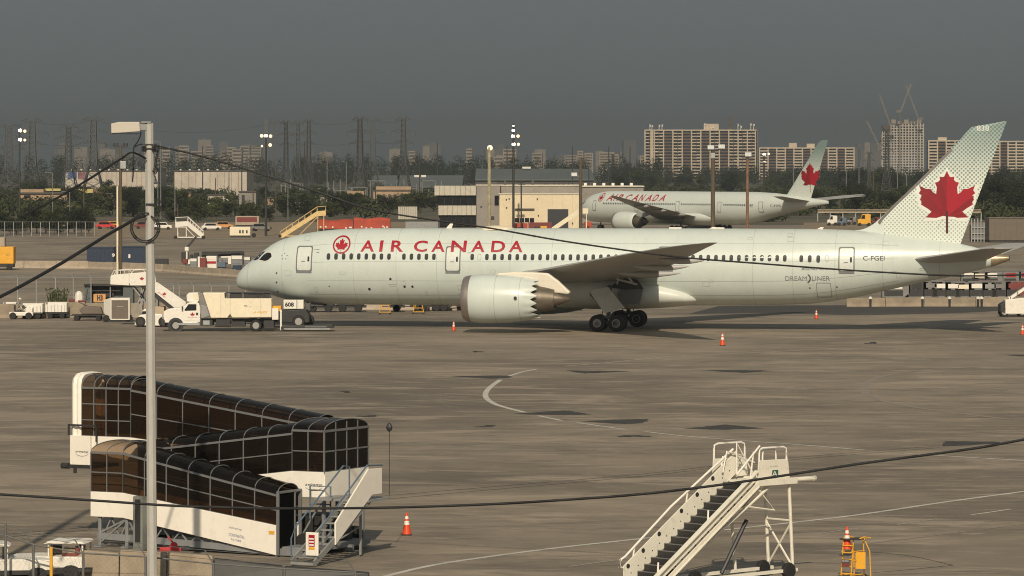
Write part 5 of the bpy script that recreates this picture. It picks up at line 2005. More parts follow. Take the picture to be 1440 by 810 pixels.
b.bb((X(305), -.9, Zt(456)), (X(325), .9, Zt(448)))
b.bb((X(326), -.6, Zt(459)), (X(345), .6, Zt(450)))
b.bb((X(372), -1.0, Zt(460)), (X(386), 1.0, Zt(450)))
b.tube((X(303), -.9, Zt(457)), (X(326), -.9, Zt(458)), .1)
b.build('chassis', M['dark'], truck)
b = MB()
b.bb((X(287), -1.0, Zt(456)), (X(296), -.94, Zt(450)))
b.bb((X(252), -1.02, Zt(456.5)), (X(282), -.9, Zt(453.5)))
b.build('side_step', M['galv'], truck)
for px, hw in ((248.5, .82), (361, .82)):
    for sg in (-1, 1):
        wheel_part(truck, X(px), sg * hw, .47, .32 if px < 300 else .5)
b = MB()
b.box((X(388), -.4, Zt(441)), (.5, 1.2, .9))
b.beam((X(396), -.9, .1), (X(396), -.9, Zt(435)), .14)
b.build('rear_frame', M['white'], truck, bevel=.03)
b = MB()
b.bb((X(384), -.8, Zt(437)), (X(396), .6, Zt(430)))
b.build('rear_locker', M['yellow'], truck)
side_prism(truck, 'tail_lift', [(396, 458.5), (468, 456), (470, 460.5), (396, 463)], M['dark'], -1.0, .9)
b = MB()
b.bb((X(400), -1.06, Zt(462.6)), (X(465), -1.0, Zt(461.0)))
b.bb((X(430), -1.07, Zt(459.5)), (X(460), -1.0, Zt(458.6)))
b.build('lift_edge', M['galv'], truck)

# aircraft tug on the nose gear with its number board
UD = 334.3
sU = F / UD
tug = thing('aircraft_tug', 'dark aircraft tug with white 608 number board under the airliner nose', 'tug', ((400 - 720) / sU, UD, 0))
XU = lambda px: (px - 400) / sU
ZU = lambda py: H + (HY - py) / sU
b = MB()
b.prism([(XU(352), ZU(452)), (XU(352), ZU(440)), (XU(398), ZU(436)), (XU(430), ZU(434)), (XU(436), ZU(442)), (XU(436), ZU(453))], lambda x, z, w: Vector((x, w, z)), -1.3, 1.3)
b.build('body', M['dark'], tug, bevel=.06)
b = MB()
b.bb((XU(400), -1.36, ZU(433.5)), (XU(428), -.6, ZU(421)))
nb = b.build('number_board', M['white'], tug, bevel=.02)
text_on(nb, '608', (XU(402), -1.372, ZU(430.5)), (1, 0, 0), (0, 0, 1), .72, .36, M['print'], extra=.04)
b = MB()
b.bb((XU(418.3), -1.375, ZU(433.5)), (XU(419.2), -1.365, ZU(421)))
b.build('panel_gap', M['print'], nb)
b = MB()
b.tube((XU(431), -1.0, ZU(440)), (XU(431), -1.0, ZU(424)), .06)
b.tube((XU(436), -.9, ZU(434)), (XU(428), -1.0, ZU(424)), .05)
b.box((XU(434), -1.0, ZU(430)), (.3, .2, .5))
b.build('hydraulic_arm', M['gear'], tug)
for px in (365, 421):
    for sg in (-1, 1):
        wheel_part(tug, XU(px), sg * 1.15, .52, .45)

# white passenger-steps truck left of the nose
ED = 336.0
sE = F / ED
es = thing('passenger_steps_truck', 'white passenger steps mounted on a truck at the far left of the airliner nose', 'steps truck', ((190 - 720) / sE, ED, 0))
XE = lambda px: (px - 190) / sE
ZE = lambda py: H + (HY - py) / sE
def ep(name, pts, m, y0, y1, bevel=.02, par=None):
    b = MB()
    b.prism([(XE(x), ZE(y)) for x, y in pts], lambda x, z, w: Vector((x, w, z)), y0, y1)
    return b.build(name, m, par or es, bevel=bevel)
pl = ep('platform_panel', [(157, 388), (159, 386.5), (183, 386.5), (183, 401), (157, 399.5)], M['white'], -1.0, -.94)
ep('platform_panel', [(184, 384), (216, 382), (218, 398), (205, 401), (184, 401)], M['white'], -1.02, -.94)
ep('platform_panel', [(157, 388), (159, 386.5), (216, 382), (218, 398), (205, 401), (157, 399.5)], M['white'], .94, 1.0)
ep('platform', [(157, 399), (218, 398.5), (218, 402), (157, 402)], M['dark'], -.95, .95)
b = MB()
b.pipe([(XE(158), -.98, ZE(388)), (XE(162), -.98, ZE(380)), (XE(184), -.98, ZE(378)), (XE(187), -.98, ZE(384))], .035)
b.pipe([(XE(186), -.98, ZE(384)), (XE(190), -.98, ZE(379.5)), (XE(203), -.98, ZE(378.5)), (XE(206), -.98, ZE(384))], .035)
b.build('handrail', M['white'], es)
b = MB()
b.pipe([(XE(158), .98, ZE(388)), (XE(162), .98, ZE(381)), (XE(204), .98, ZE(379)), (XE(216), .98, ZE(388))], .035)
b.build('handrail', M['white'], es)
b = MB()
for px in (165, 171, 177, 183):
    b.tube((XE(px), -.98, ZE(387)), (XE(px), -.98, ZE(379)), .025, n=6)
b.build('handrail', M['white'], es)
sp_ = ep('side_panel', [(216, 397), (221, 398), (260, 425), (260, 430), (252, 436), (246, 432), (216, 408)], M['white'], -1.0, -.94)
ep('side_panel', [(216, 397), (221, 398), (260, 425), (260, 430), (252, 436), (246, 432), (216, 408)], M['white'], .94, 1.0)
ep('stair_underside', [(200, 402), (216, 402), (250, 432), (243, 436), (205, 406)], M['dark'], -.9, .9)
for i in range(10):
    t = i / 10
    b = MB()
    b.box((XE(lerp(218, 258, t)), 0, ZE(lerp(400, 432, t))), (.3, 1.8, .04))
    b.build('tread', M['grey'], es)
def leafmark(x, z, r, y, par):
    decal('emblem', [(x + a * r, z - .5 * r + b_ * r) for a, b_ in LEAF + [(-p, q) for p, q in LEAF[::-1][:-1]]], [tuple(range(len(LEAF) * 2 - 1))], lambda u, v: Vector((u, y, v)), M['red'], par)
leafmark(XE(201), ZE(391.5), .36, -1.03, pl)
leafmark(XE(232.5), ZE(413), .34, -1.01, sp_)
text_on(sp_, 'AIR CANADA', (XE(223), -1.01, ZE(411)), (.82, 0, -.57), (.57, 0, .82), .75, .1, M['red'])
b = MB()
for (x0, y0, x1, y1) in ((187, 402, 218, 440), (205, 402, 187, 445), (222, 410, 222, 445), (200, 402, 200, 450)):
    for yy in (-.7, .7):
        b.beam((XE(x0), yy, ZE(y0)), (XE(x1), yy, ZE(y1)), .1)
b.bb((XE(196), -.8, ZE(446)), (XE(250), .8, ZE(441)))
b.build('lift_frame', M['grey'], es)
ep('cab', [(190, 457), (192, 450), (197, 443), (212, 440), (228, 441), (236, 446), (238, 455), (236, 458)], M['white'], -.9, .9, .08)
ep('windscreen', [(197, 443.5), (203, 437), (216, 436.5), (218, 441)], M['glass'], -.75, .75)
ep('cab_roof', [(201, 437.5), (204, 434), (217, 434), (218, 437)], M['white'], -.8, .8, .04)
ep('rear_body', [(215, 430), (232, 431), (232, 442), (215, 442)], M['tanpanel'] if 'tanpanel' in M else M['cream'], -.85, .85)
for px in (199, 231):
    for sg in (-1, 1):
        wheel_part(es, XE(px), sg * .8, .42, .3, True, M['dark'])
# luggage dollies and the canvas box trailer
def dolly(label, px0, px1, D, load, hloadpx):
    s_ = F / D
    t = thing('baggage_dolly', label, 'dolly', ((px0 - 720) / s_, D, 0), 0, 'baggage dollies by the blast barrier')
    L_ = (px1 - px0) / s_
    b = MB()
    b.bb((0, -.75, .42), (L_, .75, .52))
    b.bb((-.5, -.05, .36), (0, .05, .44))
    b.bb((.3, -.5, .25), (L_ - .3, .5, .42))
    b.build('deck', M['dark'], t)
    for x in (.4, L_ - .4):
        for y in (-.6, .6):
            wheel_part(t, x, y, .24, .2, False)
    if load == 'curved':
        b = MB()
        hh = hloadpx / s_
        b.prism([(.0, .55), (L_, .55), (L_ - .05, .5 + hh), (L_ * .62, .5 + hh * .92), (.05, .5 + hh * .8)], lambda x, z, w: Vector((x, w, z)), -.72, -.66)
        b.prism([(.0, .55), (L_, .55), (L_, .5 + hh), (0, .5 + hh)], lambda x, z, w: Vector((x, w, z)), .66, .72)
        b.bb((.0, -.7, .55), (.06, .7, .5 + hh))
        b.bb((L_ - .06, -.7, .55), (L_, .7, .5 + hh))
        b.build('side_board', M['white'], t, bevel=.02)
        b = MB()
        for k in range(5):
            b.box((L_ * (.15 + .17 * k), rnd.uniform(-.3, .3), .72 + rnd.uniform(0, .1)), (.5, .6, .42), rnd.uniform(-.4, .4))
        b.build('baggage', M['alum'], t, bevel=.03)
        b = MB()
        for k in range(6):
            b.bb((L_ * (.1 + .16 * k), -.735, .57), (L_ * (.1 + .16 * k) + .05, -.715, .45 + hh * .8))
        b.build('slat', M['galv'], t)
    return t
dolly('white slatted baggage dolly beside the seated worker at the far left', 6, 24, 356, 'curved', 13)
dolly('long white baggage dolly right of the seated worker', 30, 61, 353, 'curved', 13)
dolly('white baggage dolly with high sides nearest the canvas cart', 65, 95, 354, 'curved', 14)
t = dolly('flat dark dolly with a brown tilted board left of the canvas box trailer', 102, 146, 349, '', 0)
b = MB()
b.prism([(.9, .55), (2.6, .55), (2.4, 1.15), (1.0, 1.25), (.6, .9)], lambda x, z, w: Vector((x, w, z)), -.5, .5)
b.build('tarp_cover', M['brown'], t, bevel=.06)
b = MB()
b.tube((.9, 0, .5), (1.3, 0, 2.7), .03, n=6)
b.box((1.0, -.3, 1.35), (.9, .06, .06), 0, 0, R(25))
b.build('pole', M['dark'], t)
bt = thing('box_trailer', 'white framed box trailer with brown canvas side beside the passenger steps truck', 'trailer', ((146 - 720) / (F / 346), 346, 0), R(3))
XB = lambda px: (px - 146) / (F / 346)
ZB = lambda py: H + (HY - py) * 346 / F
b = MB()
b.bb((XB(156), -1.0, ZB(449.5)), (XB(183), 1.0, ZB(419)))
b.add([(XB(146), -.2, ZB(422)), (XB(156), -1.0, ZB(419)), (XB(156), -1.0, ZB(449)), (XB(146), -.2, ZB(440)), (XB(146), .9, ZB(422)), (XB(156), 1.0, ZB(419)), (XB(156), 1.0, ZB(449)), (XB(146), .9, ZB(440))], [(0, 1, 2, 3), (4, 5, 6, 7), (0, 1, 5, 4), (3, 2, 6, 7), (0, 3, 7, 4)])
b.build('box', M['white'], bt, bevel=.03)
b = MB()
b.bb((XB(157.5), -1.03, ZB(447.5)), (XB(181), -1.0, ZB(421.5)))
b.build('canvas_curtain', M['brown'], bt)
b = MB()
b.bb((XB(165), -1.05, ZB(431)), (XB(174), -1.03, ZB(430.2)))
b.build('curtain_strap', M['galv'], bt)
b = MB()
b.bb((XB(146), -.9, ZB(453)), (XB(186), .9, ZB(449.6)))
b.build('chassis', M['dark'], bt)
for x in (XB(150), XB(181)):
    for y in (-.8, .8):
        wheel_part(bt, x, y, .3, .2, False)

# seated worker in a cap on the small tractor
WD = 352.0
wt = thing('baggage_tractor', 'low open baggage tractor under the seated worker at the far left', 'tractor', ((29 - 720) / (F / WD), WD, 0))
b = MB()
b.bb((-.9, -.55, .3), (1.1, .55, .62))
b.box((.75, 0, .8), (.6, .9, .36))
b.build('body', M['white'], wt, bevel=.05)
b = MB()
b.box((-.25, 0, .68), (.5, .6, .12))
b.box((-.5, 0, .95), (.1, .6, .5))
b.build('seat', M['print'], wt, bevel=.03)
b = MB()
b.tube((.45, 0, .8), (.25, 0, 1.15), .03)
b.lathe([(.16, -.01), (.19, 0), (.16, .01)], (.24, 0, 1.16), 'z', 14)
b.build('steering_wheel', M['print'], wt)
for x in (-.6, .75):
    for y in (-.5, .5):
        wheel_part(wt, x, y, .3, .2, False)
def person(loc):
    p = thing('person', 'worker in a pale cap and grey-brown jacket sitting on the baggage tractor', 'person', loc)
    verts, edges, rad = [], [], []
    def node(x, y, z, r, par=None):
        verts.append((x, y, z))
        rad.append(r)
        if par is not None:
            edges.append((par, len(verts) - 1))
        return len(verts) - 1
    pel = node(-.2, 0, .88, .16)
    sp1 = node(-.18, 0, 1.08, .15, pel)
    ch = node(-.12, 0, 1.32, .17, sp1)
    nk = node(-.06, 0, 1.50, .065, ch)
    hd = node(-.02, 0, 1.60, .095, nk)
    hd2 = node(0, 0, 1.70, .10, hd)
    node(.01, 0, 1.78, .07, hd2)
    node(.11, 0, 1.64, .02, hd)
    for s_ in (-1, 1):
        sh = node(-.11, s_ * .2, 1.40, .085, ch)
        el = node(.02, s_ * .27, 1.14, .055, sh)
        wr = node(.2, s_ * .17, 1.14, .038, el)
        pm = node(.27, s_ * .15, 1.16, .042, wr)
        for k in range(4):
            f1 = node(.31, s_ * (.12 + .02 * k), 1.19, .012, pm)
            node(.30, s_ * (.12 + .02 * k), 1.14 + .006 * k, .010, f1)
        node(.27, s_ * .10, 1.19, .012, pm)
        hp = node(-.16, s_ * .1, .84, .1, pel)
        kn = node(.24, s_ * .15, .88, .075, hp)
        an = node(.34, s_ * .15, .70, .05, kn)
        node(.44, s_ * .15, .66, .045, an)
    me = bpy.data.meshes.new('body')
    me.from_pydata(verts, edges, [])
    o = bpy.data.objects.new('body', me)
    COL.objects.link(o)
    o.parent = p
    bm = bmesh.new()
    bm.from_mesh(me)
    ly = bm.verts.layers.skin.verify()
    bm.verts.ensure_lookup_table()
    for i, r in enumerate(rad):
        bm.verts[i][ly].radius = (r, r)
    bm.verts[0][ly].use_root = True
    bm.to_mesh(me)
    bm.free()
    o.modifiers.new('skin', 'SKIN').use_smooth_shade = True
    o.modifiers.new('sub', 'SUBSURF').render_levels = 1
    me.materials.append(M['vest'])
    b = MB()
    b.lathe([(.105, -.03), (.11, .02), (.09, .07), (.03, .095)], (-.01, 0, 1.73), 'z', 14)
    b.box((.13, 0, 1.715), (.14, .16, .02))
    b.build('cap', M['cream'], p, smooth=40)
    b = MB()
    b.lathe([(.06, -.05), (.098, 0), (.09, .06)], (.02, 0, 1.63), 'z', 12)
    b.build('face', M['skin'], p, smooth=60)
    return p
person(((28 - 720) / (F / WD), WD, .0))

# ladders standing under the belly
def trestle_ladder(px, D, label):
    s_ = F / D
    t = thing('wheeled_ladder', label, 'ladder', ((px - 720) / s_, D, 0), 0, 'yellow ladders under the airliner')
    b = MB()
    for y in (-.3, .3):
        b.tube((-.45, y, .1), (-.2, y, 1.9), .03, n=6)
        b.tube((.5, y, .1), (.15, y, 1.9), .03, n=6)
        for i in range(5):
            z = .2 + .33 * i
            b.tube((-.43 + .046 * i, y, z), (.47 - .06 * i, y, z), .022, n=6)
    for i in range(6):
        z = .2 + .3 * i
        b.tube((.48 - .055 * i, -.3, z), (.48 - .055 * i, .3, z), .022, n=6)
    b.bb((-.25, -.3, 1.2), (.25, .3, 1.25))
    b.tube((-.45, -.3, .3), (.2, -.3, 1.5), .025, n=6)
    b.build('frame', M['yellow'], t)
    for x in (-.45, .5):
        for y in (-.3, .3):
            b = MB()
            b.tube((x, y - .03, .08), (x, y + .03, .08), .08, n=10)
            b.build('castor', M['black'], t)
    return t
trestle_ladder(541, 363, 'yellow wheeled ladder under the fuselage just behind the door')
trestle_ladder(588, 364, 'yellow wheeled ladder nearer the engine under the fuselage')

# dark equipment parked beyond the belly
def trailer(px0, px1, D, top, m, label, grp='dark trailers parked beyond the airliner belly'):
    s_ = F / D
    t = thing('equipment_trailer', label, 'trailer', ((px0 - 720) / s_, D, 0), 0, grp)
    L_ = (px1 - px0) / s_
    zt = H + (HY - top) / s_
    b = MB()
    b.bb((0, -.8, .55), (L_, .8, zt))
    b.build('body', m, t, bevel=.05)
    b = MB()
    b.bb((-.2, -.7, .38), (L_ + .2, .7, .56))
    b.bb((-.8, -.05, .4), (0, .05, .48))
    b.build('chassis', M['dark'], t)
    for x in (.5, L_ - .5):
        for y in (-.7, .7):
            wheel_part(t, x, y, .34, .25, False)
    return t
for a_, c_, D, tp_, m in ((432, 470, 388, 414, 'dark'), (474, 512, 389, 416, 'dark'), (550, 566, 389, 418, 'dark'), (580, 602, 390, 412, 'grey'), (606, 632, 391, 415, 'dark'), (645, 668, 392, 416, 'grey'), (690, 740, 393, 414, 'dark'), (760, 815, 392, 418, 'dark')):
    trailer(a_, c_, D - 19, tp_, M[m], 'dark equipment trailer seen in the gap under the airliner belly')

# ------------------------------------------------------------------ barriers, fence, stores left of the nose
def barrier_row(label, pts, hpx, seg, m):
    t = thing('blast_barrier', label, 'barrier')
    for (x0, y0), (x1, y1) in zip(pts[:-1], pts[1:]):
        a, c = G(x0, y0), G(x1, y1)
        n = max(1, round((c - a).length / seg))
        for k in range(n):
            p, q = a.lerp(c, k / n), a.lerp(c, (k + .985) / n)
            hh = hpx * p.y / F * rnd.uniform(.95, 1.04)
            d_ = (q - p).normalized()
            no = Vector((-d_.y, d_.x, 0))
            b = MB()
            pr_ = [(-.30, 0), (.30, 0), (.30, .08), (.13, .3), (.09, hh), (-.09, hh), (-.13, .3), (-.30, .08)]
            b.loft([[p + no * x + Vector((0, 0, z)) for x, z in pr_], [q + no * x + Vector((0, 0, z)) for x, z in pr_]])
            b.build('concrete_block', m, t)
    return t
barrier_row('tan concrete barrier under the blue containers on the left', [(-10, 376.5), (125, 378), (230, 382), (275, 386), (350, 391)], 10.5, 4.2, M['concrete'])
barrier_row('tan concrete barrier behind the baggage dollies at the left', [(-10, 447.5), (120, 446.5), (240, 447), (275, 446.5)], 21, 5, M['oldconc'])
barrier_row('tan concrete barrier below the rows of freight containers at the right', [(1190, 431.5), (1300, 431), (1445, 431)], 13, 4.5, M['oldconc'])
barrier_row('low tan concrete barrier seen under the belly between the ladders', [(505, 435.5), (680, 436.5), (760, 438)], 8, 4.5, M['concrete'])
fl = thing('perimeter_fence', 'chain link perimeter fence with slanted arms behind the baggage dollies', 'fence')
fps = []
for px in (-5, 25, 51, 78, 103, 128, 155, 182, 216, 244, 252, 272, 297, 322, 345):
    D = 366 + (px / 345) * 12
    bz = H + (HY - 424) * D / F
    p = P(px, 391 if px < 200 else 402, D)
    fps.append(p)
    b = MB()
    b.tube((p.x, p.y, 0), p, .045, n=6)
    b.tube(p, (p.x - .22, p.y - .1, p.z + .38), .025, n=5)
    b.build('fence_post', M['galv'], fl)
b = MB()
b.pipe(fps, .03, 5)
b.pipe([p - Vector((0, 0, 1.15)) for p in fps], .018, 4)
b.build('fence_rail', M['galv'], fl)
for k in (1, 2, 3):
    b = MB()
    b.pipe([p + Vector((-.07 * k, 0, .12 * k)) for p in fps], .012, 4)
    b.build('barbed_wire', M['galv'], fl)
# weeds on the barrier
def weeds(px, py, D, label):
    b = MB()
    c = P(px, py, D)
    for k in range(60):
        a, l = rnd.uniform(0, 6.28), rnd.uniform(.5, 1.5)
        dx, dy = math.cos(a) * .25 * l, math.sin(a) * .25 * l
        o = c + Vector((rnd.uniform(-.8, .8), rnd.uniform(-.2, .2), 0))
        b.add([o, o + Vector((.07, 0, 0)), o + Vector((dx + .04, dy, l))], [(0, 1, 2)])
        m_ = o + Vector((dx, dy, l)) * .7
        b.add([m_, m_ + Vector((.16, 0, .06)), m_ + Vector((.05, .05, .22))], [(0, 1, 2)])
    o = b.build('weed_clump', M['leafmid'])
    tag(o, label, 'plant')
weeds(80, 424, 361, 'clump of tall weeds on the barrier left of the orange sign')
# dark sheds, sign
sh = thing('storage_shed', 'dark grey open equipment shed behind the orange sign and canvas trailer', 'shed', tuple(P(120, 424, 372)[:2]) + (0,))
XS = lambda px: (px - 120) / (F / 372)
ZS = lambda py: H + (HY - py) * 372 / F
b = MB()
b.bb((XS(120), -.6, 0), (XS(130), .8, ZS(402)))
b.bb((XS(174), -.6, 0), (XS(188), .8, ZS(402)))
b.bb((XS(120), .6, 0), (XS(188), .8, ZS(402)))
b.build('wall', M['grey2'] if 'grey2' in M else M['bluegrey'], sh)
b = MB()
b.bb((XS(119), -.8, ZS(402)), (XS(190), 1.0, ZS(399.5)))
b.build('roof', M['dark'], sh)
b = MB()
b.bb((XS(133), .2, ZS(418)), (XS(160), .55, ZS(404)))
b.build('machine', M['dark'], sh)
sg_ = thing('apron_sign', 'orange board marked H3 in front of the dark shed', 'sign', tuple(P(140, 424, 360)[:2]) + (0,))
zs_ = lambda py: H + (HY - py) * 360 / F
xs_ = lambda px: (px - 140) / (F / 360)
b = MB()
b.bb((xs_(131.5), -.04, zs_(424.5)), (xs_(148.5), .04, zs_(413.5)))
bd = b.build('board', M['signorange'] if 'signorange' in M else M['yellow'], sg_)
b = MB()
for px in (134, 146):
    b.bb((xs_(px) - .04, .04, 0), (xs_(px) + .04, .1, zs_(414)))
b.build('post', M['galv'], sg_)
text_on(bd, 'H3', (xs_(136.5), -.046, zs_(423)), (1, 0, 0), (0, 0, 1), .5, .5, M['print'], extra=.05)
tk = P(111, 424, 362)
ts = thing('covered_bundle', 'white sheeted bundle on the barrier left of the dark shed', 'bundle', (tk.x, tk.y, tk.z))
b = MB()
b.lathe([(.02, -.05), (.36, 0), (.38, .4), (.3, .75), (.12, .9), (.02, .92)], (0, 0, 0), 'z', 9)
b.build('sheet', M['white'], ts, smooth=20)
b = MB()
b.box((-.6, 0, .1), (.5, .3, .25))
b.box((.3, -.3, .05), (.7, .3, .15))
b.build('base', M['maroon'], ts, bevel=.04)

# blue containers, yellow tank, stores by the upper barrier
def container(px0, px1, pyb, top, dep, m, label, cat='container', ribs=0, rz=0, grp=None, name='container'):
    D = GD(pyb)
    s_ = F / D
    t = thing(name, label, cat, ((px0 - 720) / s_, D, 0), rz, grp)
    L_ = (px1 - px0) / s_
    zt = (pyb - top) / s_
    b = MB()
    b.bb((0, 0, .12), (L_, dep, zt))
    bo = b.build('body', m, t, bevel=.03)
    b = MB()
    b.bb((.1, .1, 0), (L_ - .1, dep - .1, .12))
    b.build('skid', M['dark'], t)
    if ribs:
        b = MB()
        for k in range(ribs):
            x = L_ * (k + .5) / ribs
            b.bb((x - .06, -.06, .15), (x + .06, .0, zt - .1))
        b.bb((-.02, -.07, zt - .12), (L_ + .02, .0, zt + .02))
        b.build('rib', m, t)
    return t, L_, zt
t, L_, z_ = container(122, 160, 372, 347.5, 3, M['navy'], 'dark blue steel container left of the wooden pole', ribs=7)
text_on(t, '9', (L_ * .93, -.08, z_ * .42), (1, 0, 0), (0, 0, 1), .4, .5, M['white'], extra=.04)
t, L_, z_ = container(163, 205, 373, 346.5, 3, M['navy'], 'dark blue steel container between the wooden pole and concrete post', ribs=7)
text_on(t, '1', (L_ * .42, -.08, z_ * .38), (1, 0, 0), (0, 0, 1), .25, .5, M['white'], extra=.04)
t, L_, z_ = container(218, 236, 376, 364, 1.4, M['dark'], 'small dark box on the barrier right of the concrete post')
yt_ = thing('ground_power_unit', 'yellow ground power unit cut by the left edge', 'power unit', tuple(G(-12, 380)[:2]) + (0,))
s_ = F / GD(380)
b = MB()
b.bb((0, 0, .8), (31 / s_, 2.5, 33 / s_))
b.build('body', M['yellow'], yt_, bevel=.06)
b = MB()
b.bb((0, .1, .35), (30 / s_, 2.4, .8))
b.build('chassis', M['dark'], yt_)
b = MB()
b.bb((.3, .4, 33 / s_), (18 / s_, 2.0, 46 / s_))
b.build('roof_unit', M['concrete'], yt_, bevel=.05)
for x in (.5, 2.2):
    wheel_part(yt_, x, .2, .36, .25, False)
text_on(yt_, 'GPU 21', (20 / s_, -.012, 20 / s_), (1, 0, 0), (0, 0, 1), .5, .3, M['brown'])
pile = [(255, 264, 369.5, 354.5, 'dark', 'dark waste bin at the left end of the row of carts'), (267, 277, 379, 363, 'alum', 'grey metal cart next to the dark waste bin'), (278, 281, 379, 361, 'white', 'narrow white locker in the row of carts'),
        (281, 289.5, 379, 363, 'maroon', 'maroon locker in the row of carts'), (290, 304.5, 378.5, 360, 'white', 'white cart with a red stripe in the row of carts'), (305, 317, 377, 369, 'bluegrey', 'low blue crate in the row of carts'),
        (310, 324, 371, 359, 'alum', 'grey cart with white top behind the blue crate'), (325, 341, 378, 359, 'alum', 'grey cart with white panels nearest the airliner nose'), (343, 352, 377, 361, 'alum', 'grey cart half hidden by the airliner nose'), (327, 339, 383, 373, 'navy', 'low dark barrel in front of the grey cart by the nose')]
for a_, c_, yb, tp_, m, lab in pile:
    t, L_, z_ = container(a_, c_, yb, tp_, 1.5, M[m], lab, 'cart', name='storage_cart', grp='carts stored left of the airliner nose')
    if m in ('alum', 'white') and L_ > .6:
        b = MB()
        b.bb((.06, -.03, z_ * .72), (L_ - .06, -.0, z_ * .95))
        b.build('panel', M['white'], t)
        b = MB()
        b.bb((.06, -.03, z_ * .42), (L_ - .06, -.0, z_ * .6))
        b.build('panel', M['red'] if m == 'white' else M['printgrey'], t)
r_ = random.Random(21)
for i in range(16):
    px = 258 + i * 5.3 + r_.uniform(-2, 2)
    yb = r_.uniform(368, 374)
    m = r_.choice(('dark', 'alum', 'white', 'bluegrey', 'maroon', 'grey', 'dark', 'cream'))
    t, L_, z_ = container(px, px + r_.uniform(4, 9), yb, yb - r_.uniform(6, 14), 1.2, M[m], 'small %s box in the clutter behind the carts' % {'alum': 'silver', 'bluegrey': 'blue-grey'}.get(m, m), 'box', name='equipment_box', grp='boxes behind the carts')
for i in range(9):
    px = 240 + i * 13
    yb = r_.uniform(379, 383)
    if 262 < px < 352:
        continue
    container(px, px + r_.uniform(5, 9), yb, yb - r_.uniform(5, 9), 1.2, M[r_.choice(('alum', 'brown', 'dark'))], 'low crate on the ground behind the tan barrier', 'crate', name='crate', grp='low crates by the barrier')
b = MB()
c = G(312, 377)
tb = thing('tarpaulin_roll', 'black tarpaulin lying over the carts left of the airliner nose', 'tarpaulin', (c.x, c.y, 1.75))
b.tube((-2.6, .6, .0), (2.8, .6, .1), .35, .28, 9)
b.tube((-.4, .4, .1), (2.3, .4, .2), .25, .2, 9)
b.build('roll', M['dark'], tb)
c = G(268, 371)
gx = thing('deicing_boom', 'small grey boom sticking up behind the dark waste bin', 'boom', (c.x, c.y, 0))
b = MB()
b.beam((-.6, 0, 2.0), (.75, 0, 3.6), .28, .3)
b.build('boom', M['dark'], gx)
b = MB()
b.tube((-.5, 0, 0), (-.5, 0, 2.1), .12)
b.box((-.5, 0, 2.0), (.5, .5, .5))
b.build('mast', M['white'], gx)

# ------------------------------------------------------------------ freight containers right of the tail
k = 0
uld = []
def make_uld():
    t = thing('freight_container', 'x', 'container', (0, 0, 0), 0, 'freight containers stacked right of the tail')
    b = MB()
    b.prism([(0, .1), (1.5, .1), (1.95, .6), (1.95, 1.62), (0, 1.62)], lambda x, z, w: Vector((x, w, z)), 0, 1.5)
    b.build('body', M['alum'], t, bevel=.02)
    b = MB()
    for x in (.0, .65, 1.3, 1.93):
        b.bb((x - .018, -.02, .12), (x + .018, 0, 1.62))
    b.bb((0, -.05, 1.55), (1.95, 0, 1.63))
    b.bb((0, -.05, .06), (1.55, 0, .14))
    b.build('frame', M['mast'], t)
    b = MB()
    b.bb((.3, -.03, .95), (1.35, -.005, 1.38))
    b.build('label_panel', M['white'], t)
    b = MB()
    b.bb((.12, -.03, .2), (1.4, -.005, .8))
    b.build('curtain', M['dark'], t)
    return t
proto = make_uld()
place = [(1241, 418, 0, 'white'), (1278, 418, 1, 'dark'), (1298, 418, 2, 'alum'), (1310, 418, 3, 'white'), (1329, 418, 4, 'white'), (1343, 418, 5, 'cream'), (1362, 418.5, 6, 'white'), (1381, 418.5, 7, 'grey'), (1394, 418.5, 8, 'alum'), (1414, 418, 9, 'maroon'),
         (1352, 402, 10, 'white'), (1367, 402, 11, 'cream'), (1385, 402, 12, 'white'), (1411, 402, 13, 'red'), (1433, 402, 14, 'red'), (1268, 419, 15, 'dark'), (1322, 419, 16, 'dark'), (1376, 419, 17, 'maroon')]
words = {0: 'long white freight container lowest left of the stack by the tail', 1: 'dark freight container second from the left below the tail', 2: 'open empty-looking freight container left of the white ones', 3: 'grey freight container with a white label near the barrier middle',
         4: 'freight container with a square white notice near the barrier middle', 5: 'cream sided freight container near the barrier middle', 6: 'freight container with two white notices above the barrier', 7: 'grey freight container right of the two-notice one', 8: 'plain aluminium freight container left of the maroon one', 9: 'maroon freight container by the yellow stickers at the right',
         10: 'white freight container in the rear row just under the tail cone', 11: 'cream freight container in the rear row', 12: 'white freight container in the rear row right of the cream one', 13: 'red labelled freight container in the rear row', 14: 'red labelled freight container cut by the right edge', 15: 'dark container edge in the gap left of the open container', 16: 'dark container in the gap between the two white-labelled ones', 17: 'maroon container behind the grey container at the right'}
for px, py, i, m in place:
    D = 408 if py > 410 else 452
    if py == 419:
        D = 411
    p = ((px - 720) / (F / D), D, 0 if py > 410 else H + (HY - 402) * D / F)
    if i == 0:
        proto.location = p
        proto['label'] = words[0]
        t = proto
        proto.scale = (1.45, 1, .95)
    else:
        t = copy_tree(proto, p, 0, (1, 1, rnd.uniform(.95, 1.08)), words[i])
    for ch in t.children:
        nm = ch.name.split('.')[0]
        if (nm == 'label_panel' or (nm == 'body' and m in ('dark', 'grey', 'maroon'))) :
            ch.data = ch.data.copy()
            ch.data.materials.clear()
            ch.data.materials.append(M[m])
# racks that carry the rear row
rk = thing('storage_rack', 'grey steel rack carrying the rear row of freight containers', 'rack', ((1345 - 720) / (F / 452), 452, 0))
b = MB()
zr_ = H + (HY - 402) * 452 / F
for i in range(6):
    x = i * 1.7
    b.beam((x, 0, 0), (x, 0, zr_), .12)
    b.beam((x, 1.4, 0), (x, 1.4, zr_), .12)
b.bb((-.2, -.1, zr_ - .12), (9, 1.6, zr_ - .01))
b.build('frame', M['dark'], rk)
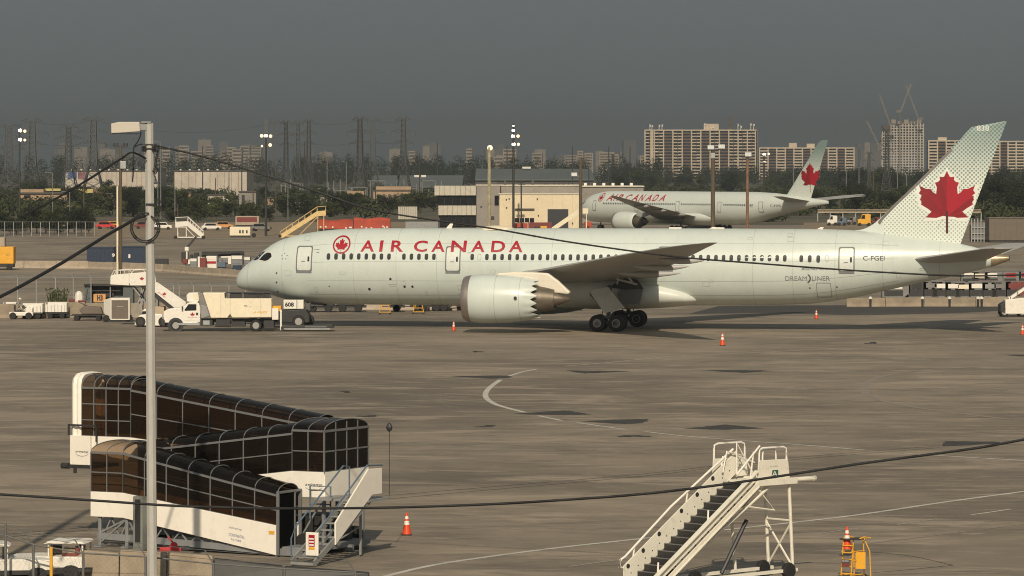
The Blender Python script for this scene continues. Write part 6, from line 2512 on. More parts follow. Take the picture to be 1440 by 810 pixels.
# posts and little figures along the barrier
for px, lab in ((1223, 'black and white marker post left of the containers at the barrier'), (1296, 'rusty marker post at the barrier below the dark container'), (1334, 'dark marker post with white head below the white notice'), (1374, 'white banded marker post at the barrier'), (1379, 'stubby dark marker post at the right of the barrier')):
    c = G(px, 432)
    t = thing('marker_post', lab, 'post', (c.x, c.y - .8, 0), 0, 'marker posts at the right barrier')
    b = MB()
    b.tube((0, 0, 0), (0, 0, .75), .10, .12, 8)
    b.build('post', M['dark'], t)
    b = MB()
    b.lathe([(.02, .72), (.17, .78), (.17, .95), (.02, 1.02)], (0, 0, 0), 'z', 8)
    b.build('head', M['white'], t, smooth=30)
# belt loader truck at the right edge
bl = thing('belt_loader', 'white belt loader vehicle cut by the right edge beside the barrier', 'loader', tuple(G(1407, 445)[:2]) + (0,))
s_ = F / GD(445)
q = lambda px, py: ((px - 1407) / s_, (445 - py) / s_)
b = MB()
b.prism([q(1412, 441), q(1412, 421), q(1432, 419), (q(1450, 419)), q(1450, 441)], lambda x, z, w: Vector((x, w, z)), -.9, .9)
b.build('body', M['white'], bl, bevel=.05)
b = MB()
b.prism([q(1405, 438), q(1405, 428), q(1412, 424), q(1412, 441)], lambda x, z, w: Vector((x, w, z)), -.9, .9)
b.build('nose', M['dark'], bl, bevel=.05)
b = MB()
b.beam(Vector((q(1418, 420)[0], 0, q(1418, 420)[1])), Vector((q(1455, 396)[0], 0, q(1455, 396)[1])), 1.1, .25)
b.build('belt', M['white'], bl, bevel=.03)
b = MB()
b.pipe([(q(1418, 416)[0], -.6, q(1418, 416)[1]), (q(1455, 391)[0], -.6, q(1455, 391)[1])], .04)
for px, py in ((1420, 417), (1430, 410), (1440, 403)):
    b.tube((q(px, py)[0], -.6, q(px, py)[1]), (q(px, py + 5)[0], -.6, q(px, py + 5)[1]), .03)
b.build('handrail', M['dark'], bl)
b = MB()
b.bb((q(1408, 0)[0], -.85, .3), (q(1450, 0)[0], .85, .6))
b.build('chassis', M['dark'], bl)
for px in (1411, 1436):
    for sg in (-1, 1):
        wheel_part(bl, q(px, 0)[0], sg * .75, .38, .28)
# ------------------------------------------------------------------ buildings behind
def vbox(b, px0, px1, pyt, pyb, D, d0, d1):
    """box whose front face fills photo rows pyt..pyb at depth D"""
    a, c = P(px0, pyb, D), P(px1, pyt, D)
    b.bb((a.x, D + d0, max(a.z, -.5)), (c.x, D + d1, c.z))
def root_at(name, label, cat, px, D, group=None):
    return thing(name, label, cat, ((px - 720) * D / F, D, 0), 0, group)
class Bl:
    """a building drawn in photo rows at depth D, parts as local meshes"""
    def __init__(s, name, label, cat, px, D, group=None):
        s.D, s.px = D, px
        s.t = root_at(name, label, cat, px, D, group)
    def x(s, px):
        return (px - s.px) * s.D / F
    def z(s, py):
        return max(-.5, H + (HY - py) * s.D / F)
    def box(s, name, px0, px1, pyt, pyb, d0, d1, m, bevel=0, par=None, label=None):
        b = MB()
        b.bb((s.x(px0), d0, s.z(pyb)), (s.x(px1), d1, s.z(pyt)))
        return b.build(name, m, par or s.t, bevel=bevel, label=label)


# operations building and hangar
ob = Bl('operations_building', 'cream and grey operations building with ribbon windows and a wide hangar beside the airliner roof', 'building', 611, 712)
ob.box('wall', 670, 703, 261, 345, 0, 14, M['wallgrey'])
ob.box('wall', 703, 817, 261.5, 345, 9, 30, M['wallgrey'])
ob.box('roof', 669, 704, 259.8, 261, -.15, 14.2, M['trim'])
ob.box('roof', 704, 818, 260.4, 261.6, 8.8, 30.2, M['trim'])
lb = Bl('warehouse', 'long low pale roofed building behind the second airliner nose', 'building', 800, 930)
lb.box('wall', 800, 905, 263, 320, 0, 20, M['wallgrey'])
lb.box('roof', 799, 906, 261.3, 262.9, -.3, 20.3, M['trim'])
for k_ in range(6):
    lb.box('roof_vent', 822 + k_ * 13, 826 + k_ * 13, 257.5, 261.2, 6, 9, M['white'])
ob.box('wall', 616, 669.5, 263, 345, .5, 14, M['tanroof'])
for k in range(8):                                      # upper and lower fascia panels
    x0 = 611 + k * 7.3
    ob.box('fascia_panel', x0 + .15, x0 + 7.1, 261.2, 274.7, -.25, .5, M['panelwall'])
for k in range(8):
    x0 = 616.5 + k * 6.62
    ob.box('fascia_panel', x0 + .15, x0 + 6.45, 289, 302.5, -.25, .5, M['panelwall'])
for k in range(5):
    x0 = 613.5 + k * 11.2
    ob.box('window', max(x0, 617 if k else 615) + .2, x0 + 10.9, 275.2, 288.6, .2, .5, M['glass'])
    ob.box('window', max(x0 + 4, 618) + .2, min(x0 + 14.9, 669), 303, 318, .2, .5, M['glass'])
ob.box('window', 695.5, 701.5, 275, 289, -.04, .1, M['glass'])
ob.box('vent', 675.5, 678, 290, 292, -.05, .1, M['dark'])
ob.box('vent', 690.5, 695, 304, 309, -.05, .1, M['dark'])
hg = ob.box('hangar_wall', 702.5, 818, 273.5, 345, -1.2, 9, M['wallcream'])
ob.box('hangar_roof', 701.5, 819, 271.8, 273.4, -1.35, 9.1, M['trim'])
ob.box('hangar_door', 770, 799, 294, 345, -1.26, -1.1, M['print'], par=hg)
for a_, c_ in ((768.6, 770), (799, 800.4)):
    ob.box('door_frame', a_, c_, 293, 345, -1.32, -1.15, M['trim'], par=hg)
ob.box('canopy_rail', 724, 751.5, 293, 294.6, -1.6, -1.2, M['tanroof'], par=hg)
for k in range(4):
    ob.box('window', 724 + k * 7, 730 + k * 7, 306.5, 312.5, -1.25, -1.15, M['glass'], par=hg)
for k in range(7):
    ob.box('wall_joint', 719.5 + k * 14.2, 719.8 + k * 14.2, 274, 330, -1.215, -1.19, M['panelwall'], par=hg)
for px, py in ((712, 280.5), (716, 279.5), (712.5, 292), (755.5, 280), (757, 303), (805, 314)):
    ob.box('wall_light', px - .8, px + .8, py - 1.2, py + 1.2, -1.3, -1.19, M['dark'], par=hg)
for a_, c_, t_ in ((686, 699, 256), (709, 711.5, 254.5), (729, 739, 256), (748, 751, 254)):
    ob.box('roof_unit', a_, c_, t_, 261, 10, 13, M['tanroof'])
b = MB()
for x0, x1 in ((767, 771), (780, 786), (793, 800)):
    for x in (x0, x1):
        b.beam((ob.x(x), 9.2, ob.z(268)), (ob.x(x), 9.2, ob.z(256)), .12)
    b.beam((ob.x(x0), 9.2, ob.z(262)), (ob.x(x1), 9.2, ob.z(262)), .1)
b.build('roof_ladder', M['dark'], ob.t)
# boarding steps in front of the second airliner
def far_steps(name, label, D, pts, m, rail=True):
    s_ = F / D
    (x0, y0), (x1, y1), (x2, y2), yb = pts          # foot, top, platform end, ground row
    t = thing(name, label, 'passenger steps', ((x0 - 720) / s_, D, 0))
    q = lambda px, py: ((px - x0) / s_, H + (HY - py) / s_)
    up = 4 / s_
    b = MB()
    for y in (-.75, .75):
        b.prism([q(x0, y0 + 3), q(x1, y1 + 4), q(x2, y2 + 4), q(x2, y2 - 3), q(x1, y1 - 3), q(x0, y0 - 4)], lambda x, z, w: Vector((x, w, z)), y - .04, y + .04)
    b.build('side_panel', m, t)
    b = MB()
    n = 12
    for i in range(n):
        tt_ = (i + .5) / n
        x, z = q(lerp(x0, x1, tt_), lerp(y0, y1, tt_))
        b.box((x, 0, z), (.35, 1.4, .05))
    b.build('stair_treads', M['grey'], t)
    b = MB()
    xa, za = q(x1, y1 + 4)
    xb, zb = q(x2, y2 + 4)
    b.bb((min(xa, xb), -.75, zb - .1), (max(xa, xb), .75, zb))
    for x in (lerp(xa, xb, .1), lerp(xa, xb, .8)):
        for y in (-.7, .7):
            b.beam((x, y, .3), (x, y, zb), .12)
    b.beam((q(x0, y0)[0], -.7, .3), (lerp(xa, xb, .8), -.7, .3), .16)
    b.beam((q(x0, y0)[0], .7, .3), (lerp(xa, xb, .8), .7, .3), .16)
    b.beam((lerp(q(x0, 0)[0], xa, .5), -.7, .3), (lerp(xa, xb, .1), -.7, zb - .2), .1)
    b.build('trestle', m, t)
    if rail:
        b = MB()
        for y in (-.75, .75):
            pts_ = [Vector((q(px, py)[0], y, q(px, py)[1])) for px, py in ((x0, y0 - 8), (x1, y1 - 9), (x2, y2 - 9), (x2, y2 - 2))]
            b.pipe(pts_, .06, 5)
            for i in range(7):
                tt_ = i / 6
                x, z = q(lerp(x0, x1, tt_), lerp(y0, y1, tt_))
                b.tube((x, y, z), (x, y, z + 7 / s_), .04, n=5)
        b.build('handrail', m, t)
    for px in (x0, x2):
        b = MB()
        for y in (-.7, .7):
            b.tube((q(px, 0)[0], y - .12, .3), (q(px, 0)[0], y + .12, .3), .3, n=10)
        b.build('wheel', M['black'], t)
    return t
far_steps('passenger_steps', 'cream passenger steps leading up to the second airliner nose beside the hangar', 692, ((776, 324), (815, 296), (827, 296), 330), M['cream'], False)
far_steps('passenger_steps', 'small white passenger steps standing alone near the fence at the left', GD(336), ((286, 333), (264, 314), (247, 315), 336), M['white'])
far_steps('passenger_steps', 'yellow and white passenger steps rising behind the airliner cockpit', GD(334), ((394, 334), (446, 300), (458, 299), 334), M['yellowsteps'] if 'yellowsteps' in M else M['cream'])

# orange covered trailers
for a_, c_, t_, lab in ((447, 497, 309, 'orange-red sheeted trailer nearest the yellow steps'), (498, 549, 306.5, 'orange-red sheeted trailer right of the first, with scattered pale spots')):
    D = 800
    s_ = F / D
    t = thing('covered_trailer', lab, 'trailer', ((a_ - 720) / s_, D, 0), 0, 'orange covered trailers')
    L_ = (c_ - a_) / s_
    zt = H + (HY - t_) / s_
    b = MB()
    rings = []
    for i in range(11):
        u = i / 10
        hh = zt - .8 + .12 * math.sin(u * 9 + a_)
        rings.append([Vector((L_ * u, -1.2, .8)), Vector((L_ * u, -1.25, .8 + hh * .72)), Vector((L_ * u, -.75, .8 + hh * .97)), Vector((L_ * u, .75, .8 + hh)), Vector((L_ * u, 1.2, .8 + hh * .7)), Vector((L_ * u, 1.2, .8))])
    b.loft(rings)
    b.build('cover', M['orangetarp'], t, smooth=40)
    b = MB()
    b.bb((-.2, -1.1, .4), (L_ + .2, 1.1, .8))
    b.build('chassis', M['dark'], t)
    b = MB()
    for k in range(6):
        b.box((L_ * rnd.random(), -1.3, .85 + rnd.random() * .4), (.3, .1, .3))
    b.build('pale_strap', M['white'], t)
    for x in (.8, L_ - .8):
        for y in (-1, 1):
            wheel_part(t, x, y, .38, .3, False)

def simple_box(px0, px1, top, yb, dep, m, label, cat, name, D=None, extra=None):
    D = D or GD(yb)
    s_ = F / D
    t = thing(name, label, cat, ((px0 - 720) / s_, D, 0))
    L_, zt = (px1 - px0) / s_, H + (HY - top) / s_
    b = MB()
    b.bb((0, 0, .35), (L_, dep, zt))
    b.build('body', m, t, bevel=.05)
    b = MB()
    b.bb((.1, .1, 0), (L_ - .1, dep - .1, .35))
    b.build('base', M['dark'], t)
    return t, L_, zt
t, L_, z_ = simple_box(323, 352, 319, 334, 2.2, M['cream'], 'cream generator box standing on the far apron left of the cockpit', 'generator', 'generator_unit')
b = MB()
for x in (.5, .64, .83):
    b.box((L_ * x, -.03, z_ * .55), (.28, .06, .55))
b.build('vent', M['print'], t)
wheel_part(t, L_ + .6, .5, .4, .3, False)
t, L_, z_ = simple_box(331, 364, 304, 322, 4, M['concrete'], 'brown and tan fairing crate with a patterned cover behind the generator box', 'crate', 'equipment_crate', 880)
b = MB()
b.bb((.3, -.05, z_ * .45), (L_ - .4, 0, z_ - .2))
b.build('net_cover', M['maroon'], t)
t, L_, z_ = simple_box(1391, 1460, 306.5, 341, 6, M['brown'], 'dark brown windowless container wall at the right edge behind the tail', 'container', 'site_container')
b = MB()
for k in range(9):
    b.bb((L_ * k / 9, -.08, .4), (L_ * k / 9 + .1, 0, z_))
b.bb((-.1, -.12, z_ - .05), (L_, .1, z_ + .15))
b.build('rib', M['brown'], t)
t, L_, z_ = simple_box(1366, 1388, 316, 340, 3, M['alum'], 'grey ground equipment frame between the fin and brown container', 'equipment', 'ground_equipment')
b = MB()
for k in range(6):
    b.beam((L_ * k / 5, -.2, 0), (L_ * k / 5, -.2, z_ + rnd.uniform(.2, 1.3)), .15)
for zz_ in (.5, 1.4, 2.4):
    b.beam((0, -.2, zz_), (L_, -.2, zz_), .16)
b.build('pipework', M['galv'], t)
for a_, c_, t_, m, lab in ((1163, 1177, 303, 'white', 'white service van beyond the second airliner tail'), (1177, 1190, 306, 'bluegrey', 'blue-grey pickup beyond the second airliner tail'), (1191, 1204, 305, 'alum', 'grey service van left of the yellow truck'),
                           (1206, 1224, 301, 'yellow', 'yellow airport truck left of the fin root'), (1226, 1238, 306, 'maroon', 'dark red pickup behind the fin fillet')):
    D = 900 + rnd.uniform(-10, 10)
    s_ = F / D
    t = thing('service_vehicle', lab, 'vehicle', ((a_ - 720) / s_, D, 0), 0, 'vehicles parked beyond the second airliner')
    L_, zt = (c_ - a_) / s_ * 1.0, max(1.7, H + (HY - t_) / s_)
    b = MB()
    b.prism([(0, .4), (L_, .4), (L_, zt * .98), (L_ * .35, zt), (L_ * .22, zt * .6), (0, zt * .55)], lambda x, z, w: Vector((x, w, z)), -.9, .9)
    b.build('body', M[m], t, bevel=.08)
    b = MB()
    b.prism([(L_ * .24, zt * .6), (L_ * .36, zt * .92), (L_ * .55, zt * .92), (L_ * .55, zt * .6)], lambda x, z, w: Vector((x, w, z)), -.92, .92)
    b.build('window', M['glass'], t)
    for x in (.4, L_ - .4):
        for y in (-.8, .8):
            wheel_part(t, x, y, .36, .25, False)
for px, py, m, lab in ((149, 322, 'redpaint', 'small red pickup truck by the dirt bank behind the wooden pole'), (160, 321, 'yellow', 'small yellow van beside the red pickup'), (228, 323, 'white', 'small white car left of the white steps'), (297, 324, 'white', 'small white car between the white steps and the generator box'), (314, 322, 'signorange', 'small orange utility vehicle left of the patterned crate'), (203, 322, 'maroon', 'small dark red car right of the wooden pole'), (367, 325, 'alum', 'small grey car by the lit mast foot')):
    g_ = G(px, py)
    t = thing('parked_car', lab, 'car', g_, rnd.uniform(-.2, .2), 'small vehicles along the far dirt bank')
    b = MB()
    b.prism([(-2, .35), (2, .35), (2, .85), (1.2, .95), (.8, 1.5), (-1.2, 1.5), (-1.6, .95), (-2, .9)], lambda x, z, w: Vector((x, w, z)), -.85, .85)
    b.build('body', M[m], t, bevel=.08)
    b = MB()
    b.prism([(-1.4, .98), (1.05, .98), (.72, 1.42), (-1.12, 1.42)], lambda x, z, w: Vector((x, w, z)), -.87, .87)
    b.build('window', M['glass'], t)
    for x in (-1.25, 1.25):
        for y in (-.75, .75):
            wheel_part(t, x, y, .33, .22, False)
# pipe gantry in the yard beyond the tails
gt = root_at('pipe_gantry', 'pale steel pipe gantry on posts running beyond the second airliner tail', 'gantry', 1150, 960)
b = MB()
zg_ = H + (HY - 299.5) * 960 / F
L_ = 230 * 960 / F
b.bb((0, 0, zg_), (L_, .5, zg_ + .35))
b.bb((0, .6, zg_ + .6), (L_, 1.0, zg_ + .8))
b.build('pipe', M['concrete'], gt)
for k in range(14):
    b = MB()
    b.beam((L_ * k / 13, .3, 0), (L_ * k / 13, .3, zg_), .22)
    b.build('post', M['galv'], gt)
# red pump units beside the hangar
for a_, c_, t_, m, lab in ((723, 742, 314, 'orangetarp', 'red pumping unit by the hangar windows'), (743, 776, 313, 'maroon', 'dark red fuel bowser in front of the hangar door'), (822, 832, 312, 'orangetarp', 'red trailer under the second airliner nose')):
    t, L_, z_ = simple_box(a_, c_, t_, 330, 2.4, M[m], lab, 'equipment', 'pump_unit', 700)
    b = MB()
    b.bb((L_ * .25, -.1, .6), (L_ * .7, -.02, z_ * .8))
    b.build('panel', M['dark'], t)
t, L_, z_ = simple_box(760, 769, 318, 330, 2, M['yellow'], 'small yellow unit parked between the red bowser and hangar door', 'equipment', 'ground_equipment', 694)
t, L_, z_ = simple_box(570, 616, 312, 326, 5, M['grey'], 'low grey shed roof behind the airliner crown left of the operations building', 'shed', 'storage_shed', 760)

# far warehouses
wb = Bl('warehouse', 'long white warehouse with a painted mural behind the trees at the left', 'building', 92, 1700)
for a_, c_ in ((92, 222), (245, 347)):
    ob_ = wb.box('wall', a_, c_, 241, 275, 0, 40, M['warehouse'])
    wb.box('roof', a_ - .4, c_ + .4, 239.6, 240.9, -.4, 40.4, M['tanroof'])
    for k in range(int((c_ - a_) / 10)):
        wb.box('pilaster', a_ + 30 + k * 7 if a_ < 100 else a_ + k * 10, a_ + 30.6 + k * 7 if a_ < 100 else a_ + .7 + k * 10, 242, 270, -.3, -.02, M['tan'])
    for k in range(5 if a_ > 200 else 9):
        wb.box('roof_vent', a_ + 6 + k * 13, a_ + 8.4 + k * 13, 238, 239.5, 6, 9, M['white'])
wb.box('mural', 95, 108, 242, 251, -.1, -.01, M['mural'])
wb.box('mural', 109.5, 120.5, 242, 252, -.1, -.01, M['mural2'])
tb_ = Bl('tan_office', 'low tan two-tier building with dark roof bands among the trees at the left', 'building', 20, 1250)
tb_.box('wall', 28, 104, 272.5, 280.5, 0, 20, M['tan'])
tb_.box('wall', 24, 58, 266.5, 271, 6, 22, M['tan'])
tb_.box('wall', 52, 103, 283.5, 305, -4, 10, M['tan'])
tb_.box('wall', 20, 60, 283, 305, 0, 10, M['tanroof'])
tb_.box('roof', 26, 106, 270.6, 272.4, -.6, 20.5, M['tanroof'])
tb_.box('roof', 50, 105, 280.7, 283.4, -4.6, 10.5, M['tanroof'])
tb_.box('window', 34, 43, 274.5, 278.5, -.1, .05, M['glass'])
tb_.box('fascia', 57, 79, 265.5, 268.8, 12, 14, M['yellowroof'])
tb_.box('fascia', 100, 125, 266, 271.5, 12, 14, M['yellowroof'])
tb_.box('wall', 126, 139, 266.5, 285, 10, 20, M['aptbrick'])
gw = Bl('warehouse', 'broad grey-green roofed warehouse left of centre beyond the operations building', 'building', 520, 1900)
for a_, c_, t_, e_, bt_ in ((520, 650, 247, 262, 275), (668, 835, 237.5, 252, 275)):
    b = MB()
    x0, x1 = gw.x(a_), gw.x(c_)
    zt_, ze_ = gw.z(t_), gw.z(e_)
    b.add([(x0, 0, ze_), (x1, 0, ze_), (x1, 60, zt_), (x0, 60, zt_), (x0, 0, ze_ - .6), (x1, 0, ze_ - .6), (x1, 60, zt_ - 5), (x0, 60, zt_ - 5)], [(0, 1, 2, 3), (4, 5, 1, 0), (7, 6, 2, 3), (0, 3, 7, 4), (1, 2, 6, 5)])
    b.build('roof', M['greenroof'], gw.t)
    gw.box('wall', a_ + .5, c_ - .5, e_ + 1.3, bt_, 1, 58, M['tanroof'])
for a_, c_ in ((579, 587), (589, 596), (735, 747)):
    gw.box('roof_unit', a_, c_, 234.5 if a_ > 700 else 246.5, 237.3 if a_ > 700 else 249.5, 50, 54, M['white'])
tw = Bl('warehouse', 'low tan warehouse with a flat roof behind the orange trailers', 'building', 484, 1400)
tw.box('wall', 486, 512, 269, 285, 0, 10, M['tan'])
tw.box('wall', 525, 577, 268.5, 285, 0, 20, M['tan'])
tw.box('wall', 527, 577, 262.5, 267, 10, 20, M['tan'])
tw.box('roof', 524, 578, 267.1, 268.4, -.4, 20.3, M['tanroof'])
for k in range(6):
    tw.box('door', 530 + k * 8, 534 + k * 8, 273, 285, -.1, .05, M['tanroof'])
tw2 = Bl('warehouse', 'tan low shed beyond the floodlight mast near the pylons', 'building', 375, 1350)
tw2.box('wall', 376, 420, 279, 292, 0, 12, M['tan'])
tw2.box('roof', 375, 421, 277.6, 278.9, -.4, 12.4, M['tanroof'])
b = MB()
sub = root_at('substation_frame', 'grey steel substation gantries below the pylon cluster', 'substation', 395, 1500)
s_ = F / 1500
for k in range(26):
    x = (k * 9.0) / s_
    hh = rnd.uniform(3, 8)
    y_ = rnd.uniform(0, 25)
    b = MB()
    b.beam((x, y_, 0), (x, y_, hh), .35)
    b.build('post', M['mast'], sub)
for k in range(9):
    x = k * 24 / s_
    y = rnd.uniform(0, 25)
    z = rnd.uniform(3.5, 7.5)
    c = MB()
    c.beam((x, y, z), (x + 26 / s_, y, z), .35)
    c.beam((x + 1, y, 0), (x + 1, y, z), .35)
    c.beam((x + 25 / s_, y, 0), (x + 25 / s_, y, z), .35)
    c.build('gantry', M['mast'], sub)
rf_ = root_at('site_hoarding', 'pale ribbed hoarding standing in front of the warehouse left of the operations building', 'hoarding', 560, 1000)
for k in range(9):
    b = MB()
    b.bb((k * 3 * 1000 / F, 0, 0), ((k * 3 + 2.7) * 1000 / F, .1, H + (HY - 290.5) * 1000 / F))
    b.build('panel', M['panelwall'], rf_)

# ------------------------------------------------------------------ apartment slabs
def apartment(name, label, px0, px1, top, yb, D, bays, floors, kinds, tower=None):
    A_ = Bl(name, label, 'apartment block', px0, D)
    w = A_.x(px1)
    zt, zb = A_.z(top), A_.z(yb)
    b = MB()
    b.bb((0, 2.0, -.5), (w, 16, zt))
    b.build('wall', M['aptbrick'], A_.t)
    b = MB()
    b.bb((-.4, -.3, zt), (w + .4, 16.4, zt + 1.1))
    b.build('roof', M['apt'], A_.t)
    bw_ = w / bays
    for i in range(bays + 1):
        b = MB()
        b.bb((i * bw_ - .5, -.3, -.5), (i * bw_ + .5, 2.4, zt))
        b.build('fin_wall', M['apt'], A_.t)
    fh = zt / floors
    for i in range(bays):
        kd = kinds[i % len(kinds)]
        x0, x1 = i * bw_ + .51, (i + 1) * bw_ - .51
        sl_ = MB()
        wi = MB()
        bk = MB()
        for f in range(floors):
            z = f * fh
            if kd == 'b':                       # balconies
                m_ = (x0 + x1) / 2
                sl_.bb((x0, .1, z), (x1, 2.0, z + .22))
                for a_, c_ in ((x0 + .1, m_ - .35), (m_ + .35, x1 - .1)):
                    sl_.bb((a_, -.05, z + .22), (c_, .1, z + rnd.choice((.8, 1.0, 1.05, 1.2))))
                wi.bb((x0 + .4, 1.9, z + .5), (m_ - .5, 1.97, z + fh - .4))
                wi.bb((m_ + .5, 1.9, z + .5), (x1 - .4, 1.97, z + fh - .4))
            elif kd == 'w':
                bk.bb((x0, 1.4, z), (x1, 2.0, z + fh * .5))
                wi.bb((x0 + .2, 1.6, z + fh * .5), (x1 - .2, 1.97, z + fh - .12))
            else:
                bk.bb((x0, .3, z), (x1, 2.0, z + fh * .42))
                wi.bb((x0 + .3, 1.3, z + fh * .42), (x1 - .3, 1.97, z + fh - .1))
                bk.bb((x0, .3, z + fh - .1), (x1, 2.0, z + fh))
        if sl_.v:
            sl_.build('balcony_stack', M['apt'], A_.t)
        if bk.v:
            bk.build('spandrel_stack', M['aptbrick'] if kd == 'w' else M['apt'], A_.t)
        wi.build('window_stack', M['glass'], A_.t)
    if tower:
        for a_, c_, t_ in tower:
            A_.box('plant_room', a_, c_, t_, top - 1, 4, 12, M['apt'])
    return A_
am = apartment('apartment_block', 'tall tan apartment slab with rows of balconies left of the second airliner fin', 907, 1064, 184, 250, 3600, 12, 16, ['b', 'b', 'w', 'b', 'w', 'b', 'w', 'b', 'w', 'b', 'b', 'b'], [(990, 1011, 174)])
am.box('end_wall', 1061.5, 1064.5, 183.5, 250, -.3, 2.2, M['apt'])
am.box('end_wall', 914.5, 918.5, 183.5, 240, -.4, 2.2, M['apt'])
am.box('chimney', 1026, 1030.5, 164, 182, 5, 8, M['aptdark'])
b = MB()
for px in (914, 917, 927, 931, 991, 1001, 1003, 1038, 1042, 1056, 1060):
    b = MB()
    b.tube((am.x(px), 3, am.z(184)), (am.x(px), 3, am.z(184) + rnd.uniform(4, 7)), .3, n=5)
    b.box((am.x(px) + .4, 3, am.z(184) + rnd.uniform(3, 6)), (1.1, .5, 1.6))
    b.build('rooftop_antenna', M['white'], am.t)
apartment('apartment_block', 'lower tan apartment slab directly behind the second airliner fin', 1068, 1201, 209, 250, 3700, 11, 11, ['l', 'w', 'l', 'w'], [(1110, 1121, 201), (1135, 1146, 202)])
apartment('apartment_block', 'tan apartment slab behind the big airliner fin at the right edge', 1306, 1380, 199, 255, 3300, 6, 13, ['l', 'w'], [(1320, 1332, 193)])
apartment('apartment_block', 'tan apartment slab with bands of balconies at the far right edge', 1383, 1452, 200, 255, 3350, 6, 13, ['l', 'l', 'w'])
# tower under construction and its cranes
ct = Bl('tower_under_construction', 'grey concrete tower under construction with bare floor slabs beneath the cranes', 'building', 1240, 4300)
zt_ = ct.z(174)
b = MB()
nf = 20
for f in range(nf):
    z = zt_ * f / nf
    b.bb((ct.x(1240 if f < nf - 3 else 1252), 0, z), (ct.x(1299), 26, z + 1.0))
b.build('floor_slab', M['slab'], ct.t)
b = MB()
for k in range(15):
    x = ct.x(1240.5 + k * 4.15)
    b.bb((x - .6, .2, 0), (x + .6, 1.0, zt_ * (.86 if x < ct.x(1252) else 1)))
b.build('column', M['slab'], ct.t)
ct.box('core', 1262, 1290, 170.5, 260, 8, 18, M['far'])
ct.box('facade_and_shade', 1250, 1290, 212, 260, 1.5, 3, M['bluegrey'])
ct.box('facade_and_shade', 1241, 1298.5, 176, 260, 12, 14, M['aptdark'])  # dark sheet standing in for the shade between the floor slabs
for k in range(5):
    ct.box('formwork', 1254 + k * 9, 1260 + k * 9, 168 + (k % 2) * 2.5, 174, 4, 8, M['farpale'])
def lattice(b, p, q, w, n, r):
    p, q = Vector(p), Vector(q)
    a, c = b.frame(p, q, (0, 1, 0))
    cr = [(a * w + c * w) / 2, (a * w - c * w) / 2, (-a * w - c * w) / 2, (-a * w + c * w) / 2]
    for k in cr:
        b.beam(p + k, q + k, r)
    for i in range(n):
        for j in range(4):
            b.beam(p.lerp(q, i / n) + cr[j], p.lerp(q, (i + 1) / n) + cr[(j + 1) % 4], r * .7)
for i, (mx, mt, jx, jy, tx_, ty_, lab) in enumerate(((1252, 176, 1237, 133, 1255, 170, 'tallest left luffing crane over the unfinished tower'), (1292, 168, 1274, 120, 1296, 160, 'luffing crane at the right end of the unfinished tower'), (1236, 205, 1219, 170, 1240, 200, 'lower luffing crane left of the unfinished tower'), (1266, 158, 1281, 118, 1264, 154, 'luffing crane leaning right above the middle of the unfinished tower'))):
    D = 4280
    s_ = F / D
    c = root_at('tower_crane', lab, 'crane', mx, D, 'cranes at the tower under construction')
    b = MB()
    lattice(b, (0, 0, 0), (0, 0, H + (HY - mt) / s_), 1.2, 14, .2)
    b.build('mast', M['far'], c)
    b = MB()
    q0 = Vector((0, 0, H + (HY - mt) / s_))
    lattice(b, q0, ((jx - mx) / s_, 0, H + (HY - jy) / s_), 1.1, 16, .22)
    b.build('jib', M['farpale'], c)
    b = MB()
    b.box(q0 + Vector((2.5 if jx < mx else -2.5, 0, 1)), (4, 2.5, 2.6))
    b.build('counterweight', M['far'], c)

# hazy skyline
for i in range(46):
    px = rnd.choice((rnd.uniform(40, 350), rnd.uniform(120, 600), rnd.uniform(560, 900), rnd.uniform(1190, 1240)))
    D = rnd.uniform(7400, 9000)
    top = rnd.uniform(196, 226)
    if 560 < px < 820:
        top = rnd.uniform(200, 224)
    s_ = F / D
    w = rnd.uniform(7, 24) / s_
    zt_ = H + (HY - top) / s_
    lab_ = '%s %s hazy building on the skyline %s' % ('tall' if top < 207 else 'low', 'narrow' if w * s_ < 14 else 'broad', 'left of the concrete post' if px < 210 else 'above the white warehouse' if px < 360 else 'behind the pylon cluster' if px < 600 else 'above the operations building' if px < 900 else 'left of the unfinished tower')
    t = thing('distant_building', lab_, 'building', ((px - 720) / s_, D, 0), rnd.uniform(-.3, .3), 'hazy skyline buildings')
    b = MB()
    b.bb((0, 0, -.5), (w, w * .8, zt_))
    b.build('wall', M['far'] if rnd.random() < .6 else M['farpale'], t)
    b = MB()
    b.bb((w * .3, w * .2, zt_), (w * .6, w * .6, zt_ + rnd.uniform(1, 4)))
    b.build('plant_room', M['far'], t)
for i in range(26):
    px = rnd.uniform(195, 352) if i < 18 else rnd.uniform(560, 840)
    D = rnd.uniform(4600, 6200)
    s_ = F / D
    top = rnd.uniform(203, 224) if i < 18 else rnd.uniform(208, 222)
    w = rnd.uniform(8, 22) / s_
    t = thing('distant_building', 'pale hazy housing block %s' % ('above the white warehouse' if i < 18 else 'beyond the woodland above the operations building'), 'building', ((px - 720) / s_, D, 0), rnd.uniform(-.2, .2), 'pale hazy housing blocks')
    zt_ = H + (HY - top) / s_
    b = MB()
    b.bb((0, 0, -.5), (w, 14, zt_))
    b.build('wall', M['farpale'], t)
    b = MB()
    for k in range(int(zt_ / 4)):
        b.bb((w * .06, -.3, zt_ - 3.2 - 4 * k), (w * .94, -.02, zt_ - 1.4 - 4 * k))
    b.build('window_band', M['aptdark'], t)
cn = root_at('distant_building', 'tall slender hazy tower on the skyline above the pylon cluster', 'building', 375, 8600)
b = MB()
b.bb((-5, 0, 0), (3, 8, H + (HY - 158) * 8600 / F - 14))
b.build('wall', M['far'], cn)
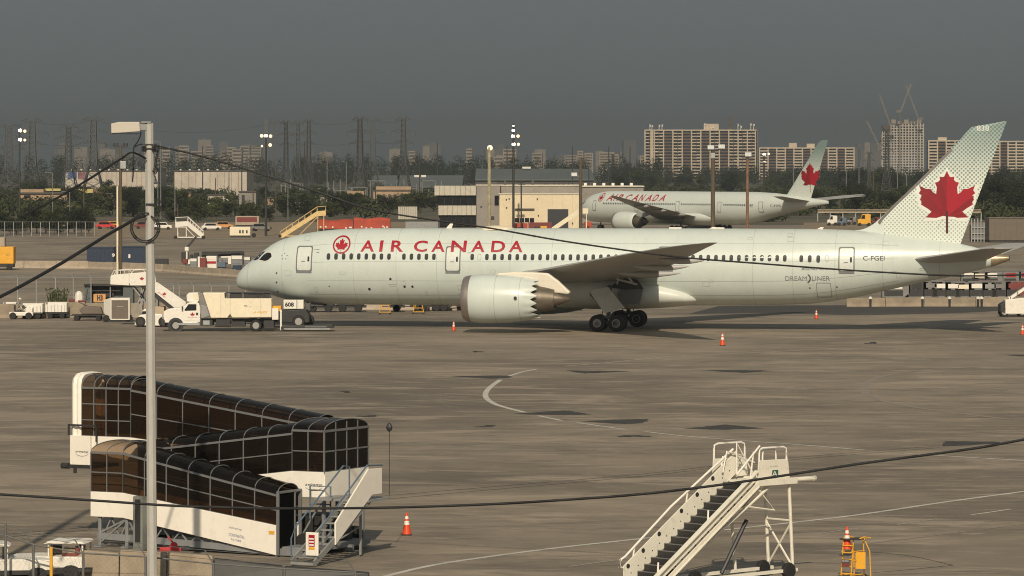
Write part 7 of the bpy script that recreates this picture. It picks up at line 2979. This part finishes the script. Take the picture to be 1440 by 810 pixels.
for px, D, a_, top in ((822, 4800, 12, 215), (842, 4900, 22, 214), (860, 4900, 10, 217), (900, 4700, 14, 219), (812, 5000, 8, 212)):
    s_ = F / D
    t = thing('distant_building', 'low pale apartment building on the skyline left of the tan slab', 'building', ((px - 720) / s_, D, 0), 0, 'pale skyline apartments')
    b = MB()
    b.bb((0, 0, 0), (a_ / s_, 15, H + (HY - top) / s_))
    b.build('wall', M['farpale'], t)
    b = MB()
    for k in range(5):
        z = H + (HY - top) / s_ - 3 - 3.2 * k
        b.bb((1, -.3, z), (a_ / s_ - 1, -.02, z + 1.3))
    b.build('window_band', M['aptdark'], t)

# ------------------------------------------------------------------ pylons
def pylon_proto(hh, base, shaft, arms):
    t = thing('power_pylon', 'x', 'pylon', (0, 0, 0), 0, 'lattice power pylons')
    b = MB()
    zk = hh * .42
    def cor(z):
        w = lerp(base, shaft, z / zk) / 2 if z < zk else lerp(shaft, shaft * .62, (z - zk) / (hh - zk)) / 2
        return [Vector((x * w, y * w, z)) for x, y in ((-1, -1), (1, -1), (1, 1), (-1, 1))]
    lv = [zk * k / 4 for k in range(5)] + [zk + (hh - zk) * k / 9 for k in range(1, 10)]
    for z0, z1 in zip(lv[:-1], lv[1:]):
        a, c = cor(z0), cor(z1)
        for j in range(4):
            b.beam(a[j], c[j], .38)
            b.beam(a[j], c[(j + 1) % 4], .22)
            b.beam(a[(j + 1) % 4], c[j], .22)
            b.beam(c[j], c[(j + 1) % 4], .2)
    b.build('lattice_mast', M['pylon_steel'], t)
    for f, l in arms:
        z = hh * f
        for sg in (-1, 1):
            b = MB()
            tip = Vector((sg * l, 0, z + .4))
            for y in (-.7, .7):
                b.beam((sg * shaft * .35, y, z), tip, .24)
                b.beam((sg * shaft * .35, y, z + 2.2), tip, .2)
            for k in range(1, 4):
                b.beam((sg * lerp(shaft * .35, l, k / 4), 0, z), (sg * lerp(shaft * .35, l, k / 4), 0, z + 2.2 * (1 - k / 4) + .3), .16)
            b.beam(tip, tip - Vector((0, 0, 2.2)), .2)
            b.build('cross_arm', M['pylon_steel'], t)
    return t
pa = pylon_proto(42, 9, 3.0, ((.68, 5.5), (.82, 6.5), (.97, 4.2)))
pylons = [(131, 166, 1, 'lattice pylon just left of the boxy floodlight'), (45, 168, 1, 'lattice pylon right of the leftmost lit mast'), (97, 177, .9, 'fainter lattice pylon between the two taller ones at the left'), (13, 176, 1.1, 'wide lattice pylon at the far left edge'),
          (386, 170, .55, 'leftmost narrow pylon of the cluster behind the lit mast'), (402, 171, .55, 'second narrow pylon of the cluster behind the lit mast'), (419, 172, .55, 'third narrow pylon of the cluster behind the lit mast'), (434, 169, .55, 'rightmost narrow pylon of the cluster'),
          (506, 166, .75, 'left pylon of the pair near the middle'), (524, 167, .75, 'right pylon of the pair near the middle'), (567, 166, .75, 'single pylon right of the middle pair'), (1247, 182, .5, 'pylon in front of the unfinished tower'), (1222, 214, .35, 'short pylon left of the unfinished tower'), (214, 205, .7, 'short pylon half hidden by the concrete post')]
for i, (px, top, wf, lab) in enumerate(pylons):
    D = 1560 + rnd.uniform(-80, 120)
    hh = H + (HY - top) * D / F
    loc = ((px - 720) * D / F, D, 0)
    sc = (wf, wf, hh / 42)
    if i == 0:
        pa.location, pa.scale = loc, sc
        pa['label'] = lab
    else:
        copy_tree(pa, loc, rnd.uniform(-.35, .35), sc, lab)

# ------------------------------------------------------------------ lit masts and poles
def mast(label, px, top, yb, D, r, m, lamps, name='floodlight_mast'):
    D = D or GD(yb)
    s_ = F / D
    t = thing(name, label, 'light mast', ((px - 720) / s_, D, 0), 0, 'lit floodlight masts')
    zt = H + (HY - top) / s_
    b = MB()
    b.tube((0, 0, 0), (0, 0, zt), r, r * .7, 8)
    b.build('pole', m, t)
    for dx, py, lr, mm in lamps:
        z = H + (HY - py) / s_
        x = dx / s_
        b = MB()
        b.lathe([(.03, .25), (lr * .7, .15), (lr, -.05)], (x, 0, z), 'y', 12)
        b.beam((0, 0, z), (x, .15, z), .08)
        o = b.build('lamp_housing', M['dark'], t)
        b = MB()
        b.lathe([(lr * .92, -.07), (lr * .6, -.16), (.02, -.2)], (x, 0, z), 'y', 12)
        b.build('lamp', M[mm], o)
    return t
mast('lit floodlight mast at the far left with two pairs of lamps', 27.5, 181, 326, 830, .22, M['dark'], ((.8, 183.5, .42, 'lamp'), (7.5, 184.5, .34, 'lampwarm'), (.8, 196.5, .42, 'lamp'), (7.5, 197, .3, 'lampwarm')))
mast('lit floodlight mast with six lamps in front of the pylon cluster', 374, 188, 332, None, .26, M['dark'], ((-6, 191, .36, 'lampwarm'), (0, 191, .38, 'lamp'), (6.5, 191.5, .34, 'lampwarm'), (-5.5, 205.5, .24, 'lampwarm'), (6, 204, .36, 'lampwarm')))
mast('lit floodlight mast with stacked lamps above the hangar', 722, 174, 340, 690, .24, M['dark'], ((0, 177, .2, 'lamp'), (-.2, 183.5, .3, 'lamp'), (-.5, 191.5, .36, 'lamp'), (6.5, 191.5, .3, 'lampwarm'), (.3, 203, .36, 'lamp'), (7, 203, .28, 'lampwarm')))
mast('pale mottled mast with one round lamp in front of the grey wall', 688, 207, 340, 690, .36, M['lichen'] if 'lichen' in M else M['wood'], ((1, 208, .5, 'lampwarm'),))
mast('lit mast with two lamps right of the tan apartment slab', 1074.5, 214, 340, 1150, .32, M['dark'], ((.2, 217, .5, 'lamp'), (6.5, 216.5, .35, 'lampwarm'), (.2, 227.5, .34, 'lamp')))
def wood_pole(label, px, top, D, r, m, arms=(), name='utility_pole'):
    s_ = F / D
    t = thing(name, label, 'pole', ((px - 720) / s_, D, 0), 0, 'poles around the apron')
    b = MB()
    zt = H + (HY - top) / s_
    b.tube((0, 0, 0), (0, 0, zt), r, r * .8, 8)
    b.build('pole', m, t)
    for kind, dx, py in arms:
        z = H + (HY - py) / s_
        x = dx / s_
        b = MB()
        if kind == 'flood':
            b.box((x, -.3, z), (1.0, .5, .7), 0, R(-25))
            b.beam((0, 0, z - .2), (x, -.2, z - .2), .12)
            b.build('floodlight', M['galv'], t, bevel=.05)
        elif kind == 'arm':
            b.beam((-x, 0, z), (x, 0, z), .18)
            for k in (-1, -.5, .5, 1):
                b.tube((x * k, 0, z), (x * k, 0, z + .35), .09, n=6)
            b.build('cross_arm', M['dark'], t)
        elif kind == 'conduit':
            b.tube((x, -.1, 0), (x, -.1, z), .10, n=8)
            b.build('conduit', M['cream'], t)
        elif kind == 'box':
            b.box((x, -.2, z), (.6, .4, .8))
            b.build('box', M['galv'], t, bevel=.04)
    return t
wood_pole('tall wooden utility pole with a pale conduit beside the concrete post', 169.5, 206, 430, .20, M['wood'], (('arm', 9, 206), ('arm', 3, 232), ('conduit', -4.3, 262), ('box', 4, 232)))
wood_pole('wooden floodlight pole in front of the tan apartment slab', 1002.5, 205, 600, .36, M['wood'], (('flood', -3, 208), ('flood', 12, 207), ('box', 0, 219)))
wood_pole('rusty pole with a white band in front of the second airliner rear door', 1051, 217, 620, .26, M['rustpole'] if 'rustpole' in M else M['tan'], (('flood', 1, 218),))
wood_pole('brown wooden pole at the right corner of the hangar', 816.5, 224, 690, .34, M['wood'], (('flood', -9, 246),))
wood_pole('slim dark pole standing before the hangar windows', 733, 256, 695, .15, M['dark'], (('arm', 5, 257),))
slim = [(74, 243, 1000, 'g'), (118, 250, 1000, 'w'), (98, 270, 980, 'g'), (226, 200, 1010, 'g'), (222, 255, 990, 'g'), (246, 262, 1000, 'g'), (285, 205, 1500, 'd'), (303, 250, 1300, 'w'), (322, 240, 1400, 'g'), (340, 220, 1600, 'd'), (388, 232, 1100, 'w'), (405, 262, 1000, 'g'), (356, 240, 1200, 'w'),
        (428, 200, 1500, 'd'), (460, 222, 1500, 'g'), (487, 228, 1400, 'g'), (466, 240, 1300, 'd'), (528, 256, 1050, 'd'), (523, 255, 1050, 'w'), (590, 215, 1500, 'd'), (615, 201, 2200, 'd'), (713, 205, 2000, 'd'), (805, 206, 1700, 'd'), (856, 206, 1700, 'd'), (886, 207, 1700, 'd'), (828, 235, 1400, 'd'),
        (1116, 232, 1500, 'g'), (1190, 240, 1400, 'g'), (1208, 235, 1500, 'g'), (1228, 240, 1500, 'w'), (1180, 302, 905, 'w'), (1199, 300, 905, 'w'), (1212, 270, 1300, 'g'), (1262, 232, 1600, 'g'), (1275, 245, 1600, 'g'), (1306, 240, 1500, 'w'), (1383, 282, 1000, 'w'), (1408, 255, 1400, 'g')]
mm_ = {'g': 'mast', 'w': 'wood', 'd': 'dark'}
for px, top, D, k in slim:
    s_ = F / D
    t = thing('street_pole', 'slim %s pole among the distant trees and roofs' % {'g': 'grey', 'w': 'brown', 'd': 'dark'}[k], 'pole', ((px - 720) / s_, D, 0), 0, 'slim %s distant poles' % {'g': 'grey', 'w': 'brown', 'd': 'dark'}[k])
    zt = H + (HY - top) / s_
    b = MB()
    b.tube((0, 0, 0), (0, 0, zt), .13 * D / 1000 + .03, .09 * D / 1000 + .02, 6)
    b.build('pole', M[mm_[k]], t)
    if k == 'g':
        b = MB()
        b.beam((0, 0, zt), (-1.4, 0, zt + .15), .14)
        b.box((-1.6, 0, zt + .15), (.7, .3, .18))
        b.build('lamp_arm', M['mast'], t)

# power lines between the left pylons
for z0, lab in ((.68, 'lower'), (.97, 'upper')):
    b = MB()
    for (xa, ta), (xb, tb2) in (((-60, 172), (45, 168)), ((45, 168), (131, 166)), ((131, 166), (386, 170)), ((434, 169), (506, 166)), ((524, 167), (567, 166))):
        D = 2080
        za, zb2 = (H + (HY - ta) * D / F) * z0, (H + (HY - tb2) * D / F) * z0
        a, c = Vector(((xa - 720) * D / F, D, za)), Vector(((xb - 720) * D / F, D, zb2))
        pts = []
        for k in range(9):
            u = k / 8
            p = a.lerp(c, u)
            p.z -= 4 * u * (1 - u) * (c - a).length * .06
            pts.append(p)
        b.pipe(pts, .06, 4)
    o = b.build('power_line', M['dark'])
    tag(o, '%s set of power lines sagging between the distant pylons' % lab, 'power line')

# far perimeter fence
ff = thing('perimeter_fence', 'tall grey mesh fence along the far edge of the apron at the left', 'fence')
D = 760
s_ = F / D
zt = H + (HY - 312) / s_
for k in range(12):
    px = -6 + k * 12.6
    b = MB()
    b.tube(((px - 720) / s_, D, 0), ((px - 720) / s_, D, zt), .07, n=6)
    b.build('fence_post', M['galv'], ff)
b = MB()
for z in (zt, zt * .5):
    b.beam((-726 / s_, D, z), ((132 - 720) / s_, D, z), .09)
b.build('fence_rail', M['fencegrey'], ff)
b = MB()
for k in range(230):
    x = (-726 + k * 4.1 / 4.1 * 4.2) / s_
    if x < (132 - 720) / s_:
        b.beam((x, D, .1), (x, D, zt), .012)
b.build('mesh_wire', M['fencegrey'], ff, kind='stuff')

# ------------------------------------------------------------------ trees
def tree_proto(hh, cw, n, m, seed, trunk_h=.25):
    r_ = random.Random(seed)
    t = thing('tree', 'x', 'tree')
    b = MB()
    b.tube((0, 0, 0), (0, 0, hh * .55), hh * .028, hh * .012, 7)
    limbs = []
    for k in range(6):
        a = k * 1.05 + r_.random()
        z = hh * r_.uniform(trunk_h, .5)
        e = Vector((math.cos(a) * cw * .36, math.sin(a) * cw * .36, z + hh * r_.uniform(.15, .32)))
        b.tube((0, 0, z), e, hh * .012, hh * .005, 5)
        limbs.append(e)
    b.build('trunk', M['bark'], t)
    # clump centres
    cl = []
    for k in range(15):
        a, rr = r_.uniform(0, 6.28), r_.random() ** .5
        zf = r_.uniform(trunk_h + .08, .93)
        env = math.sin(math.pi * min(1, max(.12, (zf - trunk_h * .6) / (1.12 - trunk_h * .6)))) ** .7
        cl.append((Vector((math.cos(a) * rr * cw * .42 * env, math.sin(a) * rr * cw * .42 * env, zf * hh)), cw * r_.uniform(.13, .24)))
    b = MB()
    for k in range(n):
        c, cr = r_.choice(cl)
        d = Vector((r_.gauss(0, 1), r_.gauss(0, 1), r_.gauss(0, 1))).normalized()
        p = c + Vector((d.x, d.y, d.z * .75)) * cr * r_.uniform(.55, 1.1)
        if p.z < hh * .1:
            continue
        nrm = (d + Vector((r_.gauss(0, .5), r_.gauss(0, .5), r_.gauss(0, .5) + .2))).normalized()
        u = nrm.orthogonal().normalized()
        v = nrm.cross(u)
        s_ = hh * r_.uniform(.014, .034)
        a = r_.uniform(0, 6.28)
        u, v = u * math.cos(a) + v * math.sin(a), v * math.cos(a) - u * math.sin(a)
        b.add([p - u * s_, p - v * s_ * .6, p + u * s_, p + v * s_ * .7 + nrm * s_ * .3], [(0, 1, 2, 3)])
    b.build('crown', m, t)
    return t
protos = [tree_proto(9, 8.5, 3300, M['leafdark'], 1), tree_proto(9, 7.0, 2800, M['leafmid'], 2), tree_proto(9, 10.5, 3600, M['leafdark'], 3, .15), tree_proto(9, 5.5, 2200, M['leafpale'], 4, .18), tree_proto(9, 9.5, 3000, M['leafmid'], 5, .12)]
used = [False] * len(protos)
def plant(px, D, hh, k, lab, grp):
    loc = ((px - 720) * D / F, D, 0)
    sc = hh / 9
    s3 = (sc * rnd.uniform(.9, 1.25), sc * rnd.uniform(.9, 1.2), sc)
    if not used[k]:
        used[k] = True
        t = protos[k]
        t.location, t.scale, t.rotation_euler = loc, s3, (0, 0, rnd.uniform(0, 6.28))
        t['label'] = lab
    else:
        t = copy_tree(protos[k], loc, rnd.uniform(0, 6.28), s3, lab)
    t['group'] = grp
    return t
def rows(n, px0, px1, D0, D1, h0, h1, lab, grp, kinds=(0, 1, 2, 3, 4), skip=()):
    for i in range(n):
        px = lerp(px0, px1, (i + rnd.uniform(.1, .9)) / n)
        D = rnd.uniform(D0, D1)
        if any(a <= px <= c for a, c in skip):
            continue
        plant(px, D, rnd.uniform(h0, h1), rnd.choice(kinds), lab, grp)
rows(14, -8, 128, 766, 800, 3.0, 5.2, 'bushy green tree right behind the far left fence', 'trees behind the left fence', (0, 2, 4, 0))
rows(12, 108, 235, 930, 1120, 2.8, 8, 'dark tree behind the wooden utility pole', 'trees behind the utility pole', (0, 2, 4, 3))
rows(12, 215, 375, 920, 1060, 2.2, 7, 'bushy tree behind the small white steps', 'trees behind the white steps', (0, 2, 1, 4, 3))
rows(10, 375, 500, 930, 1060, 2.0, 6.5, 'bushy tree behind the yellow steps', 'trees behind the yellow steps', (0, 2, 4, 1))
rows(9, 500, 612, 1050, 1250, 3.5, 6.5, 'low green tree left of the operations building', 'trees left of the operations building', (0, 1, 2, 4))
rows(16, -10, 240, 1350, 1650, 4.5, 7.5, 'dark tree among the low roofs at the left', 'trees among the left roofs', (0, 2, 4, 1))
rows(16, 220, 480, 1300, 1650, 2.5, 5.5, 'green tree in front of the pylon cluster', 'trees before the pylon cluster', (0, 1, 2, 4))
rows(12, 1095, 1300, 1000, 1300, 4.5, 7.5, 'dark tree beyond the second airliner tail', 'trees beyond the second airliner', (0, 2, 4))
rows(14, 1180, 1460, 1500, 2000, 6, 12, 'dark tree below the unfinished tower and right slabs', 'trees below the unfinished tower', (0, 2, 4))
rows(9, 1370, 1460, 1000, 1300, 6, 10, 'dark tree right of the big airliner fin', 'trees right of the fin', (0, 2))
rows(10, 850, 1110, 1700, 2300, 7, 11, 'dark tree in front of the tan apartment slab', 'trees before the apartment slab', (0, 2, 4))
for px0, px1, top, D, m, lab in ((243, 268, 271, 1180, 'tan', 'small tan shed among the trees right of the concrete post'), (292, 322, 275, 1210, 'warehouse', 'small pale shed among the trees above the generator box'), (336, 360, 270, 1260, 'wallgrey', 'small grey shed among the trees left of the lit mast'), (408, 436, 283, 1120, 'tanpanel', 'small tan shed above the yellow steps'), (450, 482, 276, 1240, 'wallgrey', 'long grey shed below the pylon cluster'), (150, 164, 273, 1200, 'aptbrick', 'small brick shed left of the wooden pole'), (205, 222, 258, 1500, 'warehouse', 'small pale shed just behind the concrete post')):
    q_ = Bl('storage_shed', lab, 'shed', px0, D)
    q_.box('wall', px0, px1, top, 330, 0, 8, M[m])
    q_.box('roof', px0 - .6, px1 + .6, top - 1.4, top - .1, -.4, 8.4, M['tanroof'])
    q_.box('door', px0 + 4, px0 + 8, top + 4, 330, -.06, .05, M['dark'])
# far woods that read as one mass
def woods(label, spans, seed, m, name='woodland'):
    r_ = random.Random(seed)
    b = MB()
    for px0, px1, D0, D1, n, h0, h1 in spans:
        for k in range(n):
            px, D = r_.uniform(px0, px1), r_.uniform(D0, D1)
            c0 = Vector(((px - 720) * D / F, D, 0))
            hh, w = r_.uniform(h0, h1), r_.uniform(5, 9)
            for j in range(300):
                d = Vector((r_.gauss(0, 1), r_.gauss(0, 1), r_.gauss(0, 1))).normalized()
                p = c0 + Vector((d.x * w * .5, d.y * w * .5, hh * .55 + d.z * hh * .45)) * 1.0
                p += Vector((r_.gauss(0, .6), r_.gauss(0, .6), r_.gauss(0, .6)))
                if p.z < .3:
                    continue
                nrm = (d + Vector((0, 0, .3))).normalized()
                u = nrm.orthogonal().normalized()
                v = nrm.cross(u)
                s_ = r_.uniform(.32, .6)
                b.add([p - u * s_, p - v * s_ * .7, p + u * s_, p + v * s_ * .7], [(0, 1, 2, 3)])
    o = b.build(name, m, kind='stuff')
    tag(o, label, 'woodland')
woods('long dark belt of far woodland under the hazy skyline', [(-60, 620, 2350, 2700, 150, 15, 21), (560, 930, 2300, 2700, 110, 12, 19)], 3, M['leafdark'])
woods('dark belt of far woodland below the apartment slabs', [(850, 1480, 2500, 3000, 150, 8, 13), (1100, 1480, 2000, 2500, 90, 7, 12)], 5, M['leafdark'])
woods('scrubby undergrowth between the distant trees and roofs', [(-60, 620, 1000, 1900, 170, 1.5, 4.5), (860, 1480, 950, 2000, 190, 1.5, 4.5)], 9, M['leafmid'], 'undergrowth')

# ------------------------------------------------------------------ labels: alike things told apart by their order from the left
ORD = ['leftmost', 'second', 'third', 'fourth', 'fifth', 'sixth', 'seventh', 'eighth', 'ninth', 'tenth', 'eleventh', 'twelfth', 'thirteenth', 'fourteenth', 'fifteenth', 'sixteenth', 'seventeenth', 'eighteenth']
same = {}
for o in COL.objects:
    if o.parent is None and o.get('label'):
        same.setdefault(o['label'], []).append(o)
for lab, l in same.items():
    if 1 < len(l) <= 18:
        l.sort(key=lambda o: o.location.x / max(o.location.y, 1))
        for i, o in enumerate(l):
            o['label'] = lab + (', leftmost' if i == 0 else ', rightmost' if i == len(l) - 1 else ', %s from the left' % ORD[i])
